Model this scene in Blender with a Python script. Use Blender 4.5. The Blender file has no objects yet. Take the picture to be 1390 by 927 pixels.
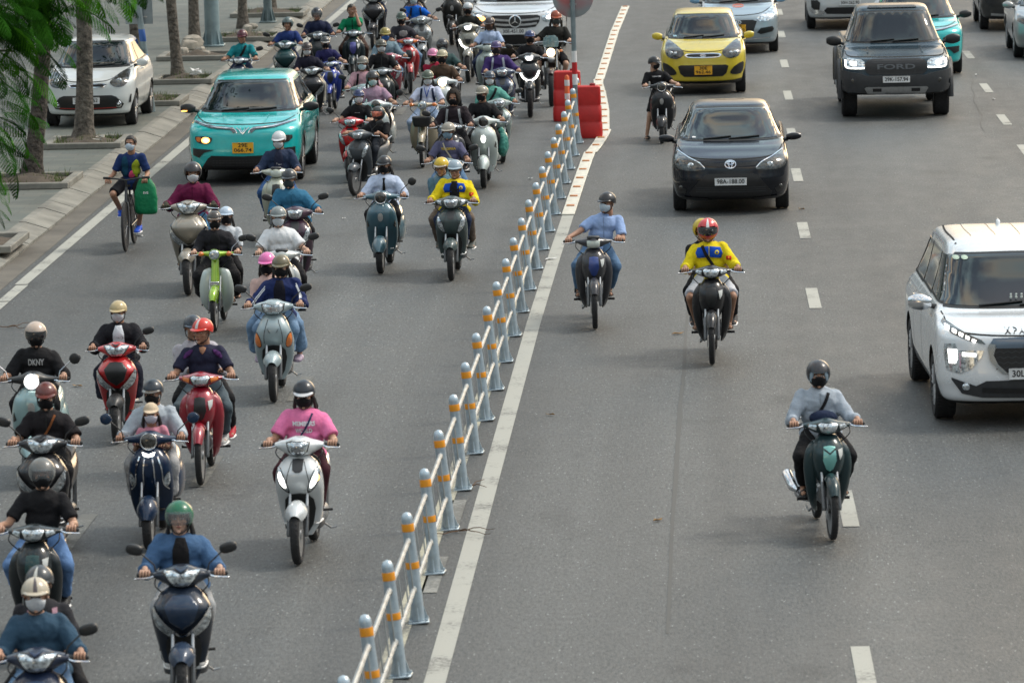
import bpy, bmesh, math, random
import numpy as np
from mathutils import Vector, Matrix, noise
from mathutils.bvhtree import BVHTree
from mathutils.geometry import delaunay_2d_cdt

random.seed(7)
S = bpy.context.scene
COL = S.collection

# ------------------------------------------------------------------ camera
F = 6950.0                 # focal length in photo pixels (photo 1390 x 927)
CAM_H = 7.6
ROLL = math.radians(1.3)
PITCH = math.atan(886.0 / F)
YAW = -math.atan(309.0 * math.cos(PITCH) / F)
_d = np.array([math.sin(YAW) * math.cos(PITCH), math.cos(YAW) * math.cos(PITCH), -math.sin(PITCH)])
_r = np.array([math.cos(YAW), -math.sin(YAW), 0.0])
_u = np.cross(_r, _d)
RGT = math.cos(ROLL) * _r - math.sin(ROLL) * _u
UPV = math.sin(ROLL) * _r + math.cos(ROLL) * _u
CAMP = np.array([0.0, 0.0, CAM_H])
cd = bpy.data.cameras.new('camera')
cam = bpy.data.objects.new('camera', cd)
COL.objects.link(cam)
cd.sensor_width = 36.0
cd.lens = F / 1390.0 * 36.0
cd.clip_start = 0.5
cd.clip_end = 4000
mw = Matrix(((RGT[0], UPV[0], -_d[0], 0), (RGT[1], UPV[1], -_d[1], 0), (RGT[2], UPV[2], -_d[2], CAM_H), (0, 0, 0, 1)))
cam.matrix_world = mw
cd.dof.use_dof = True
cd.dof.focus_distance = 66.0
cd.dof.aperture_fstop = 6.0
S.camera = cam

def at(px, py, z=0.0):
    """photo pixel -> world point on the horizontal plane z"""
    d = _d * F + RGT * (px - 695.0) - UPV * (py - 463.5)
    t = (z - CAM_H) / d[2]
    return Vector(CAMP + d * t)

def at_y(px, py, Y):
    """photo pixel -> world point on the vertical plane y = Y"""
    d = _d * F + RGT * (px - 695.0) - UPV * (py - 463.5)
    return Vector(CAMP + d * (Y / d[1]))

def proj(p):
    v = np.array(p) - CAMP
    k = F / v.dot(_d)
    return 695.0 + v.dot(RGT) * k, 463.5 - v.dot(UPV) * k

# ------------------------------------------------------------------ light
SUN_EL, SUN_AZ = math.radians(50), math.radians(68)   # azimuth from +Y towards +X
w = bpy.data.worlds.new('World')
S.world = w
w.use_nodes = True
nt = w.node_tree
nt.nodes.clear()
_o = nt.nodes.new('ShaderNodeOutputWorld')
_b = nt.nodes.new('ShaderNodeBackground')
_s = nt.nodes.new('ShaderNodeTexSky')
_s.sky_type = 'NISHITA'
_s.sun_disc = False
_s.sun_elevation = SUN_EL
_s.sun_rotation = SUN_AZ
_s.air_density = 1.0
_s.dust_density = 4.0
_s.ozone_density = 1.0
_b.inputs[1].default_value = 0.12
# thin evening cloud cover: soft grey-white and peach clouds over the sky texture
_tc = nt.nodes.new('ShaderNodeTexCoord')
_mp = nt.nodes.new('ShaderNodeMapping')
_mp.inputs['Scale'].default_value = (1, 1, 2.6)
_n = nt.nodes.new('ShaderNodeTexNoise')
_n.inputs['Scale'].default_value = 5.5
_n.inputs['Detail'].default_value = 6
_n.inputs['Roughness'].default_value = 0.55
_cr = nt.nodes.new('ShaderNodeValToRGB')
_cr.color_ramp.elements[0].position = 0.42
_cr.color_ramp.elements[0].color = (0.12, 0.12, 0.12, 1)
_cr.color_ramp.elements[1].position = 0.60
_cr.color_ramp.elements[1].color = (0.97, 0.97, 0.97, 1)
_n2 = nt.nodes.new('ShaderNodeTexNoise')
_n2.inputs['Scale'].default_value = 3.0
_n2.inputs['Detail'].default_value = 2
_cc = nt.nodes.new('ShaderNodeValToRGB')
_cc.color_ramp.elements[0].position = 0.47
_cc.color_ramp.elements[0].color = (6.2, 8.0, 8.6, 1)
_cc.color_ramp.elements[1].position = 0.64
_cc.color_ramp.elements[1].color = (12.5, 9.6, 6.6, 1)
_mx = nt.nodes.new('ShaderNodeMix')
_mx.data_type = 'RGBA'
L = nt.links.new
L(_tc.outputs['Generated'], _mp.inputs['Vector'])
L(_mp.outputs[0], _n.inputs['Vector'])
L(_mp.outputs[0], _n2.inputs['Vector'])
L(_n.outputs['Fac'], _cr.inputs[0])
L(_n2.outputs['Fac'], _cc.inputs[0])
L(_cr.outputs[0], _mx.inputs[0])
L(_s.outputs[0], _mx.inputs[6])
L(_cc.outputs[0], _mx.inputs[7])
# low sky darkened in its colour to calm reflections, standing in for an unmodelled skyline
_sp = nt.nodes.new('ShaderNodeSeparateXYZ')
_hr = nt.nodes.new('ShaderNodeMapRange')
_hr.interpolation_type = 'SMOOTHSTEP'
_hr.inputs[1].default_value = .06
_hr.inputs[2].default_value = .48
_mh = nt.nodes.new('ShaderNodeMix')
_mh.data_type = 'RGBA'
_mh.inputs[6].default_value = (1.0, 1.12, 1.12, 1)
L(_tc.outputs['Generated'], _sp.inputs[0])
L(_sp.outputs['Z'], _hr.inputs[0])
L(_hr.outputs[0], _mh.inputs[0])
L(_mx.outputs[2], _mh.inputs[7])
# warm low evening glow ahead and to the right
_la, _le = math.radians(15), math.radians(9)
_nv = nt.nodes.new('ShaderNodeVectorMath'); _nv.operation = 'NORMALIZE'
_dt = nt.nodes.new('ShaderNodeVectorMath'); _dt.operation = 'DOT_PRODUCT'
_dt.inputs[1].default_value = (math.sin(_la) * math.cos(_le), math.cos(_la) * math.cos(_le), math.sin(_le))
_pw = nt.nodes.new('ShaderNodeMath'); _pw.operation = 'POWER'; _pw.use_clamp = True; _pw.inputs[1].default_value = 70
_gl = nt.nodes.new('ShaderNodeVectorMath'); _gl.operation = 'SCALE'; _gl.inputs[0].default_value = (40, 29, 17)
_ad = nt.nodes.new('ShaderNodeVectorMath'); _ad.operation = 'ADD'
L(_tc.outputs['Generated'], _nv.inputs[0])
L(_nv.outputs[0], _dt.inputs[0])
L(_dt.outputs['Value'], _pw.inputs[0])
L(_pw.outputs[0], _gl.inputs['Scale'])
L(_gl.outputs[0], _ad.inputs[0])
L(_mh.outputs[2], _ad.inputs[1])
L(_ad.outputs[0], _b.inputs[0])
L(_b.outputs[0], _o.inputs[0])

sl = bpy.data.lights.new('sun', 'SUN')
sl.energy = 1.3
sl.angle = math.radians(13)
sl.color = (1.0, 0.93, 0.82)
sun = bpy.data.objects.new('sun', sl)
COL.objects.link(sun)
_sd = Vector((math.sin(SUN_AZ) * math.cos(SUN_EL), math.cos(SUN_AZ) * math.cos(SUN_EL), math.sin(SUN_EL)))
sun.rotation_euler = _sd.to_track_quat('Z', 'Y').to_euler()
sun.location = (0, 60, 30)
S.view_settings.view_transform = 'Standard'
S.view_settings.look = 'None'
S.view_settings.exposure = 0.62
S.view_settings.gamma = 1.0
S.render.engine = 'CYCLES'
S.cycles.max_bounces = 6
S.cycles.diffuse_bounces = 2
S.cycles.glossy_bounces = 3
S.cycles.transmission_bounces = 4
S.cycles.transparent_max_bounces = 8
S.cycles.caustics_reflective = False
S.cycles.caustics_refractive = False
S.cycles.sample_clamp_indirect = 4.0

# ------------------------------------------------------------------ materials
MATS = {}
def mat(name, rgb=(.5, .5, .5), rough=.5, metal=0., coat=0., bump=0., bscale=200., vary=0., vscale=3., emis=None, estr=0., spec=.5, alpha=1., trans=0., bdist=.01):
    key = name
    if key in MATS: return MATS[key]
    m = bpy.data.materials.new(name)
    m.use_nodes = True
    t = m.node_tree
    p = t.nodes['Principled BSDF']
    p.inputs['Base Color'].default_value = (*rgb, 1)
    p.inputs['Roughness'].default_value = rough
    p.inputs['Metallic'].default_value = metal
    p.inputs['Coat Weight'].default_value = coat
    p.inputs['Coat Roughness'].default_value = .04
    p.inputs['Specular IOR Level'].default_value = spec
    if alpha < 1: p.inputs['Alpha'].default_value = alpha
    if trans: p.inputs['Transmission Weight'].default_value = trans
    if emis:
        p.inputs['Emission Color'].default_value = (*emis, 1)
        p.inputs['Emission Strength'].default_value = estr
    tc = None
    if vary or bump:
        tc = t.nodes.new('ShaderNodeTexCoord')
    if vary:
        n = t.nodes.new('ShaderNodeTexNoise')
        n.inputs['Scale'].default_value = vscale
        n.inputs['Detail'].default_value = 5
        n.inputs['Roughness'].default_value = .65
        t.links.new(tc.outputs['Object'], n.inputs['Vector'])
        mr = t.nodes.new('ShaderNodeMapRange')
        mr.inputs['From Min'].default_value = .3
        mr.inputs['From Max'].default_value = .7
        mr.inputs['To Min'].default_value = 1 - vary
        mr.inputs['To Max'].default_value = 1 + vary
        t.links.new(n.outputs['Fac'], mr.inputs['Value'])
        mm = t.nodes.new('ShaderNodeVectorMath'); mm.operation = 'SCALE'
        mm.inputs[0].default_value = rgb
        t.links.new(mr.outputs[0], mm.inputs['Scale'])
        t.links.new(mm.outputs[0], p.inputs['Base Color'])
        mr2 = t.nodes.new('ShaderNodeMapRange')
        mr2.inputs['To Min'].default_value = max(.02, rough - .1)
        mr2.inputs['To Max'].default_value = min(1, rough + .12)
        t.links.new(n.outputs['Fac'], mr2.inputs['Value'])
        t.links.new(mr2.outputs[0], p.inputs['Roughness'])
    if bump:
        n = t.nodes.new('ShaderNodeTexNoise')
        n.inputs['Scale'].default_value = bscale
        n.inputs['Detail'].default_value = 3
        t.links.new(tc.outputs['Object'], n.inputs['Vector'])
        b = t.nodes.new('ShaderNodeBump')
        b.inputs['Strength'].default_value = bump
        b.inputs['Distance'].default_value = bdist
        t.links.new(n.outputs['Fac'], b.inputs['Height'])
        t.links.new(b.outputs[0], p.inputs['Normal'])
    MATS[key] = m
    return m

def paint(rgb, metal=0.25, rough=.32):
    if max(rgb) < .12: metal *= .25
    return mat('paint %.3f %.3f %.3f' % tuple(rgb), rgb, rough, metal, 1.0 if max(rgb) > .12 else .6, vary=.03 if min(rgb) > .3 else .08, vscale=5, spec=.5 if max(rgb) > .12 else .2)
def cloth(rgb, rough=.85):
    return mat('cloth %.3f %.3f %.3f' % tuple(rgb), rgb, rough, bump=.6, bscale=13, bdist=.03, vary=.12, vscale=9, spec=.2)

BLACK = mat('black plastic', (.018, .019, .02), .38, vary=.2, vscale=14)
DARKP = mat('dark trim plastic', (.035, .037, .04), .5, vary=.2, vscale=14)
RUBBER = mat('tyre rubber', (.022, .022, .023), .82, bump=.5, bscale=120, vary=.35, vscale=20)
CHROME = mat('chrome', (.75, .76, .78), .12, 1.0)
STEEL = mat('brushed steel', (.42, .43, .44), .38, 1.0, vary=.15, vscale=20)
ALLOY = mat('alloy', (.36, .37, .38), .4, .8, vary=.2, vscale=20)
GLASS = mat('car glass', (.005, .010, .011), .03, coat=.3, spec=.6)
LENS = mat('lamp lens', (.55, .60, .63), .06, .7, 1.0, vary=.95, vscale=30)
LENSD = mat('dark lamp lens', (.06, .058, .052), .08, .4, .8, vary=.9, vscale=18)
AMBER = mat('amber lens', (.75, .20, .03), .15, coat=1.0)
ROUGHRED = mat('red lens', (.5, .02, .02), .15, coat=1.0)
MIRR = mat('mirror glass', (.5, .52, .55), .05, 1.0)
WHITEL = mat('white lettering', (.75, .75, .74), .6)
BLACKL = mat('black lettering', (.012, .012, .012), .6)
SEATM = mat('seat vinyl', (.016, .016, .017), .5, bump=.2, bscale=90)
LAMPON = mat('lit white lamp', (.9, .9, .9), .1, emis=(1, .97, .90), estr=2.6)
LAMPWARM = mat('lit warm lamp', (.9, .8, .6), .1, emis=(1, .72, .38), estr=4.5)
LAMPAMB = mat('lit amber lamp', (.9, .4, .1), .1, emis=(1, .42, .08), estr=4.5)
SKIN = [mat('skin %d' % i, c, .52, bump=.08, bscale=180, vary=.09, vscale=14) for i, c in enumerate([(.42, .235, .155), (.36, .19, .12), (.50, .30, .21), (.27, .135, .083)])]
EYE = mat('eye', (.02, .015, .012), .15)
LIP = mat('lip', (.30, .10, .08), .5)
HAIR = mat('black hair', (.012, .010, .009), .42, bump=.6, bscale=150)

# ------------------------------------------------------------------ mesh helpers
class G:
    """accumulates vertices and faces with material slots"""
    def __init__(s): s.v = []; s.f = []; s.m = []; s.n = 0
    def add(s, v, f, m=0):
        v = np.asarray(v, float).reshape(-1, 3)
        k = s.n
        s.v.append(v)
        s.f.extend([tuple(i + k for i in q) for q in f])
        s.m.extend([m] * len(f))
        s.n += len(v)
        return s
    def join(s, g, M=None, m=None):
        for_v = np.concatenate(g.v) if g.v else np.zeros((0, 3))
        if M is not None: for_v = xf(for_v, M)
        k = s.n
        s.v.append(for_v)
        s.f.extend([tuple(i + k for i in q) for q in g.f])
        s.m.extend(g.m if m is None else [m] * len(g.f))
        s.n += len(for_v)
        return s
    def arr(s): return np.concatenate(s.v) if s.v else np.zeros((0, 3))
    def mesh(s, name, mats, smooth=40):
        me = bpy.data.meshes.new(name)
        me.from_pydata(s.arr().tolist(), [], s.f)
        for q in mats: me.materials.append(q)
        if any(s.m): me.polygons.foreach_set('material_index', s.m)
        if smooth:
            me.polygons.foreach_set('use_smooth', [True] * len(s.f))
            if smooth < 180: me.set_sharp_from_angle(angle=math.radians(smooth))
        me.update()
        return me
    def obj(s, name, mats, parent=None, smooth=40, origin=None):
        if not isinstance(mats, (list, tuple)): mats = [mats]
        if origin is not None:
            s.v = [s.arr() - np.array(origin)]
        o = bpy.data.objects.new(name, s.mesh(name, mats, smooth))
        COL.objects.link(o)
        if parent: o.parent = parent
        if origin is not None: o.location = origin
        return o

def xf(v, M):
    M = np.array(M)
    return v @ M[:3, :3].T + M[:3, 3]

def empty(name, loc=(0, 0, 0), rz=0., label=None, cat=None, group=None):
    o = bpy.data.objects.new(name, None)
    COL.objects.link(o)
    o.location = loc
    o.rotation_euler = (0, 0, rz)
    o.empty_display_size = .2
    tag(o, label, cat, group)
    return o

def tag(o, label=None, cat=None, group=None, kind=None):
    if label: o['label'] = label
    if cat: o['category'] = cat
    if group: o['group'] = group
    if kind: o['kind'] = kind
    return o

def box(g, c, s, bev=0., m=0, M=None):
    c = np.array(c, float); h = np.array(s, float) / 2
    if bev <= 0:
        v = [c + h * np.array([x, y, z]) for z in (-1, 1) for y in (-1, 1) for x in (-1, 1)]
        f = [(0, 2, 3, 1), (4, 5, 7, 6), (0, 1, 5, 4), (2, 6, 7, 3), (0, 4, 6, 2), (1, 3, 7, 5)]
    else:
        bev = min(bev, h.min() * .95)
        v = []; idx = {}
        for x in (-1, 1):
            for y in (-1, 1):
                for z in (-1, 1):
                    for a in range(3):
                        q = h - bev; q[a] = h[a]
                        idx[(x, y, z, a)] = len(v)
                        v.append(c + q * np.array([x, y, z]))
        f = []
        cyc = [(-1, -1), (1, -1), (1, 1), (-1, 1)]
        for a in range(3):
            b, d = [(1, 2), (2, 0), (0, 1)][a]
            for sg in (-1, 1):
                q = []
                for p_, r_ in cyc:
                    k = [0, 0, 0]; k[a] = sg; k[b] = p_; k[d] = r_
                    q.append(idx[(*k, a)])
                f.append(tuple(q if sg > 0 else q[::-1]))
        for a in range(3):
            b, d = [(1, 2), (2, 0), (0, 1)][a]
            for p_ in (-1, 1):
                for r_ in (-1, 1):
                    k0 = [0, 0, 0]; k0[a] = -1; k0[b] = p_; k0[d] = r_
                    k1 = list(k0); k1[a] = 1
                    q = (idx[(*k0, b)], idx[(*k1, b)], idx[(*k1, d)], idx[(*k0, d)])
                    f.append(q if p_ * r_ < 0 else q[::-1])
        for x in (-1, 1):
            for y in (-1, 1):
                for z in (-1, 1):
                    q = tuple(idx[(x, y, z, a)] for a in range(3))
                    f.append(q if x * y * z > 0 else q[::-1])
    v = np.array(v)
    if M is not None: v = xf(v, M)
    return g.add(v, f, m)

def tube(g, pts, r, n=8, m=0, cap=True):
    P = np.array(pts, float)
    k = len(P)
    R = np.full(k, r, float) if np.isscalar(r) else np.array(r, float)
    T = np.gradient(P, axis=0)
    T /= np.linalg.norm(T, axis=1)[:, None] + 1e-12
    a = np.array([0, 0, 1.]) if abs(T[0][2]) < .9 else np.array([1., 0, 0])
    N = np.cross(T[0], a); N /= np.linalg.norm(N)
    th = np.arange(n) * 2 * math.pi / n
    V = []
    for i in range(k):
        N = N - T[i] * N.dot(T[i]); N /= np.linalg.norm(N)
        B = np.cross(T[i], N)
        V.append(P[i] + R[i] * (np.cos(th)[:, None] * N + np.sin(th)[:, None] * B))
    V = np.concatenate(V)
    f = []
    for i in range(k - 1):
        for j in range(n):
            a0 = i * n + j; a1 = i * n + (j + 1) % n
            f.append((a0, a1, a1 + n, a0 + n))
    if cap:
        f.append(tuple(range(n - 1, -1, -1)))
        f.append(tuple((k - 1) * n + j for j in range(n)))
    return g.add(V, f, m)

def loft(g, rings, m=0, cap=True, closed=True):
    k = len(rings); n = len(rings[0])
    V = np.concatenate([np.asarray(r, float) for r in rings])
    f = []
    for i in range(k - 1):
        for j in range(n if closed else n - 1):
            a0 = i * n + j; a1 = i * n + (j + 1) % n
            f.append((a0, a1, a1 + n, a0 + n))
    if cap:
        f.append(tuple(range(n - 1, -1, -1)))
        f.append(tuple((k - 1) * n + j for j in range(n)))
    return g.add(V, f, m)

def lathe(g, prof, n=24, M=None, m=0):
    """profile of (radius, height) turned round +Z"""
    th = np.arange(n) * 2 * math.pi / n
    rings = [np.stack([r * np.cos(th), r * np.sin(th), np.full(n, z)], 1) for r, z in prof]
    if M is not None: rings = [xf(r, M) for r in rings]
    return loft(g, rings, m)

def ell(g, c, r, nu=14, nv=9, m=0, M=None):
    c = np.array(c, float)
    V = [[0, 0, -1]]
    for i in range(1, nv):
        e = -math.pi / 2 + math.pi * i / nv
        for j in range(nu):
            a = 2 * math.pi * j / nu
            V.append([math.cos(e) * math.cos(a), math.cos(e) * math.sin(a), math.sin(e)])
    V.append([0, 0, 1])
    f = [(0, 1 + (j + 1) % nu, 1 + j) for j in range(nu)]
    for i in range(nv - 2):
        for j in range(nu):
            a0 = 1 + i * nu + j; a1 = 1 + i * nu + (j + 1) % nu
            f.append((a0, a1, a1 + nu, a0 + nu))
    e = 1 + (nv - 2) * nu; t = len(V) - 1
    f += [(e + j, e + (j + 1) % nu, t) for j in range(nu)]
    V = np.array(V) * np.array(r)
    if M is not None: V = V @ np.array(M)[:3, :3].T
    return g.add(V + c, f, m)

def interp(keys, n):
    """smooth resample of key rows (first column is the parameter)"""
    K = np.array(keys, float)
    t = np.linspace(0, len(K) - 1, n)
    out = []
    for x in t:
        i = min(int(x), len(K) - 2); u = x - i
        p1, p2 = K[i], K[i + 1]
        p0 = K[i - 1] if i > 0 else 2 * p1 - p2
        p3 = K[i + 2] if i + 2 < len(K) else 2 * p2 - p1
        out.append(.5 * ((2 * p1) + (-p0 + p2) * u + (2 * p0 - 5 * p1 + 4 * p2 - p3) * u * u + (-p0 + 3 * p1 - 3 * p2 + p3) * u ** 3))
    return np.array(out)

def sring(a, b0, b1, n=24, e0=2.2, e1=None):
    """superellipse ring: half width a across, from b0 to b1"""
    e1 = e1 or e0
    th = np.arange(n) * 2 * math.pi / n
    c, s = np.cos(th), np.sin(th)
    ex = np.where(s < 0, e0, e1)
    x = a * np.sign(c) * np.abs(c) ** (2 / ex)
    y = (b0 + b1) / 2 + (b1 - b0) / 2 * np.sign(s) * np.abs(s) ** (2 / ex)
    return x, y

def zloft(g, keys, n=24, k=16, m=0, e=2.4):
    """stack of horizontal rings; keys (z, half width, front y, back y)"""
    rings = []
    for row in interp(keys, k):
        x, y = sring(max(row[1], .002), row[2], row[3], n, e if len(row) < 5 else row[4])
        rings.append(np.stack([x, y, np.full(n, row[0])], 1))
    return loft(g, rings, m)

def yloft(g, keys, n=20, k=14, m=0, e=2.4, cx=0.):
    """rings across the vehicle; keys (y, half width, z low, z high)"""
    rings = []
    for row in interp(keys, k):
        x, z = sring(max(row[1], .002), row[2], row[3], n, e)
        rings.append(np.stack([x + cx, np.full(n, row[0]), z], 1)[::-1])
    return loft(g, rings, m)

def xloft(g, keys, n=16, k=15, m=0, e=2.3):
    """rings along x; keys (x, y front, y back, z low, z high)"""
    rings = []
    for row in interp(keys, k):
        hy = max((row[2] - row[1]) / 2, .002)
        y, z = sring(hy, row[3], row[4], n, e)
        rings.append(np.stack([np.full(n, row[0]), y + (row[1] + row[2]) / 2, z], 1))
    return loft(g, rings, m)

def extrude(g, poly, y0, y1, m=0, plane='xz'):
    """flat outline given as (x,z) or (x,y), extruded between y0 and y1"""
    n = len(poly)
    if plane == 'xz':
        a = [(x, y0, z) for x, z in poly]; b = [(x, y1, z) for x, z in poly]
    else:
        a = [(x, y, y0) for x, y in poly]; b = [(x, y, y1) for x, y in poly]
    f = [(i, (i + 1) % n, n + (i + 1) % n, n + i) for i in range(n)]
    f += [tuple(range(n - 1, -1, -1)), tuple(range(n, 2 * n))]
    return g.add(a + b, f, m)

def spline(poly, per=5, closed=True):
    P = np.array(poly, float); n = len(P); out = []
    for i in range(n if closed else n - 1):
        p0, p1, p2, p3 = (P[(i - 1) % n], P[i], P[(i + 1) % n], P[(i + 2) % n])
        if not closed:
            if i == 0: p0 = 2 * p1 - p2
            if i == n - 2: p3 = 2 * p2 - p1
        for k in range(per):
            u = k / per
            out.append(.5 * ((2 * p1) + (-p0 + p2) * u + (2 * p0 - 5 * p1 + 4 * p2 - p3) * u * u + (-p0 + 3 * p1 - 3 * p2 + p3) * u ** 3))
    if not closed: out.append(P[-1])
    return np.array(out)

def inside(poly, x, y):
    c = False; n = len(poly); j = n - 1
    for i in range(n):
        xi, yi = poly[i]; xj, yj = poly[j]
        if (yi > y) != (yj > y) and x < (xj - xi) * (y - yi) / (yj - yi + 1e-15) + xi: c = not c
        j = i
    return c

def bvh_of(g):
    return BVHTree.FromPolygons([Vector(v) for v in g.arr()], g.f)

PL = {'F': (lambda u, v: (u, -9, v), (0, 1, 0)), 'R': (lambda u, v: (9, u, v), (-1, 0, 0)),
      'L': (lambda u, v: (-9, u, v), (1, 0, 0)), 'T': (lambda u, v: (u, v, 9), (0, 0, -1))}

def patch(g, bvh, poly, plane='F', lift=.006, m=0, res=.03, smooth=0, skirt=.012):
    """a thin moulded panel that follows the surface under an outline"""
    P = spline(poly, smooth) if smooth else np.array(poly, float)
    D = []
    for i in range(len(P)):
        a, b = P[i], P[(i + 1) % len(P)]
        k = max(1, int(np.linalg.norm(b - a) / res))
        D += [a + (b - a) * j / k for j in range(k)]
    nb = len(D)
    lo, hi = P.min(0), P.max(0)
    pts = [Vector(d) for d in D]
    Pl = P.tolist()
    x = lo[0] + res / 2
    while x < hi[0]:
        y = lo[1] + res / 2
        while y < hi[1]:
            if inside(Pl, x, y) and min((x - d[0]) ** 2 + (y - d[1]) ** 2 for d in D) > (res * .4) ** 2:
                pts.append(Vector((x, y)))
            y += res
        x += res
    ed = [(i, (i + 1) % nb) for i in range(nb)]
    vs, es, fs, ov, oe, of = delaunay_2d_cdt(pts, ed, [], 1, 1e-6)
    fr, dr = PL[plane]
    V = []; N = []; ok = []
    for q in vs:
        h, nrm, _, _ = bvh.ray_cast(Vector(fr(q[0], q[1])), Vector(dr))
        if h is None:
            V.append((0, 0, 0)); N.append((0, 0, 0)); ok.append(False)
        else:
            if nrm.dot(Vector(dr)) > 0: nrm = -nrm
            V.append(h - Vector(dr) * lift * .7 + nrm * lift * .6); N.append(nrm); ok.append(True)
    ff = [t for t in fs if all(ok[i] for i in t)]
    d = Vector(dr)
    out = []
    for t in ff:
        a, b, c = (Vector(V[i]) for i in t)
        nn = (b - a).cross(c - a)
        out.append(tuple(t) if nn.dot(d) < 0 else tuple(t[::-1]))
    # skirt round the border
    cnt = {}
    for t in out:
        for i in range(3):
            e = (t[i], t[(i + 1) % 3]); cnt[e] = 1
    V = [list(q) for q in V]
    low = {}
    for (a, b) in list(cnt):
        if (b, a) not in cnt:
            for q in (a, b):
                if q not in low:
                    low[q] = len(V); V.append(list(Vector(V[q]) + d * skirt))
            out.append((b, a, low[a], low[b]))
    g.add(V, out, m)
    return g

def strip(g, bvh, line, wd, plane='F', lift=.003, m=0, per=4, res=.04):
    """a narrow line laid on a surface"""
    P = spline(line, per, closed=False) if per else np.array(line, float)
    T = np.gradient(P, axis=0); T /= np.linalg.norm(T, axis=1)[:, None] + 1e-9
    N = np.stack([-T[:, 1], T[:, 0]], 1)
    poly = np.concatenate([P + N * wd / 2, (P - N * wd / 2)[::-1]])
    fr, dr = PL[plane]; d = Vector(dr)
    V = []; ok = []
    for q in np.concatenate([P + N * wd / 2, P - N * wd / 2]):
        h, nrm, _, _ = bvh.ray_cast(Vector(fr(q[0], q[1])), d)
        ok.append(h is not None)
        V.append(h - d * lift * .7 + (nrm if nrm.dot(d) < 0 else -nrm) * lift * .6 if h is not None else Vector())
    n = len(P); f = []
    for i in range(n - 1):
        q = (i, i + 1, n + i + 1, n + i)
        if all(ok[j] for j in q):
            a, b, c = V[q[0]], V[q[1]], V[q[2]]
            f.append(q if (b - a).cross(c - a).dot(d) < 0 else q[::-1])
    g.add([list(v) for v in V], f, m)
    return g

_TX = {}
def text2d(s, size=1., bold=0.0, cw=1.0):
    """flat lettering as triangles, centred"""
    key = (s, bold)
    if key not in _TX:
        c = bpy.data.curves.new('lettering', 'FONT'); c.body = s; c.size = 1; c.align_x = 'CENTER'; c.align_y = 'CENTER'; c.offset = bold
        c.resolution_u = 3
        o = bpy.data.objects.new('lettering', c); COL.objects.link(o)
        me = o.to_mesh()
        v = np.array([q.co[:2] for q in me.vertices]) if len(me.vertices) else np.zeros((0, 2))
        f = [tuple(p.vertices) for p in me.polygons]
        o.to_mesh_clear(); bpy.data.objects.remove(o); bpy.data.curves.remove(c)
        _TX[key] = (v, f)
    v, f = _TX[key]
    v = v.copy(); v[:, 0] *= cw
    return v * size, f

def text_on(g, bvh, s, cx, cz, size, plane='F', lift=.004, m=0, rot=0., bold=0.01, cw=1.0, width=None):
    v, f = text2d(s, size, bold, cw)
    if width: v[:, 0] *= width / (v[:, 0].max() - v[:, 0].min())
    c, sn = math.cos(rot), math.sin(rot)
    fr, dr = PL[plane]; d = Vector(dr); V = []; ok = []
    for q in v:
        u, w_ = q[0] * c - q[1] * sn + cx, q[0] * sn + q[1] * c + cz
        h, nrm, _, _ = bvh.ray_cast(Vector(fr(u, w_)), d)
        ok.append(h is not None); V.append(list(h - d * lift) if h is not None else [0, 0, 0])
    out = []
    for t in f:
        if all(ok[i] for i in t):
            a, b, cc = (Vector(V[i]) for i in t[:3])
            out.append(t if (b - a).cross(cc - a).dot(d) < 0 else t[::-1])
    g.add(V, out, m)
    return g

def text_flat(g, s, M, size, m=0, bold=0.01, width=None, height=None):
    """flat lettering in the local XZ plane facing -Y of matrix M"""
    v, f = text2d(s, size, bold)
    if width: v[:, 0] *= width / (v[:, 0].max() - v[:, 0].min())
    if height: v[:, 1] *= height / (v[:, 1].max() - v[:, 1].min())
    V = np.stack([v[:, 0], np.zeros(len(v)), v[:, 1]], 1)
    return g.add(xf(V, M), f, m)

def RX(a): return Matrix.Rotation(a, 4, 'X')
def RY(a): return Matrix.Rotation(a, 4, 'Y')
def RZ(a): return Matrix.Rotation(a, 4, 'Z')
def TR(x, y, z): return Matrix.Translation((x, y, z))

def remesh(g, voxel, smooth=2, name='tmp', boolean=None):
    """fuse overlapping closed pieces into one continuous skin"""
    me = g.mesh(name, [], 0)
    o = bpy.data.objects.new(name, me); COL.objects.link(o)
    md = o.modifiers.new('r', 'REMESH'); md.mode = 'VOXEL'; md.voxel_size = voxel
    if smooth:
        ms = o.modifiers.new('s', 'SMOOTH'); ms.iterations = smooth; ms.factor = .5
    dg = bpy.context.evaluated_depsgraph_get(); dg.update()
    e = o.evaluated_get(dg); m2 = e.to_mesh()
    v = np.empty(len(m2.vertices) * 3); m2.vertices.foreach_get('co', v)
    nn = np.empty(len(m2.vertices) * 3); m2.vertices.foreach_get('normal', nn)
    f = [tuple(p.vertices) for p in m2.polygons]
    e.to_mesh_clear()
    bpy.data.objects.remove(o); bpy.data.meshes.remove(me)
    return v.reshape(-1, 3), f, nn.reshape(-1, 3)
# ------------------------------------------------------------------ ground, road, markings
def nodes_mat(name):
    m = bpy.data.materials.new(name); m.use_nodes = True
    return m, m.node_tree, m.node_tree.nodes['Principled BSDF']

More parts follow.
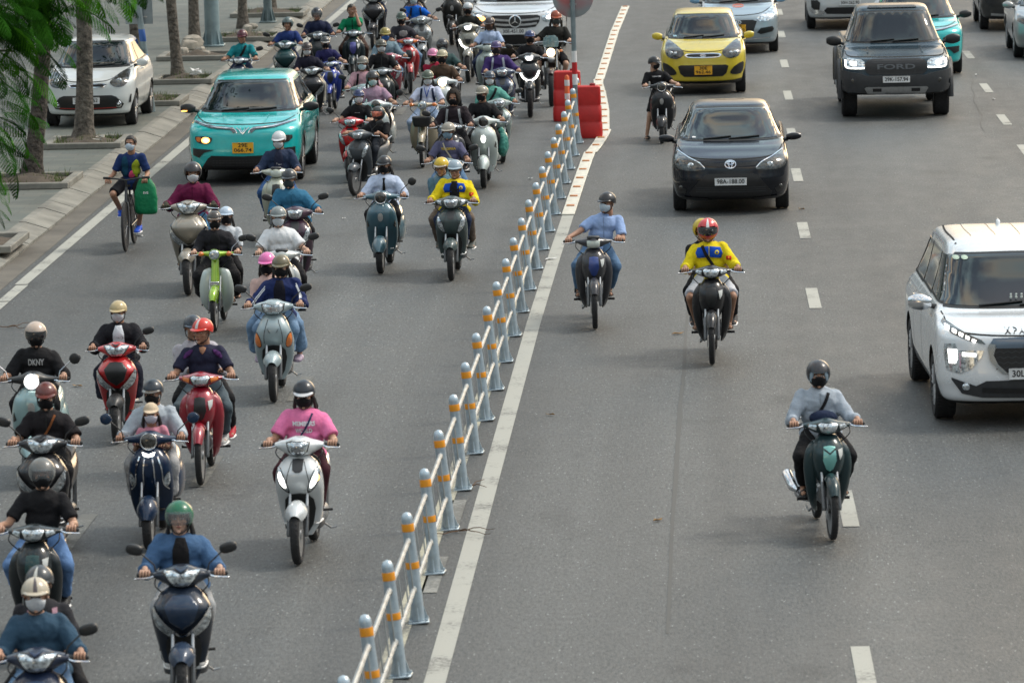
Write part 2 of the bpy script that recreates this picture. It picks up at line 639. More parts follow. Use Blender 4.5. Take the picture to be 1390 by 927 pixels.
def asphalt():
    m, t, p = nodes_mat('asphalt')
    N = t.nodes.new; K = t.links.new
    tc = N('ShaderNodeTexCoord')
    def noi(scale, det=4, ro=.6, mp=None):
        n = N('ShaderNodeTexNoise'); n.inputs['Scale'].default_value = scale; n.inputs['Detail'].default_value = det; n.inputs['Roughness'].default_value = ro
        if mp:
            q = N('ShaderNodeMapping'); q.inputs['Scale'].default_value = mp
            K(tc.outputs['Object'], q.inputs[0]); K(q.outputs[0], n.inputs['Vector'])
        else: K(tc.outputs['Object'], n.inputs['Vector'])
        return n
    big = noi(.45, 4, .6, (1, .06, 1))     # long streaks along the traffic
    mid = noi(2.2, 5, .65, (1, .35, 1))
    fine = noi(34, 3, .85, (1, .25, 1))
    def ramp(src, a, b, lo, hi):
        r = N('ShaderNodeMapRange'); r.inputs[1].default_value = a; r.inputs[2].default_value = b; r.inputs[3].default_value = lo; r.inputs[4].default_value = hi
        K(src.outputs['Fac'], r.inputs[0]); return r
    def mul(a, b):
        q = N('ShaderNodeMath'); q.operation = 'MULTIPLY'; K(a.outputs[0], q.inputs[0]); K(b.outputs[0], q.inputs[1]); return q
    v = mul(mul(ramp(big, .3, .7, .66, 1.28), ramp(mid, .3, .7, .90, 1.10)), ramp(fine, .32, .7, .5, 1.6))
    trk = noi(1.25, 2, .5, (1, .006, 1)); v = mul(v, ramp(trk, .35, .68, .86, 1.12))
    spot = noi(.8, 5, .62, (1, .5, 1)); v = mul(v, ramp(spot, .60, .74, 1.0, .62))
    # bright worn stones
    vo = N('ShaderNodeTexVoronoi'); vo.inputs['Scale'].default_value = 17
    q5 = N('ShaderNodeMapping'); q5.inputs['Scale'].default_value = (1, .3, 1); K(tc.outputs['Object'], q5.inputs[0]); K(q5.outputs[0], vo.inputs['Vector'])
    vr = N('ShaderNodeMapRange'); vr.inputs[1].default_value = .07; vr.inputs[2].default_value = .15; vr.inputs[3].default_value = 3.0; vr.inputs[4].default_value = 1.0
    K(vo.outputs['Distance'], vr.inputs[0])
    v = mul(v, vr)
    sc = N('ShaderNodeVectorMath'); sc.operation = 'SCALE'; sc.inputs[0].default_value = (.080, .0835, .082)
    K(v.outputs[0], sc.inputs['Scale']); K(sc.outputs[0], p.inputs['Base Color'])
    rr = ramp(mid, .3, .7, .5, .68); K(rr.outputs[0], p.inputs['Roughness'])
    p.inputs['Specular IOR Level'].default_value = .5
    b = N('ShaderNodeBump'); b.inputs['Strength'].default_value = .55; b.inputs['Distance'].default_value = .008
    K(fine.outputs['Fac'], b.inputs['Height']); K(b.outputs[0], p.inputs['Normal'])
    return m

def worn_paint(name, rgb, wear=.45):
    m, t, p = nodes_mat(name)
    N = t.nodes.new; K = t.links.new
    tc = N('ShaderNodeTexCoord')
    n = N('ShaderNodeTexNoise'); n.inputs['Scale'].default_value = 22; n.inputs['Detail'].default_value = 6; n.inputs['Roughness'].default_value = .75
    n2 = N('ShaderNodeTexNoise'); n2.inputs['Scale'].default_value = 1.3; n2.inputs['Detail'].default_value = 4
    K(tc.outputs['Object'], n.inputs['Vector']); K(tc.outputs['Object'], n2.inputs['Vector'])
    a = N('ShaderNodeMath'); a.operation = 'ADD'; K(n.outputs['Fac'], a.inputs[0]); K(n2.outputs['Fac'], a.inputs[1])
    r = N('ShaderNodeMapRange'); r.inputs[1].default_value = .55 + wear; r.inputs[2].default_value = .75 + wear; K(a.outputs[0], r.inputs[0])
    mx = N('ShaderNodeMix'); mx.data_type = 'RGBA'
    mx.inputs[6].default_value = (*rgb, 1); mx.inputs[7].default_value = (.11, .11, .10, 1)
    K(r.outputs[0], mx.inputs[0]); K(mx.outputs[2], p.inputs['Base Color'])
    p.inputs['Roughness'].default_value = .6
    b = N('ShaderNodeBump'); b.inputs['Strength'].default_value = .3; b.inputs['Distance'].default_value = .006
    K(n.outputs['Fac'], b.inputs['Height']); K(b.outputs[0], p.inputs['Normal'])
    return m

def paving():
    m, t, p = nodes_mat('stone paving')
    N = t.nodes.new; K = t.links.new
    tc = N('ShaderNodeTexCoord')
    br = N('ShaderNodeTexBrick'); br.inputs['Scale'].default_value = 1.0
    br.inputs['Brick Width'].default_value = .6; br.inputs['Row Height'].default_value = .3; br.inputs['Mortar Size'].default_value = .006
    br.inputs['Color1'].default_value = (.085, .10, .09, 1); br.inputs['Color2'].default_value = (.125, .13, .112, 1); br.inputs['Mortar'].default_value = (.07, .07, .06, 1)
    n = N('ShaderNodeTexNoise'); n.inputs['Scale'].default_value = .8; n.inputs['Detail'].default_value = 8; n.inputs['Roughness'].default_value = .7
    K(tc.outputs['Object'], br.inputs['Vector']); K(tc.outputs['Object'], n.inputs['Vector'])
    r = N('ShaderNodeMapRange'); r.inputs[1].default_value = .3; r.inputs[2].default_value = .7; r.inputs[3].default_value = .75; r.inputs[4].default_value = 1.3
    K(n.outputs['Fac'], r.inputs[0])
    s = N('ShaderNodeVectorMath'); s.operation = 'SCALE'; K(br.outputs['Color'], s.inputs[0]); K(r.outputs[0], s.inputs['Scale'])
    K(s.outputs[0], p.inputs['Base Color']); p.inputs['Roughness'].default_value = .62
    b = N('ShaderNodeBump'); b.inputs['Strength'].default_value = .4; b.inputs['Distance'].default_value = .01
    K(br.outputs['Fac'], b.inputs['Height']); b.invert = True; K(b.outputs[0], p.inputs['Normal'])
    return m

ROAD = asphalt()
g = G(); g.add([(-60, 10, 0), (60, 10, 0), (60, 900, 0), (-60, 900, 0)], [(0, 1, 2, 3)])
tag(g.obj('road', ROAD), kind='structure')
g = G(); g.add([(-900, -300, -.03), (900, -300, -.03), (900, 1500, -.03), (-900, 1500, -.03)], [(0, 1, 2, 3)])
tag(g.obj('ground', mat('bare ground', (.12, .11, .09), .9, vary=.3, vscale=.2)), kind='structure')

# kerb: world x of the gutter edge and of the pavement edge
KX = at(120, 270).x                 # gutter side foot of the kerb
KW = .42
KH = .13
PAVE = paving()
g = G()
x0 = KX - KW
g.add([(x0, 10, KH), (x0, 300, KH), (-60, 300, KH), (-60, 10, KH)], [(0, 1, 2, 3)])
g.add([(x0, 10, KH), (x0, 10, -.02), (x0, 300, -.02), (x0, 300, KH)], [(0, 1, 2, 3)])
tag(g.obj('pavement', PAVE, smooth=0), kind='structure')
KSTONE = mat('granite kerb stone', (.20, .195, .17), .75, bump=.4, bscale=40, vary=.4, vscale=1.6)
g = G()
y = 30.
while y < 200:
    ln = .98
    dx = random.uniform(-.006, .006); dz = random.uniform(-.005, .004)
    prof = [(KX + dx, -.02), (KX + dx, .035 + dz), (KX - .05 + dx, .05 + dz), (KX - KW + .10 + dx, KH + .006 + dz), (KX - KW - .0 + dx, KH + .008 + dz), (KX - KW + dx, -.02)]
    n = len(prof)
    V = [(px_, y + .008, pz) for px_, pz in prof] + [(px_, y + ln, pz) for px_, pz in prof]
    g.add(V, [(i, (i + 1) % n, n + (i + 1) % n, n + i)[::-1] for i in range(n)] + [tuple(range(n)), tuple(range(2 * n - 1, n - 1, -1))])
    y += 1.0
tag(g.obj('kerb', KSTONE, smooth=0), kind='structure')
g = G()
g.add([(KX + .001, 30, .004), (KX + .34, 30, .004), (KX + .34, 300, .004), (KX + .001, 300, .004)], [(0, 1, 2, 3)])
tag(g.obj('gutter', mat('gutter concrete', (.115, .105, .088), .8, bump=.4, bscale=30, vary=.35, vscale=1.2)), kind='structure')

WPAINT = worn_paint('worn white road paint', (.37, .37, .33), .50)
WPAINT2 = worn_paint('very worn white road paint', (.26, .26, .24), .25)
YPAINT = worn_paint('old yellow paint', (.42, .40, .30), .35)
g = G()
def quad(g, pts, z=.006, m=0): g.add([(p[0], p[1], z) for p in pts], [(0, 1, 2, 3)], m)
def strip_line(g, pix, wd, z=.006, m=0, world=False):
    P = [at(*q) for q in pix] if not world else [Vector((*q, 0)) for q in pix]
    P = np.array([p[:2] for p in P])
    T = np.gradient(P, axis=0); T /= np.linalg.norm(T, axis=1)[:, None]
    Nn = np.stack([T[:, 1], -T[:, 0]], 1) * wd / 2
    n = len(P)
    V = [(p[0], p[1], z) for p in P - Nn] + [(p[0], p[1], z) for p in P + Nn]
    g.add(V, [(i, n + i, n + i + 1, i + 1) for i in range(n - 1)], m)
# edge line by the gutter
ex = at(130, 300).x
strip_line(g, [(ex, 66.3), (ex, 300)], .17, world=True)
for yy in (62.6, 64.45): strip_line(g, [(ex + .03, yy), (ex + .03, yy + 1.75)], .16, world=True)
# solid median line then the line of raised pads
strip_line(g, [(560, 1035), (608, 862), (666, 650), (724, 440), (753, 347), (771, 293)], .17)
# lane dashes
for (px_, py_) in [(1172, 912), (1149, 690), (1103, 405), (1090, 313), (1081, 238), (1074, 182), (1069, 130), (1064, 87), (1060, 47), (1057, 17), (1126, 545),
                   (1314, 75), (1338, 120), (1362, 163), (1296, 42), (1281, 14), (1391, 205)]:
    c = at(px_, py_)
    strip_line(g, [(c.x + .02, c.y - 1.05), (c.x, c.y + 1.05)], .15, world=True)
# faint old dashes in the motorbike lane
for (px_, py_) in [(617, 700), (590, 780)]:
    c = at(px_, py_); strip_line(g, [(c.x, c.y - .9), (c.x, c.y + .9)], .14, world=True, m=1)
for (px_, py_) in [(104, 722), (408, 528), (476, 262), (545, 150), (575, 95), (280, 640)]:
    c = at(px_, py_); strip_line(g, [(c.x, c.y - 1.0), (c.x, c.y + 1.0)], .15, world=True, m=1)
# pale strip the barrier stands on
FB = [(594, 779), (568, 845), (544, 918), (719, 393), (760, 270), (787, 192)]
fx = [at(*q) for q in FB]
cf = np.polyfit([p.y for p in fx], [p.x for p in fx], 1)
def fence_x(y): return cf[0] * y + cf[1]
strip_line(g, [(fence_x(36) - .13, 36), (fence_x(92) - .13, 92)], .15, world=True, m=2)
tag(g.obj('road_markings', [WPAINT, WPAINT2, YPAINT]), kind='structure')
# tar repair lines, stains and skid marks on the road
def stain(name, pix, wd, col, z, wob=.04, rough=.6):
    P = [at(*q) for q in pix]
    Q = spline([p[:2] for p in P], 8, closed=False)
    g = G(); n = len(Q); V0 = []; V1 = []
    for i, q in enumerate(Q):
        a = wd * (.6 + .8 * noise.noise(Vector((i * .35, wd * 9, 1.3))) ** 2) * (.3 + .7 * math.sin(math.pi * (i + .5) / n) ** .5)
        ox = wob * noise.noise(Vector((i * .3, 2.7, q[0])))
        V0.append((q[0] - a / 2 + ox, q[1], z)); V1.append((q[0] + a / 2 + ox, q[1], z))
    g.add(V0 + V1, [(i, n + i, n + i + 1, i + 1) for i in range(n - 1)])
    return tag(g.obj(name, mat('tar ' + str(col[0]), col, rough, vary=.2, vscale=6)), kind='structure')
stain('road_crack', [(1318, 105), (1322, 130), (1330, 150), (1337, 180)], .018, (.045, .045, .042), .005, .08)
stain('road_seam', [(905, 860), (920, 600), (926, 520), (938, 380)], .07, (.07, .07, .065), .004, .02)

# raised lane pads with orange reflectors
PADW = mat('pad white', (.62, .60, .52), .6, vary=.2, vscale=8)
PADO = mat('pad orange reflector', (.62, .24, .08), .45)
path = [(849, 10), (834, 45), (821, 86), (812, 114), (816, 129), (820, 151), (820, 183), (812, 196), (798, 214), (788, 242), (780, 266), (771, 293)]
W = np.array([at(*q)[:2] for q in path])
seg = np.linalg.norm(np.diff(W, axis=0), axis=1); cs = np.concatenate([[0], np.cumsum(seg)])
NP_ = 34
for i in range(NP_):
    s_ = cs[-1] * (i + .5) / NP_
    x_ = np.interp(s_, cs, W[:, 0]); y_ = np.interp(s_, cs, W[:, 1])
    x2 = np.interp(min(s_ + .3, cs[-1]), cs, W[:, 0]); y2 = np.interp(min(s_ + .3, cs[-1]), cs, W[:, 1])
    ln = cs[-1] / NP_
    gg = G(); box(gg, (0, 0, .012), (.19, ln - .02, .024), .008)
    o = gg.obj('lane_pad', PADW)
    o.location = (x_, y_, .004); o.rotation_euler = (0, 0, -math.atan2(x_ - x2, y_ - y2) + math.pi if False else math.atan2(-(x2 - x_), (y2 - y_)) + math.pi)
    g2 = G(); box(g2, (0, ln * .3, .034), (.12, .07, .02), .007); g2.obj('reflector', PADO, o)
    tag(o, 'cream road pad with orange reflector in the pad line beside barrier', 'lane pad', 'reflector pads set along the median line')

# ------------------------------------------------------------------ steel lane barrier
POSTB = mat('galvanised blue grey steel', (.46, .55, .61), .34, .5, vary=.2, vscale=9)
RAILM = mat('dull galvanised rail', (.44, .46, .455), .45, .7, vary=.25, vscale=7)
ORANGE = mat('orange reflective band', (.85, .33, .02), .35, coat=.4)
def make_post(i):
    r = empty('barrier_post', (0, 0, 0))
    g = G()
    n = 12
    # round tube flattening to a wider foot with side gussets
    lathe(g, [(.052, .02), (.052, .55), (.047, .84), (.048, .86), (.044, .89), (.030, .915), (.004, .925)], 16)
    g.obj('post_tube', POSTB, r)
    g = G(); lathe(g, [(.0505, .765), (.0515, .77), (.0515, .825), (.0505, .83)], 16); g.obj('reflective_band', ORANGE, r)
    g = G(); lathe(g, [(.0555, .455), (.0565, .46), (.0565, .505), (.0555, .51)], 16); g.obj('reflective_band', ORANGE, r)
    g = G()
    box(g, (0, 0, .009), (.17, .17, .016), .004)
    for a in range(4):
        M = RZ(a * math.pi / 2 + math.pi / 4 * 0)
        V = [(.045, -.004, .017), (.082, -.004, .017), (.053, -.004, .13), (.045, -.004, .13), (.045, .004, .017), (.082, .004, .017), (.053, .004, .13), (.045, .004, .13)]
        g.add(xf(np.array(V), M), [(0, 1, 2, 3), (7, 6, 5, 4), (0, 4, 5, 1), (1, 5, 6, 2), (2, 6, 7, 3)])
    for sx in (-1, 1):
        for sy in (-1, 1): lathe(g, [(.014, .017), (.014, .034), (.002, .036)], 6, TR(sx * .066, sy * .066, 0))
    g.obj('foot_plate', POSTB, r)
    return r
def copy_tree(o, parent=None):
    c = o.copy(); COL.objects.link(c); c.parent = parent
    for ch in list(o.children): copy_tree(ch, c)
    return c
post0 = make_post(0)
# posts from the photograph: tops at these rows, evenly spaced along the road
py0 = at(594, 779).y; py1 = at(760, 270).y
sp = (py1 - py0) / 14.0
ys = []
k = -4
while py0 + k * sp < 88.5: ys.append(py0 + k * sp); k += 1
order = ['nearest', 'second', 'third', 'fourth', 'fifth', 'sixth', 'seventh', 'eighth', 'ninth', 'tenth', 'eleventh', 'twelfth', 'thirteenth', 'fourteenth', 'fifteenth', 'sixteenth', 'seventeenth', 'eighteenth', 'nineteenth', 'twentieth', 'twenty-first', 'twenty-second', 'twenty-third', 'twenty-fourth']
TILT = .095
for i, y_ in enumerate(ys):
    p = post0 if i == 0 else copy_tree(post0)
    p.location = (fence_x(y_), y_, .006)
    p.rotation_euler = (random.uniform(-.012, .012), -TILT + random.uniform(-.012, .012), random.uniform(-.1, .1))
    tag(p, 'blue grey steel barrier post with two orange bands, %s counting from the camera' % order[min(i, 23)], 'barrier post', 'posts of the lane barrier')
    p['i'] = i
def make_rail(L_):
    r = empty('barrier_rail', (0, 0, 0))
    def P(y, z): return (-TILT * z, y, z)
    for z in (.70, .30):
        g = G(); tube(g, [P(.045, z - .03), P(.10, z), P(L_ - .10, z), P(L_ - .045, z - .03)], .021, 8); g.obj('rail', RAILM, r)
    k = 4
    for j in range(k):
        yy = .2 + (L_ - .4) * j / (k - 1)
        g = G(); tube(g, [P(yy, .31), P(yy, .69)], .007, 6); g.obj('bar', RAILM, r)
    return r
rail0 = make_rail(sp)
for i in range(len(ys) - 1):
    r = rail0 if i == 0 else copy_tree(rail0)
    a = Vector((fence_x(ys[i]), ys[i], .006)); b = Vector((fence_x(ys[i + 1]), ys[i + 1], .006))
    r.location = a; r.rotation_euler = (0, 0, -math.atan2(b.x - a.x, b.y - a.y))
    tag(r, 'grey steel double rail panel of the lane barrier, %s panel counting from the camera' % order[min(i, 23)], 'barrier rail', 'rail panels of the lane barrier')

# red water barriers and the sign pole at the head of the lane barrier
REDP = mat('red barrier plastic', (.52, .02, .018), .45, bump=.2, bscale=30, vary=.15, vscale=5)
def water_barrier(x, y, rz, label):
    r = empty('water_barrier', (x, y, .004), rz, label, 'road barrier', 'red plastic barriers at the head of the lane barrier')
    g = G()
    rings = []
    for z, hw, hd in [(0, .25, .20), (.05, .26, .21), (.24, .255, .2), (.26, .245, .19), (.29, .245, .19), (.31, .25, .195), (.52, .245, .16), (.54, .235, .15), (.57, .235, .15), (.59, .24, .155), (.80, .235, .13), (.86, .23, .125), (.88, .2, .10)]:
        X, Y = sring(hw, -hd, hd, 28, 7); rings.append(np.stack([X, Y, np.full(28, z)], 1))
    loft(g, rings); g.obj('shell', REDP, r, smooth=35)
    g = G(); lathe(g, [(.05, .875), (.05, .91), (.035, .92), (.002, .92)], 14, TR(.1, 0, 0)); g.obj('filler_cap', mat('dark red cap', (.25, .02, .02), .5), r)
    return r
c1 = at(797, 189); c2 = at(768, 178)
water_barrier(c1.x, c1.y + .3, 0, 'red plastic water barrier on the right of the sign pole foot')
water_barrier(at(771, 164).x, at(771, 164).y, 0, 'red plastic water barrier tucked behind the blue barrier posts')
c = at(783, 176)
bol = empty('flexible_bollard', (at(790, 130).x, c1.y + .72, .004), 0, 'short orange and white bollard behind the red barriers', 'bollard')
g = G(); lathe(g, [(.09, 0), (.09, .03), (.045, .06), (.04, 1.0), (.02, 1.03), (.002, 1.035)], 14); g.obj('tube', mat('orange plastic', (.7, .13, .03), .5), bol)
for z in (.62, .85):
    g = G(); lathe(g, [(.0425, z), (.0435, z + .01), (.0435, z + .09), (.0425, z + .1)], 14); g.obj('reflective_band', WHITEL, bol)
sg = empty('round_sign', (at(783, 192).x, at(783, 192).y, .004), 0, 'round traffic sign seen from the back on a striped pole', 'traffic sign')
g = G(); tube(g, [(0, 0, 0), (-.03, 0, 3.1)], .042, 14); g.obj('pole', mat('grey sign pole', (.22, .27, .29), .45, .5, vary=.2, vscale=8), sg)
for z0, z1, mt in [(.95, 1.13, WHITEL), (1.13, 1.33, mat('red band', (.5, .015, .02), .5)), (1.33, 1.52, WHITEL)]:
    g = G(); tube(g, [(-.03 * z0 / 3.1, 0, z0), (-.03 * z1 / 3.1, 0, z1)], .0445, 14); g.obj('pole_band', mt, sg)
g = G(); lathe(g, [(.002, -.006), (.335, -.006), (.345, 0), (.335, .006), (.002, .006)], 40, TR(-.02, .06, 2.42) @ RX(math.pi / 2)); 
def sign_back():
    m, t, p = nodes_mat('weathered sign back')
    N = t.nodes.new; K = t.links.new; tc = N('ShaderNodeTexCoord'); n = N('ShaderNodeTexNoise'); n.inputs['Scale'].default_value = 2.4; n.inputs['Detail'].default_value = 1
    r = N('ShaderNodeValToRGB'); r.color_ramp.elements[0].position = .42; r.color_ramp.elements[0].color = (.33, .36, .38, 1); r.color_ramp.elements[1].position = .62; r.color_ramp.elements[1].color = (.46, .16, .17, 1)
    K(tc.outputs['Object'], n.inputs['Vector']); K(n.outputs['Fac'], r.inputs[0]); K(r.outputs[0], p.inputs['Base Color']); p.inputs['Roughness'].default_value = .4; p.inputs['Metallic'].default_value = .3
    return m
g.obj('sign_disc', sign_back(), sg)
g = G(); box(g, (-.02, .04, 2.55), (.12, .02, .03), .003); box(g, (-.02, .04, 2.3), (.12, .02, .03), .003); g.obj('bracket', STEEL, sg)

# ------------------------------------------------------------------ pavement furniture and trees
BARK = mat('tree bark', (.115, .10, .082), .9, bump=1.0, bscale=16, vary=.75, vscale=11, bdist=.05)
BARKD = mat('dark tree bark', (.062, .052, .043), .9, bump=1.0, bscale=16, vary=.8, vscale=11, bdist=.05)
SOIL = mat('pit soil', (.07, .055, .04), .95, bump=.8, bscale=40, vary=.4, vscale=6)
LEAFM = mat('street tree leaf', (.05, .10, .022), .55, vary=.5, vscale=3)
LEAFB = mat('bright leaflet', (.075, .19, .02), .5, vary=.45, vscale=4, trans=0)

def crown_mesh(seed, R, n):
    rnd = random.Random(seed); g = G(); V = []; Fc = []
    cl = [(rnd.gauss(0, R * .45), rnd.gauss(0, R * .45), rnd.gauss(0, R * .28)) for _ in range(34)]
    for i in range(n):
        c = rnd.choice(cl); r = R * .26
        p = Vector((c[0] + rnd.gauss(0, r), c[1] + rnd.gauss(0, r), c[2] + rnd.gauss(0, r * .6)))
        a = Vector((rnd.uniform(-1, 1), rnd.uniform(-1, 1), rnd.uniform(-.5, .5))).normalized(); b = a.cross(Vector((rnd.uniform(-1, 1), rnd.uniform(-1, 1), 1))).normalized()
        s = rnd.uniform(.09, .2); k = len(V)
        V += [p - a * s, p - b * s * .4, p + a * s, p + b * s * .4]; Fc.append((k, k + 1, k + 2, k + 3))
    g.add([list(v) for v in V], Fc)
    return g
CROWN = None
def trunk(g, x0, x1, H, r0, r1, seed, nn=16, bend=.12):
    rnd = random.Random(seed); rings = []
    for k in range(18):
        u = k / 17; z = H * u
        r = r0 + (r1 - r0) * u + r0 * .55 * math.exp(-z * 5.5)
        cx = x0 + (x1 - x0) * u + bend * math.sin(u * 4 + seed) * u; cy = bend * .6 * math.sin(u * 3 + seed * 2) * u
        th = np.arange(nn) * 2 * math.pi / nn
        rr = np.array([r * (1 + .10 * noise.noise(Vector((math.cos(t) * 1.7, math.sin(t) * 1.7, z * 2.2 + seed * 9)))) for t in th])
        rings.append(np.stack([cx + rr * np.cos(th), cy + rr * np.sin(th), np.full(nn, z)], 1))
    loft(g, rings); return rings[-1].mean(0)
def street_tree(px, py, wpx, dx, label, seed, dark=False, H=4.6):
    global CROWN
    c = at(px, py, KH)
    scl = (np.array(proj(c + Vector((1, 0, 0)))) - np.array(proj(c)))[0]
    r = wpx / scl / 2
    root = empty('street_tree', c, 0, label, 'tree', 'trees along the pavement')
    g = G(); top = trunk(g, 0, dx, H, r, r * .62, seed)
    for k in range(5):
        a = k * 1.257 + seed; L_ = 1.6
        tube(g, [top - np.array([0, 0, .25]), top + np.array([math.cos(a) * .5, math.sin(a) * .5, .6]), top + np.array([math.cos(a) * L_, math.sin(a) * L_, 1.6])], [r * .45, r * .3, r * .12], 8)
    g.obj('trunk', BARKD if dark else BARK, root)
    if CROWN is None: CROWN = crown_mesh(5, 2.1, 2600).mesh('crown', [LEAFM], 0)
    o = bpy.data.objects.new('crown', CROWN); COL.objects.link(o); o.parent = root; o.location = (top[0], top[1], top[2] + 1.9); o.rotation_euler = (0, 0, seed * 1.7)
    return root
GRASSM = mat('pit weeds', (.09, .13, .03), .8, vary=.4, vscale=9)
def pit(px, py, wpx, dpth, label, seed, weeds=True):
    """square stone kerbed planting pit round a trunk; px,py centre of its near edge"""
    c = at(px, py, KH)
    scl = (np.array(proj(c + Vector((1, 0, 0)))) - np.array(proj(c)))[0]
    hw = wpx / scl / 2
    root = empty('tree_pit', c, 0, label, 'tree pit', 'stone edged tree pits in the pavement')
    t = .14
    for nm, cx, cy, sx, sy in [('edge', 0, t / 2, 2 * hw, t), ('edge', 0, dpth - t / 2, 2 * hw, t), ('edge', -hw + t / 2, dpth / 2, t, dpth - 2 * t - .01), ('edge', hw - t / 2, dpth / 2, t, dpth - 2 * t - .01)]:
        g = G(); box(g, (cx, cy, .05), (sx, sy, .1), .012); g.obj('edging', KSTONE, root, smooth=30)
    g = G(); n = 14; V = []; rnd = random.Random(seed)
    for j in range(n + 1):
        for i in range(n + 1):
            u, v = i / n, j / n
            z = .03 + .11 * math.sin(math.pi * u) * math.sin(math.pi * v) * (1 + .8 * noise.noise(Vector((u * 5, v * 5, seed))))
            V.append((-hw + t + u * (2 * hw - 2 * t), t + v * (dpth - 2 * t), z))
    g.add(V, [(j * (n + 1) + i, j * (n + 1) + i + 1, (j + 1) * (n + 1) + i + 1, (j + 1) * (n + 1) + i) for j in range(n) for i in range(n)])
    g.obj('soil', SOIL, root)
    if weeds:
        g = G(); V = []; Fc = []
        for _ in range(420):
            x_ = rnd.uniform(-hw + t, hw - t); y_ = rnd.uniform(t, dpth - t)
            if noise.noise(Vector((x_ * 2, y_ * 2, seed))) < -.02: continue
            h = rnd.uniform(.05, .16); a = rnd.uniform(0, 6.28); k = len(V)
            V += [(x_ - .008 * math.cos(a), y_ - .008 * math.sin(a), .05), (x_ + .008 * math.cos(a), y_ + .008 * math.sin(a), .05), (x_ + rnd.uniform(-.06, .06), y_ + rnd.uniform(-.06, .06), .05 + h)]
            Fc.append((k, k + 1, k + 2))
        g.add(V, Fc); o = g.obj('weeds', GRASSM, root, smooth=0); o['kind'] = 'stuff'
    return root

street_tree(42, 246, 25, .55, 'dark leaning tree trunk with peeling white patches nearest the left edge', 1, True)
street_tree(113, 193, 25, .25, 'straight tree standing right in front of the parked white hatchback', 2)
street_tree(190, 137, 18, -.06, 'tree just left of the blue stickered sign pole', 3)
street_tree(242, 108, 15.5, -.2, 'slim tree in a pit with a paper scrap beside it', 4)
street_tree(265, 65, 15, 0, 'tree rising from a rubble mound beside the flanged steel mast', 5)
street_tree(330, 39, 13, -.02, 'tree behind the man in the teal polo, rubble at its foot', 6)
street_tree(368, 17, 12, .02, 'tree partly hidden behind the bolted steel pole', 7)
pit(110, 203, 108, 1.7, 'tree pit of the tree before the white hatchback', 2)
pit(30, 258, 125, 1.9, 'tree pit at the left edge with a tall corner stone', 1)
pit(-45, 345, 120, 1.9, 'tree pit cut off by the left picture edge', 9, False)
pit(205, 145, 78, 1.7, 'grassy tree pit by the blue stickered pole', 3)
pit(245, 115, 85, 1.5, 'tree pit holding a crumpled white paper', 4)
pit(262, 83, 100, 1.6, 'tree pit full of rubble beside the flanged steel mast', 5, False)
pit(330, 57, 95, 1.7, 'tree pit with broken stones behind the teal polo rider', 6)
pit(362, 24, 100, 1.8, 'weedy tree pit behind the bolted steel pole', 7)
# mast, bolted pole, sign pole
def mast(px, py, r, H, lean, label, rad_flange, name='steel_mast', colr=(.24, .32, .34)):
    c = at(px, py, KH); root = empty(name, c, 0, label, 'pole')
    mt = mat('mast paint %.2f' % colr[0], colr, .5, .2, vary=.22, vscale=3)
    g = G(); tube(g, [(0, 0, .02), (lean * .5, 0, H / 2), (lean, 0, H)], [r, r * .93, r * .86], 20); g.obj('pole', mt, root)
    g = G(); box(g, (0, 0, .02), (rad_flange * 2, rad_flange * 2, .04), .01)
    for a in range(8):
        V = [(r * .9, -.008, .04), (rad_flange * .96, -.008, .04), (r, -.008, .34), (r * .9, -.008, .34), (r * .9, .008, .04), (rad_flange * .96, .008, .04), (r, .008, .34), (r * .9, .008, .34)]
        g.add(xf(np.array(V), RZ(a * math.pi / 4)), [(0, 1, 2, 3), (7, 6, 5, 4), (0, 4, 5, 1), (1, 5, 6, 2), (2, 6, 7, 3)])
    g.obj('base_flange', mt, root)
    return root
mast(289, 63, .165, 6.5, -.03, 'thick pale steel mast with flanged base between the tree pits', .25)
mast(364, 31, .10, 6.5, -.02, 'grey steel pole bolted to a dark plate, white sticker on it', .19, 'steel_pole', (.16, .21, .22))
c = at(207, 152, KH)
bp = empty('parking_sign', c, 0, 'leaning grey pole with blue and white stickers and a square sign plate', 'street sign')
g = G(); tube(g, [(0, 0, 0), (-.24, 0, 2.35)], .058, 14); g.obj('pole', mat('grey steel pole', (.20, .25, .26), .5, .3, vary=.25, vscale=5), bp)
for z, h, cc, nm in [(1.28, .22, (.03, .10, .33), 'blue_sticker'), (.72, .06, (.55, .58, .6), 'white_sticker'), (.63, .05, (.08, .14, .38), 'blue_sticker'), (.95, .1, (.16, .28, .45), 'pale_sticker'), (.35, .06, (.5, .52, .52), 'white_sticker')]:
    g = G(); lathe(g, [(.0585, z), (.0605, z + .004), (.0605, z + h - .004), (.0585, z + h)], 14, Matrix(((1, 0, -.102, 0), (0, 1, 0, 0), (0, 0, 1, 0), (0, 0, 0, 1)))); g.obj(nm, mat(nm + str(cc[0]), cc, .5), bp)
g = G(); box(g, (-.2, .075, 1.9), (.5, .02, .62), .006); g.obj('sign_plate', mat('grey sign back', (.24, .28, .30), .45, .4, vary=.15, vscale=4), bp)
g = G(); box(g, (-.2, .05, 1.72), (.3, .012, .02), .003); box(g, (-.2, .05, 1.98), (.3, .012, .02), .003); g.obj('bracket', STEEL, bp)
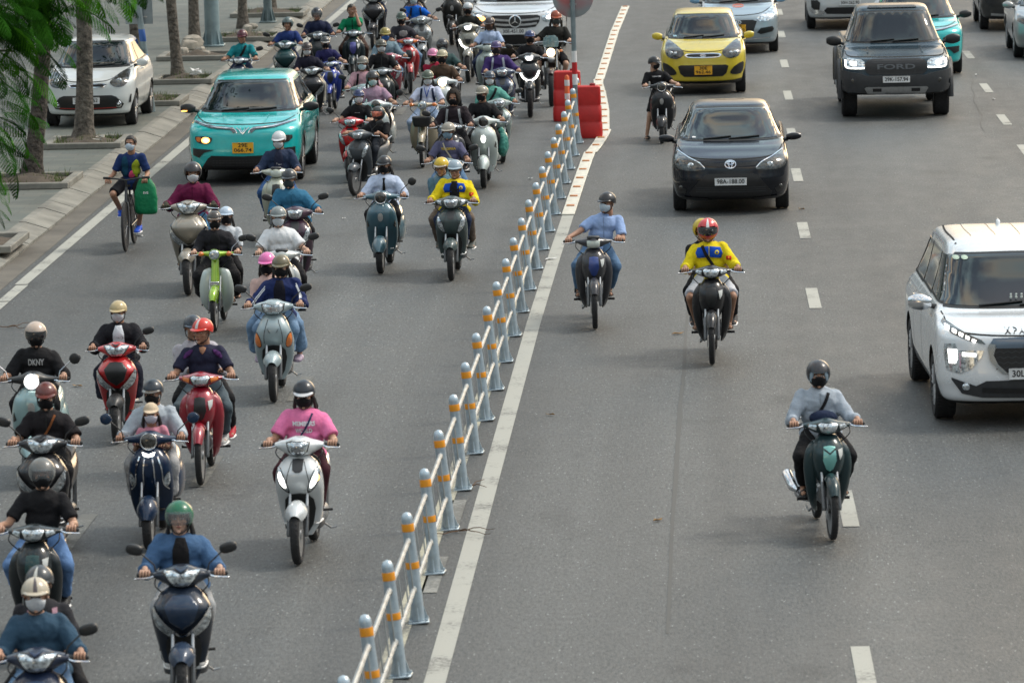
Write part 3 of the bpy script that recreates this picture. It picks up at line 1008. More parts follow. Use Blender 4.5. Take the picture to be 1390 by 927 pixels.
# rubble and litter on the pavement
STONE = mat('broken stone', (.33, .30, .25), .85, bump=.5, bscale=25, vary=.35, vscale=5)
def rock(px, py, s, label, seed, z=KH, mt=STONE, flat=.6, dz=0.):
    rnd = random.Random(seed); g = G(); ell(g, (0, 0, 0), (1, 1, 1), 9, 6)
    v = g.arr(); v = v * (1 + .35 * np.array([noise.noise(Vector(q) * 1.6 + Vector((seed, 0, 0))) for q in v])[:, None])
    v = np.sign(v) * np.abs(v) ** .75 * np.array([s, s * rnd.uniform(.6, .9), s * flat]); v[:, 2] += s * flat * .7
    g.v = [v]
    o = g.obj('rubble_stone', mt, smooth=30); o.location = at(px, py, z) + Vector((0, 0, dz)); o.rotation_euler = (0, 0, rnd.uniform(0, 6))
    tag(o, label, 'stone', 'broken stones lying round the tree pits')
for i, (px_, py_, s_, lb) in enumerate([(336, 47, .16, 'palest broken stone at the foot of the tree behind the teal rider'), (343, 42, .12, 'flat pale stone right of the tree behind the teal rider'), (326, 52, .12, 'brown broken stone left of that tree'),
        (257, 71, .2, 'large stone on the mound at the flanged mast'), (272, 76, .14, 'small stone on the mound front'), (248, 78, .16, 'stone at the left foot of the mound'), (262, 67, .24, 'topmost stone of the mound'),
        (280, 79, .1, 'little stone at the right foot of the mound'), (350, 52, .1, 'small stone on the corner of the pit behind the teal rider')]):
    rock(px_, py_, s_, lb, i + 1, dz=.05)
g = G()
rnd = random.Random(3)
for k in range(5):
    a = rnd.uniform(0, 6); c_ = np.array([rnd.uniform(-.08, .08), rnd.uniform(-.08, .08), .03 + k * .02])
    V = [c_ + np.array([rnd.uniform(-.12, .12), rnd.uniform(-.12, .12), rnd.uniform(0, .08)]) for _ in range(4)]
    g.add(V, [(0, 1, 2), (0, 2, 3), (0, 3, 1), (1, 3, 2)])
o = g.obj('crumpled_paper', WHITEL, smooth=0); o.location = at(264, 105, KH + .1); tag(o, 'crumpled white paper in the pit of the slim tree', 'litter')
g = G()
for k in range(5):
    c_ = np.array([rnd.uniform(-.08, .08), rnd.uniform(-.08, .08), .03 + k * .015])
    V = [c_ + np.array([rnd.uniform(-.1, .1), rnd.uniform(-.1, .1), rnd.uniform(0, .06)]) for _ in range(4)]
    g.add(V, [(0, 1, 2), (0, 2, 3), (0, 3, 1), (1, 3, 2)])
o = g.obj('crumpled_paper', mat('dirty paper', (.4, .38, .33), .8), smooth=0); o.location = at(137, 193, KH + .1); tag(o, 'dirty scrap of paper in the pit before the white hatchback', 'litter')

# dry leaves, chips and twigs on the road
DRYL = mat('dry leaf', (.27, .16, .06), .8); CHIP = mat('pale chip', (.6, .6, .58), .7)
def leaf(px, py, s, lb, mt, name, cat, seed):
    rnd = random.Random(seed); a = rnd.uniform(0, 3.1)
    P = [(-1, 0, .01), (-.4, .35, .03), (.3, .38, .015), (1, .05, .03), (.4, -.32, .01), (-.5, -.3, .03)]
    g = G(); g.add([(x * s, y * s, z * .6) for x, y, z in P] + [(x * s, y * s, z * .6 - .004) for x, y, z in P], [(0, 5, 4, 3, 2, 1)[::-1], (6, 7, 8, 9, 10, 11)[::-1]] + [(i, (i + 1) % 6, 6 + (i + 1) % 6, 6 + i)[::-1] for i in range(6)])
    o = g.obj(name, mt, smooth=0); o.location = at(px, py, .01); o.rotation_euler = (0, 0, a)
    tag(o, lb, cat, 'bits of litter on the road')
for i, (x_, y_, s_, lb, w_) in enumerate([(105, 524, .07, 'dry yellow leaf on the road behind the woman in the black cardigan', 0), (920, 453, .08, 'dry brown leaf left of the rider in white shorts', 0), (747, 563, .05, 'dark leaf in mid road', 0),
     (893, 706, .06, 'small dry leaf on the open lane', 0), (748, 352, .11, 'white plastic shred on the median line', 1), (797, 240, .06, 'pale chip beside the reflector pads', 1), (1088, 284, .06, 'yellowish chip beside the black sedan', 0),
     (467, 297, .04, 'white fleck beside the girl in the school shirt', 1), (720, 243, .05, 'white fleck left of the barrier', 1), (1325, 102, .07, 'white chip on the far right lane', 1), (1349, 135, .07, 'second white chip on the far right lane', 1), (779, 247, .04, 'tiny blue scrap beside the reflector pads', 1)]):
    leaf(x_, y_, s_, lb, CHIP if w_ else DRYL, 'dry_leaf' if not w_ else 'litter_scrap', 'leaf' if not w_ else 'litter', i)
TWIG = mat('twig', (.12, .07, .04), .9)
for (px_, py_, L_, lb, sd) in [(622, 722, .34, 'forked dry twig beside the barrier on the median line', 1), (640, 661, .16, 'short dry twig at a barrier foot', 2), (10, 445, .3, 'thin dry twig on the road at the left edge', 3)]:
    g = G(); rnd = random.Random(sd)
    for b in range(3):
        a = rnd.uniform(-.7, .7) + (math.pi if b == 2 else 0); q = [(0, 0, .012)]
        for _ in range(5): a += rnd.uniform(-.4, .4); q.append((q[-1][0] + math.cos(a) * L_ / 5, q[-1][1] + math.sin(a) * L_ / 2, .012 + rnd.uniform(0, .03)))
        tube(g, q, [.006, .0055, .005, .004, .0035, .002], 5)
    o = g.obj('dry_twig', TWIG); o.location = at(px_, py_, .004); tag(o, lb, 'twig')

# ------------------------------------------------------------------ feathery tree hanging in at the top left
def frond(rnd, L_, droop):
    """one doubly feathered leaf along +X, drooping"""
    V = []; Fc = []
    def leafl(p, d, n, s):
        sd = d.cross(n).normalized(); k = len(V)
        V.extend([p, p + d * s * .5 + sd * s * .16, p + d * s, p + d * s * .5 - sd * s * .16]); Fc.append((k, k + 1, k + 2, k + 3))
    ang = 0.; p = Vector((0, 0, 0)); npin = 15
    for i in range(npin):
        u = i / npin; ang = droop * u
        d = Vector((math.cos(ang), 0, -math.sin(ang))); p = p + d * L_ / npin
        pl = L_ * .30 * math.sin(math.pi * min(1, (u * .85 + .12)))
        for sgn in (-1, 1):
            pd = (d * .55 + Vector((0, sgn, 0)) * 1.0 + Vector((0, 0, -.25 + rnd.uniform(-.15, .1)))).normalized()
            q = p.copy(); nl = 11
            nrm = Vector((math.sin(ang), 0, math.cos(ang)))
            for j in range(nl):
                q = q + pd * pl / nl; pd = (pd + Vector((0, 0, -.05))).normalized()
                for s2 in (-1, 1):
                    ld = (pd * .5 + pd.cross(nrm).normalized() * s2).normalized()
                    leafl(q, ld, nrm, L_ * .052)
    return V, Fc
def feather_tree():
    Y = 47.
    base = Vector((at_y(-190, 500, Y).x, Y, KH))
    root = empty('feathery_tree', base, 0, 'tree with bright feathery leaves hanging into the upper left corner', 'tree')
    g = G(); top = trunk(g, 0, .3, 5.0, .17, .10, 11)
    rnd = random.Random(21)
    g2 = G(); g3 = G()
    tips = [(-20, 30), (40, 10), (90, 25), (20, 70), (-10, 110), (60, -20), (120, -20), (10, 150), (-30, 190), (-20, 235), (150, -40), (30, 25), (0, 60), (75, 5), (-5, 20), (-20, 80), (50, 45), (20, -10), (100, -10), (-30, 280), (5, 205), (35, 95), (0, 0), (25, 5), (-15, 50), (60, 20), (10, 40), (130, -5), (165, -15)]
    for (tx, ty) in tips:
        w_ = at_y(tx - 15, ty - 25, Y + rnd.uniform(-1.6, 1.6)) - base
        w_ = np.array(w_)
        a = np.array(top) * rnd.uniform(.75, 1.0); mid = (a + w_) / 2 + np.array([0, 0, rnd.uniform(.1, .5)])
        tube(g, spline([a, mid, w_], 4, closed=False), np.linspace(.035, .010, 9), 6)
        for q in range(9):
            V, Fc = frond(rnd, rnd.uniform(.34, .56), rnd.uniform(.5, 1.3))
            M = TR(*(w_ + np.array([rnd.uniform(-.2, .2), rnd.uniform(-.4, .4), rnd.uniform(-.16, .16)]))) @ RZ(rnd.uniform(-.9, .9) + (math.pi if q in (4, 8) else 0)) @ RY(rnd.uniform(-.1, .6)) @ RX(rnd.uniform(-.4, .4))
            (g2 if rnd.random() < .62 else g3).add(xf(np.array([list(v) for v in V]), M), Fc)
    g.obj('trunk', BARK, root)
    g2.obj('leaves', mat('feather leaflet', (.022, .085, .010), 1.0, vary=.5, vscale=3, spec=0), root, smooth=0)
    g3.obj('young_leaves', mat('young feather leaflet', (.055, .19, .012), 1.0, vary=.4, vscale=3, spec=0), root, smooth=0)
feather_tree()
# ------------------------------------------------------------------ cars (front at y=0, facing -Y)
WHEELC = {}
def wheel_meshes(r, w, style):
    key = (r, w, style)
    if key in WHEELC: return WHEELC[key]
    g = G(); M = RY(math.pi / 2); rr = r * .66
    prof = [(rr, -w * .42), (rr + .01, -w * .48), (r * .93, -w * .5), (r * .985, -w * .40), (r, -w * .2), (r, w * .2), (r * .985, w * .40), (r * .93, w * .5), (rr + .01, w * .48), (rr, w * .42)]
    lathe(g, prof, 40, M)
    th = np.linspace(0, 2 * math.pi, 60, endpoint=False)
    for k in range(60):   # tread blocks
        for s in (-1, 1):
            A = RX(th[k] + (.03 * s))
            box(g, (s * w * .27, 0, r - .001), (w * .30, r * .06, .008), .002, M=A)
    ty = g.mesh('tyre', [RUBBER])
    g = G()
    lathe(g, [(rr * .99, -w * .40), (rr * .95, -w * .36), (rr * .9, -w * .1), (rr * .9, w * .1), (rr * .95, w * .36), (rr * .99, w * .40)], 36, M)
    n = 5 if style != 'multi' else 9
    for s in (-1, 1):
        for k in range(n):
            a = 2 * math.pi * k / n
            for q in (-.16, .16):
                tube(g, [xf(np.array([[s * w * .36, 0, .03]]), RX(a))[0], xf(np.array([[s * w * .40, math.sin(q) * rr * .9, math.cos(q) * rr * .93]]), RX(a))[0]], [.028, .02], 6)
        lathe(g, [(.055, -.01), (.06, 0), (.03, .015), (.002, .016)], 12, TR(s * w * .37, 0, 0) @ RY(s * math.pi / 2))
    lathe(g, [(.12, -.01), (.12, .01)], 16, M)
    ri = g.mesh('rim', [ALLOY])
    WHEELC[key] = (ty, ri)
    return ty, ri

def boolean_diff(g, cyl):
    def mk(gg):
        me = gg.mesh('b', [], 0); bm = bmesh.new(); bm.from_mesh(me); bmesh.ops.remove_doubles(bm, verts=bm.verts, dist=1e-5); bmesh.ops.recalc_face_normals(bm, faces=bm.faces); bm.to_mesh(me); bm.free()
        o = bpy.data.objects.new('b', me); COL.objects.link(o); return o
    a, b = mk(g), mk(cyl)
    md = a.modifiers.new('x', 'BOOLEAN'); md.object = b; md.operation = 'DIFFERENCE'; md.solver = 'EXACT'
    dg = bpy.context.evaluated_depsgraph_get(); dg.update()
    me = bpy.data.meshes.new_from_object(a.evaluated_get(dg))
    bpy.data.objects.remove(a); bpy.data.objects.remove(b)
    return me

GASK = mat('window rubber', (.012, .012, .012), .5)
PLATEW = mat('white number plate', (.72, .73, .73), .4)
PLATEY = mat('yellow number plate', (.82, .42, .02), .4)
GRILLE = mat('black grille', (.012, .012, .013), .35, vary=.3, vscale=20)
UNDER = mat('underbody black', (.012, .012, .012), .8)
HOLO = mat('seat fabric shade', (.05, .05, .05), .9)

def plan_ring(hw, a, b, n, df=.58, dr=.45):
    # plan outline: rounded nose, straight flanks, rounded tail
    k = 33; hl = (b - a) / 2
    df = min(df, hl * .98); dr = min(dr, hl * .98)
    t = np.linspace(math.pi, 2 * math.pi, k); c, s = np.cos(t), np.sin(t)
    xf_ = hw * np.sign(c) * np.abs(c) ** (2 / n); yf_ = a + df * (1 - np.abs(s) ** (2 / n))
    t = np.linspace(0, math.pi, k); c, s = np.cos(t), np.sin(t)
    xr = hw * np.sign(c) * np.abs(c) ** (2 / 4.5); yr = b - dr * (1 - np.abs(s) ** (2 / 4.5))
    ym = np.linspace(a + df, b - dr, 8)[1:-1]
    X = np.concatenate([xf_, np.full(6, hw), xr, np.full(6, -hw)]); Y = np.concatenate([yf_, ym, yr, ym[::-1]])
    return X, Y

class Car:
    def __init__(s, name, label, cat, pos, rz, L, W, H, wb, ov, r, col, hf=.78, zc=.98, yc=1.0, y0=1.75, y1=3.5, hwt=.55, tail='hatch', nf=3.2, ttyre=.19, zb=.2, metal=.25, rough=.3, style='multi', arch=.06, group=None, extra=None, steer=0):
        s.root = empty(name, pos, rz, label, cat, group)
        s.L, s.W, s.H = L, W, H
        s.paint = paint(col, metal, rough)
        hw = W / 2
        g = G()
        yr = L if tail != 'sedan' else L
        ybb = {'hatch': L - .12, 'sedan': y1 + .75, 'pickup': y1 + .15, 'suv': L - .1}[tail]
        rows = [(zb, hw - .12, .14, L - .15, nf + .6), (zb + .05, hw - .06, .05, L - .05, nf + .4), (zb + .16, hw - .025, .015, L - .01, nf), (zb + .28, hw - .006, 0, L, nf), (.5 * (hf + zb) + .08, hw, .015, L, nf),
                (hf - .12, hw, .035, L - .01, nf), (hf - .05, hw - .004, .07, L - .02, nf), (hf, hw - .015, .15, L - .03, nf), (hf + (zc - hf) * .3, hw - .03, .15 + (yc - .15) * .28, L - .05, nf + .6),
                (hf + (zc - hf) * .6, hw - .045, .15 + (yc - .15) * .56, L - .07, nf + 1.2), (zc - .035, hw - .06, yc - .12, L - .09, nf + 1.6), (zc, hw - .085, yc - .01, (L - .12 if tail in ('hatch', 'suv') else L - .25), nf + 1),
                (zc + .04, hw - .125, yc + .07, ybb, nf + .6), (zc + (H - zc) * .4, hw - .125 - (hw - .125 - hwt) * .42, yc + (y0 - yc) * .45, ybb - (ybb - y1) * .35, nf + .4),
                (zc + (H - zc) * .72, hw - .125 - (hw - .125 - hwt) * .75, yc + (y0 - yc) * .76, ybb - (ybb - y1) * .68, nf + .2), (H - .07, hwt + .01, y0 - .03, y1 + .02, nf), (H - .035, hwt - .04, y0 + .09, y1 - .08, nf), (H - .012, hwt - .14, y0 + .3, y1 - .3, nf), (H, hwt - .34, y0 + .6, y1 - .6, nf)]
        K = interp(rows, len(rows) * 5)
        rings = []
        for z, h_, a, b, e in K:
            X, Y = plan_ring(h_, a, b, e)
            rings.append(np.stack([X, Y, np.full(len(X), z)], 1))
        loft(g, rings)
        if extra: extra(g)
        s.g = g
        s.bvh = bvh_of(g)
        s.ax = [ov, ov + wb]
        cy = G()
        ra = r + arch
        for y in s.ax:
            for sx in (-1, 1):
                lathe(cy, [(ra, -.16), (ra, .16)], 36, TR(sx * (hw - .10), y, r + .01) @ RY(math.pi / 2))
        me = boolean_diff(g, cy)
        me.materials.clear(); me.materials.append(s.paint); me.materials.append(UNDER)
        ni = len(me.polygons)
        mi = []
        for p in me.polygons:
            c = p.center; dark = c.z < zb + .03
            for y in s.ax:
                if math.hypot(c.y - y, c.z - r - .01) < ra + .004 and abs(c.x) < hw and abs(c.x) > hw - .27 and (p.normal.y ** 2 + p.normal.z ** 2 > .5 or abs(c.x) < hw - .2) and math.hypot(c.y - y, c.z - r - .01) > ra - .02: dark = True
                if abs(abs(c.x) - (hw - .26)) < .01 and math.hypot(c.y - y, c.z - r - .01) < ra: dark = True
            mi.append(1 if dark else 0)
        me.polygons.foreach_set('material_index', mi)
        me.polygons.foreach_set('use_smooth', [True] * ni)
        me.set_sharp_from_angle(angle=math.radians(38)); me.name = 'body'
        b = bpy.data.objects.new('body', me); COL.objects.link(b); b.parent = s.root
        ty, ri = wheel_meshes(r, ttyre, style)
        for i, y in enumerate(s.ax):
            for sx in (-1, 1):
                e = bpy.data.objects.new('wheel', ty); COL.objects.link(e); e.parent = s.root
                e.location = (sx * (hw - ttyre / 2 - .012), y, r); e.rotation_euler = (random.uniform(0, 3) if 0 else 0, 0, steer if i == 0 else 0)
                q = bpy.data.objects.new('rim', ri); COL.objects.link(q); q.parent = e
        g = G()
        box(g, (0, ov + wb / 2, zb + .1), (W - .62, L - 1.2, .16), .02)
        g.obj('underbody', UNDER, s.root)
        s.hw, s.zc, s.yc, s.hf, s.y0, s.y1, s.hwt = hw, zc, yc, hf, y0, y1, hwt

    def P(s, name, poly, m, mir=False, plane='F', lift=.006, res=.035, smooth=0, parent=None, skirt=.014):
        out = []
        for sg in ((1, -1) if mir else (1,)):
            pl = plane
            if name == 'lit_lamp' and sg > 0:
                ax_ = sum(a for a, _ in poly) / len(poly); az_ = sum(b_ for _, b_ in poly) / len(poly); poly = [(ax_ + (a - ax_) * .72, az_ + (b_ - az_) * .72) for a, b_ in poly]
            q = poly if sg > 0 else ([(-x, z) for x, z in poly] if plane in 'FT' else poly)
            if plane in 'RL' and sg < 0: pl = 'L' if plane == 'R' else 'R'
            if len(q) > 2 and plane in 'FT' or True:
                g = patch(G(), s.bvh, q, pl, lift, 0, res, smooth, skirt)
            if g.f: out.append(g.obj(name, m, parent or s.root, smooth=50))
        return out[0] if out else None
    def S(s, name, line, wd, m, mir=False, plane='F', lift=.003, per=4, parent=None):
        for sg in ((1, -1) if mir else (1,)):
            q = line if sg > 0 else ([(-x, z) for x, z in line] if plane in 'FT' else line)
            pl = plane
            if plane in 'RL' and sg < 0: pl = 'L' if plane == 'R' else 'R'
            g = strip(G(), s.bvh, q, wd, pl, lift, 0, per)
            if g.f: g.obj(name, m, parent or s.root, smooth=0)
    def y_at(s, x, z):
        h = s.bvh.ray_cast(Vector((x, -9, z)), Vector((0, 1, 0)))
        return h[0].y if h[0] is not None else 0
    def plate(s, lines, x, z, w=.47, h=.11, yellow=False, proud=.03):
        y = min(s.y_at(x - w * .45, z), s.y_at(x + w * .45, z), s.y_at(x, z)) - proud
        g = G(); box(g, (x, y + .008, z), (w, .012, h), .004)
        rim = G()
        for zz in (-1, 1): box(g, (x, y, z + zz * (h / 2 - .003)), (w, .006, .006), 0)
        o = g.obj('number_plate', PLATEY if yellow else PLATEW, s.root)
        g = G()
        n = len(lines)
        for i, t in enumerate(lines):
            hh = h * (.62 if n == 1 else .36)
            zz = z + (0 if n == 1 else (h * .23 if i == 0 else -h * .22))
            wd = w * (.86 if n == 1 else (.45 if i == 0 else .84))
            text_flat(g, t, TR(x, y - .0035, zz), .1, 0, .012, width=wd, height=hh)
        g.obj('plate_lettering', BLACKL, o, smooth=0)
    def mirrors(s, z, y, m, out=.17, size=(.10, .06, .07), sides=(-1, 1), label=None, fold=0):
        for sx in sides:
            g = G()
            x = sx * (s.hw - .08)
            tube(g, [(x, y + .03, z - .05), (x + sx * .1, y, z - .02)], [.03, .022], 8, 1)
            rings = []
            for u in np.linspace(0, 1, 9):
                a = math.sin(math.pi * (.10 + .82 * u)) ** .5
                X_, Z_ = sring(size[1] * a, -size[2] * a, size[2] * a, 16, 2.8)
                rings.append(np.stack([np.full(16, x + sx * (.05 + u * size[0] * 2)), y + X_ + (.03 * u), z + Z_ + .01 * u], 1))
            loft(g, rings)
            g.obj('side_mirror', [m, BLACK], s.root)
    def wind(s, z0, z1, x0, x1, bow=.012, visor=True):
        """windscreen with a dark ceramic border"""
        b = .035
        def outl(d):
            n = 9; P = []
            for i in range(n): u = -1 + 2 * i / (n - 1); P.append((u * (x0 - d), z0 + d - bow * (1 - u * u)))
            for i in range(n): u = 1 - 2 * i / (n - 1); P.append((u * (x1 - d), z1 - d + bow * 1.2 * (1 - u * u)))
            return P
        s.P('windscreen_seal', outl(0), GASK, lift=.005, res=.06)
        o = s.P('windscreen', outl(.022), GLASS, lift=.010, res=.05)
        # wipers lying at the foot of the glass
        g = G()
        for a, bb in ((-.55, .02), (-.02, .6)):
            P = []
            for u in np.linspace(0, 1, 7):
                x = x0 * (a + (bb - a) * u); zz = z0 + .015 + .03 * u
                P.append((x, s.y_at(x, zz) - .025, zz + .01))
            tube(g, P, .011, 6)
        g.obj('wiper', BLACK, s.root)
        return o
    def interior(s, x, z, w=.3, h=.2):
        pass

SEAM = mat('panel gap', (.008, .008, .008), .9)

def two(a): return a + [(-x, z) for x, z in a[::-1]]   # mirror a right-hand outline into a closed symmetrical one

def bar_lines(c, zs, x0, x1, wd, m, name='grille_bar'):
    for z in zs: c.S(name, [(-x0, z), (-x0 / 2, z - .004), (0, z - .006), (x0 / 2, z - .004), (x0, z)], wd, m, lift=.012)

def side_glass(c, zlo, zhi, ya, yb, posts, lean_f=.55, lean_b=.25):
    """side windows between ya and yb, split by pillars"""
    def edge(y, z):   # windscreen pillar and tail slant
        return y
    segs = []
    cuts = [ya] + posts + [yb]
    for i in range(len(cuts) - 1):
        a, b = cuts[i] + .03, cuts[i + 1] - .03
        at_ = a + (lean_f if i == 0 else .05); bt = b - (lean_b if i == len(cuts) - 2 else -.04)
        c.P('side_window', [(a, zlo), (b, zlo + .015), (bt, zhi), (at_, zhi)], GLASS, True, 'R', lift=.006, res=.08)
        c.S('door_gap', [(b + .03, zlo - .01), (b + .03, zlo - .35), (b - .02, .32)], .012, SEAM, True, 'R', per=3)
        g_ = c.S('window_seal', [(a - .03, zlo - .012), ((a + b) / 2, zlo - .006), (b + .05, zlo + .003)], .02, CHROME if i == 9 else GASK, True, 'R', lift=.008)
        if i < len(cuts) - 2:
            h = c.bvh.ray_cast(Vector((9, b - .12, zlo - .14)), Vector((-1, 0, 0)))
            if h[0] is not None:
                for sx in (-1, 1):
                    g = G(); xx = h[0].x * sx
                    tube(g, [(xx - sx * .01, b - .2, zlo - .14), (xx + sx * .03, b - .17, zlo - .14), (xx + sx * .03, b - .05, zlo - .14), (xx - sx * .01, b - .02, zlo - .14)], .013, 6)
                    g.obj('door_handle', c.paint, c.root)

def place(pl, pr, ov):
    """car position from the pixels where its two front tyres stand"""
    a, b = at(*pl), at(*pr)
    m = (a + b) / 2
    return Vector((m.x, m.y - ov, .006))

def cars():
    # ---- black sedan
    c = Car('sedan_car', 'glossy black sedan with white number plate driving in the second lane', 'car', place((917, 286), (1068, 282), .8), .0, 4.41, 1.70, 1.475, 2.55, .82, .30, (.006, .007, .011), hf=.80, zc=1.0, yc=1.05, y0=1.85, y1=2.95, hwt=.54, tail='sedan', metal=.4, rough=.18, group='cars on the open carriageway')
    c.wind(.985, 1.40, .71, .56)
    c.P('headlight', [(.36, .66), (.43, .735), (.60, .80), (.76, .88), (.80, .80), (.795, .70), (.72, .645), (.55, .63), (.42, .64)], LENSD, True, lift=.008, smooth=2)
    c.S('headlight_edge', [(.37, .67), (.45, .745), (.60, .808), (.76, .885)], .012, CHROME, True, lift=.014)
    for sx in (-1, 1):
        g = G(); y = c.y_at(sx * .57, .70); ell(g, (sx * .57, y - .004, .70), (.05, .02, .05)); g.obj('headlight_bulb', LENS, c.root)
    c.P('upper_grille', two([(.0, .735), (.2, .735), (.40, .755), (.36, .70), (.2, .685), (0, .68)][:6]), GRILLE, lift=.006)
    c.P('lower_grille', two([(0, .585), (.32, .585), (.39, .56), (.60, .31), (.56, .245), (0, .235)]), GRILLE, lift=.006)
    bar_lines(c, [.33, .36, .39], .50, 0, .012, DARKP)
    c.S('bumper_lip', [(-.68, .25), (-.6, .235), (0, .215), (.6, .235), (.68, .25)], .035, DARKP, lift=.02)
    for sx in (-1, 1):
        c.P('fog_lamp_bay', [(sx * .63, .36), (sx * .79, .44), (sx * .78, .33), (sx * .66, .29)], GRILLE, lift=.006)
        g = G(); ell(g, (sx * .715, c.y_at(sx * .715, .385) - .01, .385), (.035, .014, .035)); g.obj('fog_lamp', LENSD, c.root)
    def ringpts(cx, cz, rx, rz, n=24): return [(cx + rx * math.cos(t), cz + rz * math.sin(t)) for t in np.linspace(0, 2 * math.pi, n + 1)]
    for (cx, cz, rx, rz) in [(0, .715, .078, .052), (0, .715, .024, .050), (0, .733, .05, .018)]:
        c.S('badge', ringpts(cx, cz, rx, rz), .012, CHROME, lift=.024, per=0)
    c.S('bonnet_gap', [(-.76, .93), (-.66, .84), (-.45, .80), (0, .785), (.45, .80), (.66, .84), (.76, .93)], .012, SEAM)
    c.P('windscreen_sticker', [(-.55, 1.015), (-.5, 1.015), (-.5, 1.03), (-.55, 1.03)], WHITEL, lift=.014)
    side_glass(c, 1.02, 1.33, 1.15, 3.5, [2.2], .55, .45)
    c.plate(['98A-188.00'], 0, .475, .46, .105)
    c.mirrors(1.0, 1.22, c.paint, size=(.11, .06, .055))

    # ---- yellow hatchback
    c = Car('hatchback_taxi', 'small yellow hatchback with yellow number plate behind the scooter rider', 'car', place((901, 127), (1010, 125), .62), .0, 3.6, 1.595, 1.48, 2.385, .64, .285, (.62, .48, .025), hf=.84, zc=1.02, yc=.85, y0=1.45, y1=2.95, hwt=.53, tail='hatch', metal=.05, nf=2.9, group='cars on the open carriageway')
    c.wind(1.0, 1.41, .66, .55)
    c.P('headlight', [(.36, .80), (.52, .925), (.66, .985), (.70, .90), (.70, .78), (.64, .70), (.50, .67), (.39, .72)], LENSD, True, lift=.008, smooth=3)
    for sx in (-1, 1):
        for q, rr in ((.6, .045), (.52, .035)):
            g = G(); ell(g, (sx * q, c.y_at(sx * q, .77) - .006, .77), (rr, .02, rr)); g.obj('headlight_bulb', LENS, c.root)
    c.P('grille_surround', two([(0, .775), (.2, .775), (.31, .765), (.345, .735), (.30, .70), (.2, .688), (0, .685)]), CHROME, lift=.008, smooth=0)
    c.P('upper_grille', two([(0, .755), (.2, .755), (.285, .748), (.31, .732), (.28, .712), (.2, .705), (0, .703)]), GRILLE, lift=.016)
    c.S('badge', ringpts(0, .728, .05, .018), .008, CHROME, lift=.022, per=0)
    g = G(); text_on(g, c.bvh, 'KIA', 0, .727, .03, lift=.024, width=.06); g.obj('badge_lettering', CHROME, c.root, smooth=0)
    c.P('lower_grille', two([(0, .555), (.42, .555), (.47, .53), (.43, .40), (.36, .34), (0, .335)]), GRILLE, lift=.006)
    c.P('fog_lamp_bay', [(.50, .42), (.58, .52), (.74, .60), (.75, .50), (.70, .38), (.54, .37)], GRILLE, True, lift=.006, smooth=2)
    c.S('bumper_lip', [(-.72, .27), (-.5, .24), (0, .23), (.5, .24), (.72, .27)], .05, BLACK, lift=.012)
    c.S('bonnet_gap', [(-.70, 1.0), (-.56, .93), (-.40, .83), (-.2, .80), (0, .795), (.2, .80), (.40, .83), (.56, .93), (.70, 1.0)], .012, SEAM)
    side_glass(c, 1.05, 1.35, 1.0, 3.3, [1.95], .5, .3)
    c.plate(['30E', '962.46'], 0, .46, .33, .165, True)
    c.mirrors(1.03, 1.05, c.paint, size=(.095, .06, .07))
    c.P('windscreen_sticker', [(-.56, 1.03), (-.49, 1.03), (-.49, 1.05), (-.56, 1.05)], mat('pale blue sticker', (.3, .5, .6), .5), lift=.014)

    # ---- pale blue hatchback behind it
    c = Car('hatchback_car', 'pale silver blue hatchback with red round sticker on its bonnet', 'car', place((954, 71), (1052, 71), .72), .0, 3.8, 1.66, 1.50, 2.45, .75, .29, (.36, .43, .47), hf=.82, zc=1.02, yc=.98, y0=1.6, y1=3.1, hwt=.55, metal=.55, group='cars on the open carriageway')
    c.wind(1.0, 1.42, .70, .56)
    c.P('headlight', [(.36, .70), (.46, .79), (.64, .90), (.75, .97), (.775, .86), (.76, .75), (.66, .69), (.50, .665)], LENS, True, lift=.008, smooth=2)
    c.P('upper_grille', two([(0, .70), (.30, .70), (.38, .67), (.30, .44), (.22, .385), (0, .375)]), GRILLE, lift=.006)
    c.P('fog_lamp_bay', [(.38, .44), (.46, .53), (.70, .56), (.735, .50), (.70, .45), (.46, .40)], GRILLE, True, lift=.006)
    c.S('bumper_lip', [(-.65, .33), (0, .30), (.65, .33)], .02, CHROME, lift=.012)
    c.S('badge', ringpts(0, .655, .055, .03), .009, CHROME, lift=.02, per=0)
    g = G(); text_on(g, c.bvh, 'H', 0, .655, .045, lift=.022, rot=-.2); g.obj('badge_lettering', CHROME, c.root, smooth=0)
    c.S('bonnet_sticker', ringpts(0.0, .955, .11, .022), .010, mat('red sticker', (.75, .16, .08), .5), lift=.006, per=0)
    g = G(); text_on(g, c.bvh, 'TAXI', 0, .952, .03, lift=.006, width=.13); g.obj('bonnet_lettering', MATS['red sticker'], c.root, smooth=0)
    c.S('bonnet_gap', [(-.76, .98), (-.5, .84), (-.2, .80), (0, .795), (.2, .80), (.5, .84), (.76, .98)], .012, SEAM)
    side_glass(c, 1.05, 1.35, 1.1, 3.4, [2.05], .5, .3)
    c.plate(['30E', '417.52'], 0, .53, .30, .16, True)
    c.mirrors(1.05, 1.15, paint((.22, .42, .62)), size=(.10, .06, .07))

    # ---- dark pickup
    c = Car('pickup_truck', 'dark blue grey pickup truck with lit headlights and tall tyres', 'pickup truck', place((1139, 160), (1291, 154), .85), -.0, 5.35, 1.90, 1.87, 3.22, .9, .415, (.022, .042, .058), hf=1.06, zc=1.22, yc=1.25, y0=1.95, y1=3.1, hwt=.62, tail='pickup', nf=4.2, ttyre=.27, zb=.42, metal=.45, rough=.25, arch=.07, group='cars on the open carriageway')
    c.wind(1.25, 1.76, .74, .62)
    c.P('roof_rack_band', two([(0, 1.845), (.40, 1.845), (.44, 1.82), (.40, 1.815), (0, 1.815)]), BLACK, lift=.02)
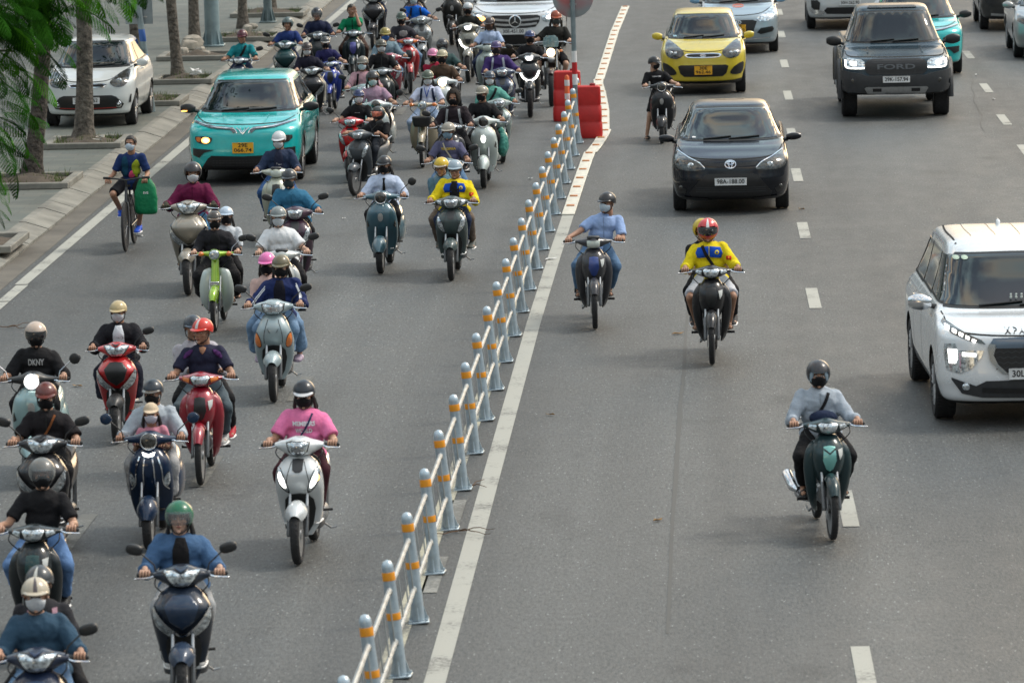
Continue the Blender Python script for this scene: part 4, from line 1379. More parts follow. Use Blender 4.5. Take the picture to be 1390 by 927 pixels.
    c.P('grille', two([(0, 1.05), (.40, 1.05), (.50, 1.02), (.545, .95), (.53, .84), (.46, .78), (0, .775)]), GRILLE, lift=.012)
    bar_lines(c, [1.02, .985, .835, .80], .42, 0, .012, DARKP)
    g = G(); text_on(g, c.bvh, 'FORD', 0, .91, .12, lift=.026, bold=.02, width=.66); g.obj('grille_lettering', mat('grey grille letter', (.10, .11, .12), .4), c.root, smooth=0)
    c.P('headlight', [(.53, .90), (.55, 1.0), (.60, 1.035), (.84, 1.06), (.87, 1.0), (.86, .92), (.80, .88), (.60, .875)], LENS, True, lift=.010)
    c.P('lit_lamp', [(.66, .93), (.66, 1.01), (.81, 1.025), (.815, .95), (.76, .92)], LAMPON, True, lift=.016)
    c.S('daytime_lamp', [(.55, .895), (.80, .895), (.868, .93), (.868, 1.03)], .022, LAMPON, True, lift=.018, per=2)
    c.P('bumper', two([(0, .76), (.50, .76), (.62, .80), (.93, .86), (.94, .66), (.9, .50), (.40, .46), (0, .46)]), DARKP, lift=.05, res=.06, skirt=.06)
    c.P('skid_plate', two([(0, .575), (.52, .575), (.55, .55), (.50, .47), (0, .455)]), STEEL, lift=.062)
    for sx in (-1, 1):
        c.P('tow_hook_slot', [(sx * .26, .50), (sx * .41, .50), (sx * .41, .55), (sx * .26, .55)], GRILLE, lift=.068)
        g = G(); ell(g, (sx * .74, c.y_at(sx * .74, .68) - .055, .68), (.045, .014, .045)); g.obj('fog_lamp', LENSD, c.root)
        g = G(); tube(g, [(sx * .955 + .0, c.ax[0] + .53 * math.cos(t) * 1.0, .43 + .53 * math.sin(t)) for t in np.linspace(-.15, math.pi + .15, 18)], .055, 8); g.obj('wheel_flare', DARKP, c.root)
        g = G(); tube(g, [(sx * .955, c.ax[1] + .53 * math.cos(t), .43 + .53 * math.sin(t)) for t in np.linspace(-.15, math.pi + .15, 18)], .055, 8); g.obj('wheel_flare', DARKP, c.root)
        g = G(); box(g, (sx * .93, 2.45, .44), (.16, 1.6, .05), .02); g.obj('side_step', DARKP, c.root)
    c.S('bonnet_gap', [(-.86, 1.2), (-.83, 1.09), (-.5, 1.075), (0, 1.07), (.5, 1.075), (.83, 1.09), (.86, 1.2)], .014, SEAM)
    c.S('bonnet_crease', [(-.45, 1.21), (-.48, 1.12)], .02, c.paint, True, lift=.02)
    c.P('bed_cover', [(-.72, 3.45), (.72, 3.45), (.72, 5.1), (-.72, 5.1)], BLACK, plane='T', lift=.012, res=.2)
    side_glass(c, 1.28, 1.68, 1.4, 3.25, [2.35], .55, .1)
    c.plate(['29K-157.94'], 0, .70, .47, .11, False, .09)
    c.mirrors(1.28, 1.42, BLACK, size=(.13, .07, .09))
    g = G(); box(g, (0, 2.02, 1.76), (.16, .05, .07), .01); g.obj('camera_pod', BLACK, c.root)

    # ---- white MPV at the right
    a, b = at(1281, 566), at(1254, 519)
    xc = a.x + .87
    c = Car('white_mpv', 'white multi seat car with bright T shaped headlight cut by the right edge', 'car', Vector((xc - .01, a.y - .92 , .006)), .045, 4.6, 1.88, 1.74, 2.92, .92, .345, (.80, .83, .85), hf=1.0, zc=1.13, yc=.95, y0=1.85, y1=3.85, hwt=.655, tail='suv', nf=3.4, ttyre=.215, zb=.24, metal=.12, rough=.25, group='cars on the open carriageway', steer=0)
    c.wind(1.13, 1.61, .80, .685)
    c.P('upper_lamp', [(-.50, .905), (-.60, .945), (-.84, 1.065), (-.865, 1.04), (-.80, .97), (-.60, .89), (-.46, .865)], LENSD, lift=.010)
    for k in range(5):
        u = k / 5; c.P('lamp_segment', [(-.84 + u * .31, 1.03 - u * .14), (-.80 + u * .31, 1.015 - u * .14), (-.81 + u * .31, .985 - u * .135), (-.845 + u * .31, 1.0 - u * .135)], LAMPON if k % 1 == 0 and k < 5 else LENS, lift=.016, res=.03)
    c.P('upper_lamp', [(.50, .905), (.60, .945), (.84, 1.065), (.865, 1.04), (.80, .97), (.60, .89), (.46, .865)], LENSD, lift=.010)
    c.P('headlight', [(.48, .80), (.50, .74), (.60, .62), (.72, .565), (.85, .60), (.875, .78), (.86, .86), (.76, .87), (.74, .80)], LENS, True, lift=.008)
    c.P('lit_lamp', [(.73, .84), (.73, .70), (.76, .64), (.835, .64), (.85, .84)], LAMPON, True, lift=.016)
    c.P('lit_lamp', [(.72, .79), (.53, .775), (.53, .735), (.72, .735)], LAMPON, True, lift=.016)
    c.P('bonnet_front_band', two([(0, .93), (.38, .92), (.42, .86), (.30, .80), (0, .80)]), mat('blue grey band', (.10, .14, .19), .25, .4, coat=1), lift=.008)
    c.P('grille', two([(0, .82), (.36, .82), (.38, .74), (.34, .61), (.28, .575), (0, .57)]), GRILLE, lift=.012)
    for i in range(4):
        z = .61 + .055 * i
        c.S('grille_mesh', [(-.36 + .04 * k, z + (.018 if k % 2 else 0)) for k in range(19)], .009, DARKP, lift=.018, per=0)
    c.P('chrome_blade', [(.36, .86), (.42, .87), (.44, .83), (.42, .70), (.30, .57), (.24, .565), (.34, .66), (.385, .76)], mat('smoked chrome', (.4, .43, .45), .2, .9), True, lift=.020)
    c.P('lower_bumper', two([(0, .50), (.46, .49), (.56, .44), (.80, .52), (.80, .50), (.70, .36), (.5, .32), (0, .31)]), DARKP, lift=.014)
    c.S('bumper_bar', [(-.5, .40), (0, .385), (.5, .40)], .05, GRILLE, lift=.02)
    for sx in (-1, 1):
        g = G(); ell(g, (sx * .66, c.y_at(sx * .66, .43) - .02, .43), (.042, .02, .042)); g.obj('fog_lamp', LENS, c.root)
    for (cx, cz, rot) in [(0, .915, 0), (-.035, .855, 0), (.035, .855, 0)]:
        c.P('badge', [(cx, cz + .035), (cx + .032, cz), (cx, cz - .035), (cx - .032, cz)], CHROME, lift=.03)
    g = G(); text_on(g, c.bvh, 'X P A N D E R', 0, .985, .075, lift=.008, width=.52, bold=.02); g.obj('bonnet_lettering', BLACKL, c.root, smooth=0)
    c.S('bonnet_gap', [(-.83, 1.10), (-.78, 1.0), (-.5, .955), (0, .94), (.5, .955), (.78, 1.0), (.83, 1.10)], .014, SEAM)
    side_glass(c, 1.17, 1.58, 1.1, 4.4, [2.2, 3.2], .6, .45)
    c.plate(['30L-204.16'], 0, .565, .47, .11, False, .05)
    c.mirrors(1.16, 1.25, CHROME, size=(.12, .075, .085))
    for k in (-3, -1, 1, 3):
        c.S('roof_rib', [(k * .13, 2.3), (k * .135, 3.0), (k * .13, 3.6)], .006, DARKP, plane='T')
    for sx in (-1, 1):
        c.S('roof_gutter', [(sx * .58, 2.0), (sx * .60, 3.0), (sx * .57, 3.7)], .02, SEAM, plane='T', lift=.004)
    g = G(); box(g, (.0, 3.4, 1.755), (.04, .15, .08), .018); g.obj('roof_antenna', c.paint, c.root)
    c.P('windscreen_sticker', ringpts(-.60, 1.565, .035, .02, 12)[:-1], mat('pale green sticker', (.5, .62, .5), .5), lift=.015, res=.05)
    c.P('windscreen_sticker', ringpts(-.515, 1.568, .035, .02, 12)[:-1], MATS['pale green sticker'], lift=.015, res=.05)
    g = G()
    for i in range(6):
        x = -.10 + i * .055; z = 1.20
        ell(g, (x, c.y_at(x, z) - .03, z + .02), (.014, .01, .018), 8, 6); ell(g, (x, c.y_at(x, z) - .03, z + .05), (.012, .01, .012), 8, 6)
    g.obj('dashboard_ornaments', mat('pale ornament', (.5, .55, .52), .4), c.root)

    # ---- teal taxi on the left
    TEAL = (.008, .47, .46)
    def vf(pos, label, detail=True, lit_left=True):
        c = Car('teal_taxi', label, 'taxi', pos, 0, 4.3, 1.77, 1.60, 2.61, .86, .33, TEAL, hf=.90, zc=1.07, yc=1.02, y0=1.80, y1=3.4, hwt=.58, tail='suv', nf=3.1, ttyre=.205, zb=.22, metal=.1, rough=.22, group='teal taxis')
        c.wind(1.06, 1.50, .75, .59)
        c.P('light_strip_housing', [(.10, .83), (.16, .885), (.45, .905), (.78, .965), (.80, .945), (.50, .875), (.2, .85), (.14, .80)], mat('smoked strip', (.10, .12, .13), .15, .5, coat=1), True, lift=.010)
        c.S('light_strip', [(.09, .80), (.15, .865), (.45, .89), (.80, .96)], .012, CHROME, True, lift=.018)
        c.S('badge', [(-.10, .875), (-.05, .84), (0, .79), (.05, .84), (.10, .875)], .014, CHROME, lift=.022, per=2)
        c.S('badge', [(-.045, .875), (0, .815), (.045, .875)], .011, CHROME, lift=.026, per=2)
        c.P('headlight', [(-.76, .75), (-.52, .745), (-.485, .71), (-.52, .655), (-.60, .635), (-.72, .66)], LENSD, lift=.010, smooth=2)
        c.P('headlight', [(.76, .75), (.52, .745), (.485, .71), (.52, .655), (.60, .635), (.72, .66)], LENSD, lift=.010, smooth=2)
        if lit_left:
            c.P('turn_signal', [(-.735, .735), (-.66, .735), (-.67, .675), (-.72, .675)], AMBER, lift=.018, smooth=2)
            c.P('lit_turn_signal', ringpts(-.585, .695, .065, .045, 14)[:-1], LAMPAMB, lift=.02, res=.03)
            c.P('lit_core', ringpts(-.575, .692, .035, .026, 12)[:-1], LAMPWARM, lift=.026, res=.03)
        else:
            c.P('lit_lamp', ringpts(.66, .71, .06, .045, 14)[:-1], LAMPON, lift=.02, res=.03)
        c.P('bumper_intake', [(.46, .545), (.80, .565), (.80, .46), (.70, .42), (.62, .50)], BLACK, True, lift=.010)
        c.P('lower_grille', two([(0, .44), (.50, .455), (.56, .41), (.66, .27), (.60, .24), (0, .235)]), GRILLE, lift=.008)
        for z in (.30, .34, .38):
            for k in range(-9, 10):
                if abs(k * .052) < .5: c.S('grille_slot', [(k * .052 - .018, z), (k * .052 + .018, z)], .009, DARKP, lift=.012, per=0)
        c.S('bumper_lip', [(-.68, .255), (-.6, .225), (0, .21), (.6, .225), (.68, .255)], .022, CHROME, lift=.02)
        c.S('bonnet_gap', [(-.80, 1.02), (-.6, .945), (-.3, .925), (0, .92), (.3, .925), (.6, .945), (.80, 1.02)], .010, SEAM)
        c.S('bonnet_crease', [(.36, 1.03), (.30, .93)], .014, c.paint, True, lift=.012)
        side_glass(c, 1.10, 1.44, 1.15, 4.0, [2.2, 3.1], .6, .4)
        c.mirrors(1.10, 1.25, BLACK, size=(.12, .07, .075))
        c.S('wheel_cladding', [(c.ax[0] + .41 * math.cos(t), .34 + .41 * math.sin(t)) for t in np.linspace(-.1, math.pi + .1, 14)], .05, DARKP, True, 'R', lift=.012, per=0)
        c.S('wheel_cladding', [(c.ax[1] + .41 * math.cos(t), .34 + .41 * math.sin(t)) for t in np.linspace(-.1, math.pi + .1, 14)], .05, DARKP, True, 'R', lift=.012, per=0)
        c.P('windscreen_sticker', [(-.70, 1.32), (-.64, 1.32), (-.61, 1.40), (-.66, 1.40)], mat('green permit sticker', (.2, .75, .5), .4), lift=.016)
        return c
    c = vf(place((272, 246), (404, 242), .86) , 'teal electric taxi with a blinking amber light beside the kerb', True, True)
    c.plate(['29E', '066.74'], 0, .575, .33, .165, True)
    g = G(); ell(g, (-1.03, 1.19, 1.07), (.05, .012, .008), 10, 6); g.obj('mirror_signal', LAMPAMB, c.root)
    c = vf(place((1196, 103), (1292, 97), .86), 'teal taxi half hidden behind the dark pickup truck', True, False)
    c.plate(['29E', '014.83'], 0, .575, .33, .165, True)
    g = G(); box(g, (-.02, 2.4, 1.66), (.34, .16, .09), .02); o = g.obj('roof_sign', mat('red roof sign', (.6, .04, .03), .4), c.root)

    # ---- white hatchback parked on the pavement
    p = place((68, 172), (178, 166), .62); p.z = KH + .006
    q = at(126, 170, KH); p.x = q.x; p.y = q.y - .64
    c = Car('parked_hatchback', 'white hatchback parked on the pavement behind a tree trunk', 'car', p, 0, 3.6, 1.595, 1.48, 2.385, .64, .285, (.62, .65, .64), hf=.84, zc=1.02, yc=.85, y0=1.45, y1=2.95, hwt=.53, tail='hatch', metal=.05, nf=2.9)
    c.wind(1.0, 1.41, .66, .55)
    c.P('headlight', [(.40, .80), (.54, .915), (.68, .965), (.70, .88), (.69, .78), (.62, .71), (.50, .70), (.42, .74)], LENSD, True, lift=.008, smooth=3)
    for sx in (-1, 1):
        g = G(); ell(g, (sx * .55, c.y_at(sx * .55, .80) - .006, .80), (.05, .02, .05)); g.obj('headlight_bulb', LENS, c.root)
    c.P('grille_surround', two([(0, .765), (.28, .765), (.34, .745), (.30, .70), (0, .695)]), CHROME, lift=.008)
    c.P('upper_grille', two([(0, .752), (.26, .752), (.31, .74), (.28, .715), (0, .71)]), GRILLE, lift=.016)
    c.P('lower_grille', two([(0, .56), (.42, .56), (.50, .53), (.62, .40), (.58, .33), (.40, .31), (0, .305)]), GRILLE, lift=.008)
    for sx in (-1, 1):
        for rr, m_ in ((.06, CHROME), (.045, LENSD), (.022, LENS)):
            g = G(); ell(g, (sx * .53, c.y_at(sx * .53, .40) - .012 - (.06 - rr) * .4, .40), (rr, .014, rr)); g.obj('fog_lamp', m_, c.root)
    c.P('corner_vent', [(.70, .42), (.73, .56), (.745, .56), (.735, .42)], GRILLE, True, lift=.008)
    c.S('bumper_line', [(-.5, .345), (0, .335), (.5, .345)], .012, mat('red line', (.4, .03, .02), .4), lift=.014)
    c.S('bonnet_gap', [(-.70, 1.0), (-.56, .93), (-.40, .83), (-.2, .80), (0, .795), (.2, .80), (.40, .83), (.56, .93), (.70, 1.0)], .012, SEAM)
    side_glass(c, 1.05, 1.35, 1.0, 3.3, [1.95], .5, .3)
    c.plate(['30L-518.62'], -.02, .475, .47, .11)
    c.mirrors(1.05, 1.05, c.paint, size=(.095, .06, .07))

    # ---- white executive SUV at the top
    c = Car('white_suv', 'white SUV with a big star badge and lit headlights among the scooters', 'car', place((648, 78), (757, 76), .85), 0, 4.65, 1.89, 1.64, 2.87, .86, .36, (.66, .69, .71), hf=.98, zc=1.12, yc=1.2, y0=1.95, y1=3.7, hwt=.62, tail='suv', nf=2.8, ttyre=.235, zb=.24, metal=.12, rough=.22)
    c.wind(1.12, 1.56, .78, .62)
    c.P('grille', two([(0, .90), (.46, .90), (.52, .87), (.50, .76), (.42, .66), (0, .61)]), GRILLE, lift=.010)
    for z, xx in ((.815, .49), (.72, .45)):
        c.S('grille_bar', [(-xx, z + .01), (-.2, z - .015), (.2, z - .015), (xx, z + .01)], .042, STEEL, lift=.02)
    c.S('badge', ringpts(0, .775, .118, .118), .022, CHROME, lift=.035, per=0)
    c.P('badge_disc', ringpts(0, .775, .11, .11)[:-1], GRILLE, lift=.028)
    for a in (90, 210, 330):
        c.P('badge_star', [(0 + .012 * math.cos(math.radians(a + 90)), .775 + .012 * math.sin(math.radians(a + 90))), (.108 * math.cos(math.radians(a)), .775 + .108 * math.sin(math.radians(a))), (.012 * math.cos(math.radians(a - 90)), .775 + .012 * math.sin(math.radians(a - 90)))], CHROME, lift=.036)
    c.P('headlight', [(.56, .80), (.57, .89), (.70, .95), (.88, .985), (.895, .90), (.86, .80), (.72, .76), (.60, .765)], LENS, True, lift=.010, smooth=2)
    c.P('lit_lamp', [(.62, .80), (.62, .88), (.80, .93), (.83, .86), (.76, .80)], LAMPON, True, lift=.018, smooth=2)
    c.P('lit_turn_signal', ringpts(-.72, .84, .10, .05, 14)[:-1], LAMPAMB, lift=.024, res=.04)
    c.P('lower_grille', two([(0, .50), (.50, .50), (.66, .46), (.70, .34), (.5, .30), (0, .29)]), GRILLE, lift=.008)
    c.S('bumper_lip', [(-.70, .33), (0, .30), (.70, .33)], .02, CHROME, lift=.02)
    c.S('bonnet_gap', [(-.86, 1.05), (-.6, .965), (0, .935), (.6, .965), (.86, 1.05)], .012, SEAM)
    side_glass(c, 1.16, 1.5, 1.3, 4.2, [2.4, 3.3], .6, .4)
    c.plate(['30E-451.00'], -.04, .575, .50, .12, False, .05)
    c.mirrors(1.16, 1.4, c.paint)

    # ---- cars at the upper right
    c = Car('white_crossover', 'white crossover at the top edge behind the pickup truck', 'car', place((1112, 39), (1188, 37), .85), 0, 4.3, 1.80, 1.62, 2.61, .86, .34, (.55, .57, .58), hf=.95, zc=1.1, yc=1.1, y0=1.85, y1=3.5, hwt=.60, tail='suv', nf=3.4, zb=.24, group='cars on the open carriageway')
    c.wind(1.08, 1.52, .76, .60)
    c.P('grille', two([(0, .86), (.45, .87), (.5, .80), (.40, .72), (0, .71)]), GRILLE, lift=.01)
    c.P('headlight', [(.52, .78), (.54, .86), (.84, .92), (.86, .82), (.7, .77)], LENS, True, lift=.01)
    c.P('lower_grille', two([(0, .50), (.45, .50), (.52, .43), (.46, .36), (0, .35)]), GRILLE, lift=.01)
    c.P('fog_lamp_bay', [(.62, .45), (.60, .60), (.66, .66), (.80, .66), (.79, .50), (.70, .42)], GRILLE, True, lift=.01)
    c.P('bumper_blade', [(.50, .42), (.58, .44), (.82, .46), (.76, .36), (.56, .34)], CHROME, True, lift=.016)
    side_glass(c, 1.14, 1.46, 1.2, 3.9, [2.2, 3.1], .6, .4)
    c.plate(['30H-262.90'], .05, .60, .47, .11, False, .05); c.mirrors(1.12, 1.3, c.paint)
    c = Car('dark_suv', 'dark grey SUV cut off by the top right corner', 'car', place((1342, 41), (1432, 37), .85), 0, 4.5, 1.86, 1.65, 2.67, .88, .36, (.035, .036, .036), hf=1.0, zc=1.14, yc=1.15, y0=1.9, y1=3.6, hwt=.62, tail='suv', nf=3.0, zb=.25, metal=.5, group='cars on the open carriageway')
    c.wind(1.12, 1.56, .78, .60)
    c.P('grille', two([(0, .92), (.34, .92), (.42, .78), (.32, .62), (0, .61)]), GRILLE, lift=.01)
    c.P('headlight', [(.44, .80), (.5, .92), (.86, 1.0), (.88, .90), (.7, .80)], LENSD, True, lift=.01)
    c.P('fog_lamp_bay', [(.46, .55), (.54, .68), (.84, .70), (.82, .60), (.6, .52)], GRILLE, True, lift=.01)
    c.S('bumper_lip', [(-.7, .36), (0, .33), (.7, .36)], .05, STEEL, lift=.016)
    side_glass(c, 1.16, 1.5, 1.2, 4.0, [2.2, 3.1], .6, .4)
    c.plate(['30G-775.08'], 0, .5, .47, .11); c.mirrors(1.16, 1.35, BLACK)
    c = Car('silver_sedan', 'silver car of which only a flank shows at the right edge', 'car', place((1383, 78), (1486, 76), .85), 0, 4.5, 1.76, 1.48, 2.6, .85, .32, (.40, .41, .41), hf=.82, zc=1.02, yc=1.1, y0=1.85, y1=3.0, hwt=.56, tail='sedan', metal=.6, group='cars on the open carriageway')
    c.wind(1.0, 1.40, .72, .56)
    c.P('headlight', [(.40, .68), (.5, .80), (.80, .88), (.82, .76), (.6, .66)], LENSD, True, lift=.01)
    c.P('grille', two([(0, .74), (.3, .74), (.34, .6), (0, .58)]), GRILLE, lift=.01)
    side_glass(c, 1.04, 1.34, 1.15, 3.5, [2.2], .55, .4); c.mirrors(1.02, 1.25, c.paint)
cars()
# ------------------------------------------------------------------ motorbikes (front contact at origin, facing -Y)
SPOKE = mat('spoke wire', (.45, .46, .47), .35, .9)
BW = {}
FORKM = mat('fork metal', (.16, .165, .17), .4, .7, vary=.2, vscale=20)
def bike_wheel(R, w, style):
    key = (R, w, style)
    if key in BW: return BW[key]
    g = G(); M = RY(math.pi / 2); t = w / 2
    prof = [(R - 1.75 * t + t * 1.0 * math.cos(a) * 1.75 * .5 + t * .9, t * math.sin(a)) for a in np.linspace(-2.4, 2.4, 13)]
    prof = [(min(r, R), z) for r, z in prof]; mx = max(p[0] for p in prof); prof = [(r + R - mx, z) for r, z in prof]
    lathe(g, prof, 36, M)
    for k in range(36):
        for s in (-1, 1):
            box(g, (s * t * .42, 0, R - t * .12), (t * .55, R * .05, t * .16), .002, M=RX(2 * math.pi * k / 36 + s * .04) @ RY(s * .35) if False else RX(2 * math.pi * k / 36 + s * .04))
    ty = g.mesh('tyre', [RUBBER])
    g = G(); ri = R - 1.75 * t
    lathe(g, [(ri + .004, -t * .7), (ri - .012, -t * .5), (ri - .012, t * .5), (ri + .004, t * .7)], 28, M)
    if style == 'spoke':
        for k in range(18):
            a = 2 * math.pi * k / 18
            for s in (-1, 1):
                tube(g, [(s * .025, .03 * math.cos(a + s), .03 * math.sin(a + s)), (s * .006, ri * math.cos(a), ri * math.sin(a))], .0028, 4)
    else:
        n = 5 if style == 'five' else 3
        for k in range(n):
            for q in (-.13, .13):
                a = 2 * math.pi * k / n
                tube(g, [(0, .035 * math.cos(a), .035 * math.sin(a)), (0, ri * math.cos(a + q), ri * math.sin(a + q))], [.016, .011], 6)
    lathe(g, [(.04, -.035), (.045, -.03), (.045, .03), (.04, .035)], 16, M)
    rm = g.mesh('rim', [ALLOY if style != 'spoke' else SPOKE])
    g = G(); lathe(g, [(.055, .0), (.105, .0), (.105, .004), (.055, .004)], 24, TR(-.045 - .004, 0, 0) @ M)
    dm = g.mesh('brake_disc', [STEEL])
    BW[key] = (ty, rm, dm)
    return BW[key]

def add_wheel(root, y, R, w, style, disc=True, name='wheel', steer=None):
    ty, rm, dm = bike_wheel(R, w, style)
    o = bpy.data.objects.new(name, ty); COL.objects.link(o); o.parent = root; o.location = (0, y, R); 
    for nm, me in (('rim', rm), ('brake_disc', dm)):
        if nm == 'brake_disc' and not disc: continue
        q = bpy.data.objects.new(nm, me); COL.objects.link(q); q.parent = o
    return o

def fender_arc(g, R, w0, w1, a0, a1, yc=0., zc=None, m=0, thick=.012, drop=.035, taper=.35):
    """mudguard: angles measured from straight up, negative = forward"""
    n = 14; mcs = 9; rings = []
    for i in range(n):
        u = i / (n - 1); a = a0 + (a1 - a0) * u
        wd = (w0 + (w1 - w0) * u) * (1 - taper * (abs(2 * u - 1) ** 3))
        P = []
        for sgn, rr in ((1, R), (-1, R - thick)):
            for j in range(mcs):
                v = (-1 + 2 * j / (mcs - 1)) * sgn
                r = rr - drop * abs(v) ** 2.6
                P.append((v * wd / 2, yc + r * math.sin(a), zc + r * math.cos(a)))
        rings.append(P)
    loft(g, rings, m)

BIKE = dict(kind='vision', col=(.5, .5, .5), accent=None, lit=None, mirrors='LR', cowl=None, lights='slant', wheel=None, rack=False)

def handlebar(root, hz, hy, w=.34, inner=.17, mirrors='LR', mcol=BLACK, levers=True, mstalk=.24, chrome_m=False, round_m=False):
    for sx in (-1, 1):
        g = G(); tube(g, spline([(sx * (w - .15), hy - .02, hz - .01), (sx * .20, hy - .09, hz - .07), (sx * .10, hy - .06, hz - .17)], 4, closed=False), .0055, 5); g.obj('brake_cable', BLACK, root)
    for sx in (-1, 1):
        g = G(); tube(g, [(sx * inner, hy - .02, hz + .005), (sx * (w - .12), hy + .01, hz)], .012, 8)
        g.obj('handlebar', STEEL, root)
        g = G(); tube(g, [(sx * (w - .13), hy + .01, hz), (sx * (w - .005), hy + .035, hz - .004), (sx * w, hy + .037, hz - .004)], [.0175, .0175, .012], 10); lathe(g, [(.022, 0), (.022, .01)], 10, TR(sx * (w - .125), hy + .012, hz) @ RY(math.pi / 2))
        g.obj('grip', BLACK, root)
        if levers:
            g = G(); tube(g, [(sx * (w - .15), hy - .03, hz - .002), (sx * (w - .09), hy - .065, hz - .012), (sx * (w + .01), hy - .05, hz - .02)], [.010, .008, .006], 7); ell(g, (sx * (w + .01), hy - .05, hz - .02), (.010, .008, .008), 8, 6)
            g.obj('brake_lever', CHROME, root)
        if ('R' if sx > 0 else 'L') in mirrors:
            g = G(); x0 = sx * (inner + .02)
            tx, ty_, tz = sx * (inner + .02 + mstalk * .55), hy - .02, hz + mstalk * .78
            tube(g, [(x0, hy - .02, hz + .01), (x0 + sx * .02, hy - .02, hz + mstalk * .35), (tx, ty_, tz)], .006, 7)
            o = g.obj('side_mirror', CHROME if chrome_m else BLACK, root)
            g = G(); M = TR(tx + sx * .035, ty_, tz + .015) @ RY(-sx * .25)
            if round_m: ell(g, (0, 0, 0), (.055, .018, .055), 18, 10); g.v = [xf(g.arr(), M)]
            else:
                X, Z = sring(.068, -.042, .042, 20, 2.7)
                rings = [np.stack([X * q, np.full(20, yy), Z * q], 1) for yy, q in ((-.022, .35), (-.02, .7), (-.012, .93), (0, 1), (.012, 1), (.014, .95))]
                loft(g, rings); g.v = [xf(g.arr(), M)]
            g.obj('mirror_head', mcol, o)
            g = G(); X, Z = sring(.060, -.036, .036, 18, 2.5); loft(g, [np.stack([X, np.full(18, .0145), Z], 1), np.stack([X, np.full(18, .016), Z], 1)]); g.v = [xf(g.arr(), M)]
            g.obj('mirror_glass', MIRR, o)

def fork(root, axle_z, R, top=(0, .30, .78), off=.075, r=.019, m=None, boot=None):
    for sx in (-1, 1):
        g = G()
        a = np.array([sx * off, 0, axle_z]); b = np.array([sx * off * .95, top[1] - .02, top[2]])
        mid = a + (b - a) * .52
        tube(g, [a + np.array([0, 0, -.02]), a, mid], [.016, .020, .020], 10, 0); tube(g, [mid, b], .014, 10, 1)
        g.obj('fork_leg', [m or FORKM, STEEL], root)

def tail(root, paintm, seatz=.76, y0=.62, L_=1.0, hw=.15, rear_axle=1.26, R=.26, grab=True, engine=True, muf=True, seatm=SEATM, acc=None):
    g = G(); yloft(g, [(y0 - .04, hw * .55, .40, seatz - .05), (y0 + .1, hw * .85, .42, seatz - .02), (y0 + .35, hw * 1.05, .46, seatz), (y0 + .62, hw * 1.08, .54, seatz + .01), (y0 + .85, hw * .85, .62, seatz + .04), (y0 + L_, hw * .35, .72, seatz + .05)], 22, 18, e=2.8)
    body = g.obj('rear_body', paintm, root)
    g = G(); yloft(g, [(y0 - .03, .06, seatz - .02, seatz + .03), (y0 + .06, .12, seatz - .02, seatz + .055), (y0 + .3, .145, seatz - .02, seatz + .05), (y0 + .5, .15, seatz, seatz + .075), (y0 + .72, .135, seatz + .01, seatz + .085), (y0 + .82, .07, seatz + .02, seatz + .075)], 20, 16, e=3)
    g.obj('seat', seatm, root)
    g = G(); tube(g, [(-.12, y0 + .70, seatz + .05), (-.14, y0 + .92, seatz + .10), (0, y0 + 1.0, seatz + .11), (.14, y0 + .92, seatz + .10), (.12, y0 + .70, seatz + .05)], .012, 8)
    g.obj('grab_rail', STEEL if grab else BLACK, root)
    g = G(); ell(g, (0, y0 + L_ - .01, seatz + .0), (.055, .03, .03)); g.obj('tail_lamp', ROUGHRED, root)
    if engine:
        g = G(); box(g, (.0, rear_axle - .28, .30), (.20, .34, .20), .05); ell(g, (.10, rear_axle - .1, .28), (.05, .2, .09)); tube(g, [(0, .75, .33), (0, rear_axle, R)], .05, 8)
        for k in range(5): box(g, (.0, rear_axle - .46 + k * .018, .33), (.17, .008, .14), .002)
        g.obj('engine', ALLOY, root)
    if muf:
        g = G(); tube(g, [(-.12, .80, .24), (-.15, 1.0, .22)], .02, 8); tube(g, [(-.165, 1.0, .24), (-.17, 1.06, .26), (-.18, 1.45, .36), (-.18, 1.47, .365)], [.03, .05, .052, .03], 14)
        g.obj('exhaust', STEEL, root)
        g = G(); box(g, (-.225, 1.25, .32), (.012, .26, .06), .005, M=None); g.obj('exhaust_guard', BLACK, root)
    g = G(); fender_arc(g, R + .035, .13, .10, .15, 1.5, rear_axle, R, thick=.01); g.obj('rear_mudguard', BLACK, root)
    for sx in (-1, 1):
        g = G(); tube(g, [(sx * .12, rear_axle, R), (sx * .14, rear_axle - .06, R + .32)], [.022, .018], 8); g.obj('shock_absorber', STEEL, root)
        g = G(); tube(g, [(sx * .10, .92, .33), (sx * .21, .95, .33)], .012, 6); g.obj('footpeg', RUBBER, root)
    return body

def lamp_patch(root, bvh, poly, m, name='headlight', lift=.007, smooth=3, res=.022, mir=False, parent=None):
    for sg in ((1, -1) if mir else (1,)):
        q = poly if sg > 0 else [(-x, z) for x, z in poly]
        if name in ('headlight', 'turn_signal') and m in (LENS, LENSD, AMBER, LAMPON, LAMPWARM):
            mx = sum(a for a, _ in q) / len(q); mz = sum(b for _, b in q) / len(q)
            gb = patch(G(), bvh, [(mx + (a - mx) * 1.13, mz + (b - mz) * 1.16) for a, b in q], 'F', lift - .004, 0, res, smooth, .01)
            if gb.f: gb.obj('lamp_bezel', BLACK, root, smooth=60)
        mm_ = LENS if m in (LAMPON, LAMPWARM) and name in ('headlight', 'turn_signal') else m
        g = patch(G(), bvh, q, 'F', lift, 0, res, smooth, .01)
        lo_ = g.obj(name, mm_, parent or root, smooth=60) if g.f else None
        if mm_ is not m and lo_:
            g = patch(G(), bvh, [(mx + (a - mx) * .66, mz + (b - mz) * .66) for a, b in q], 'F', lift + .005, 0, res * .8, smooth, .01)
            if g.f: g.obj('lit_bulb', m, lo_, smooth=60)

def two2(a): return a + [(-x, z) for x, z in a[::-1] if abs(x) > 1e-6]

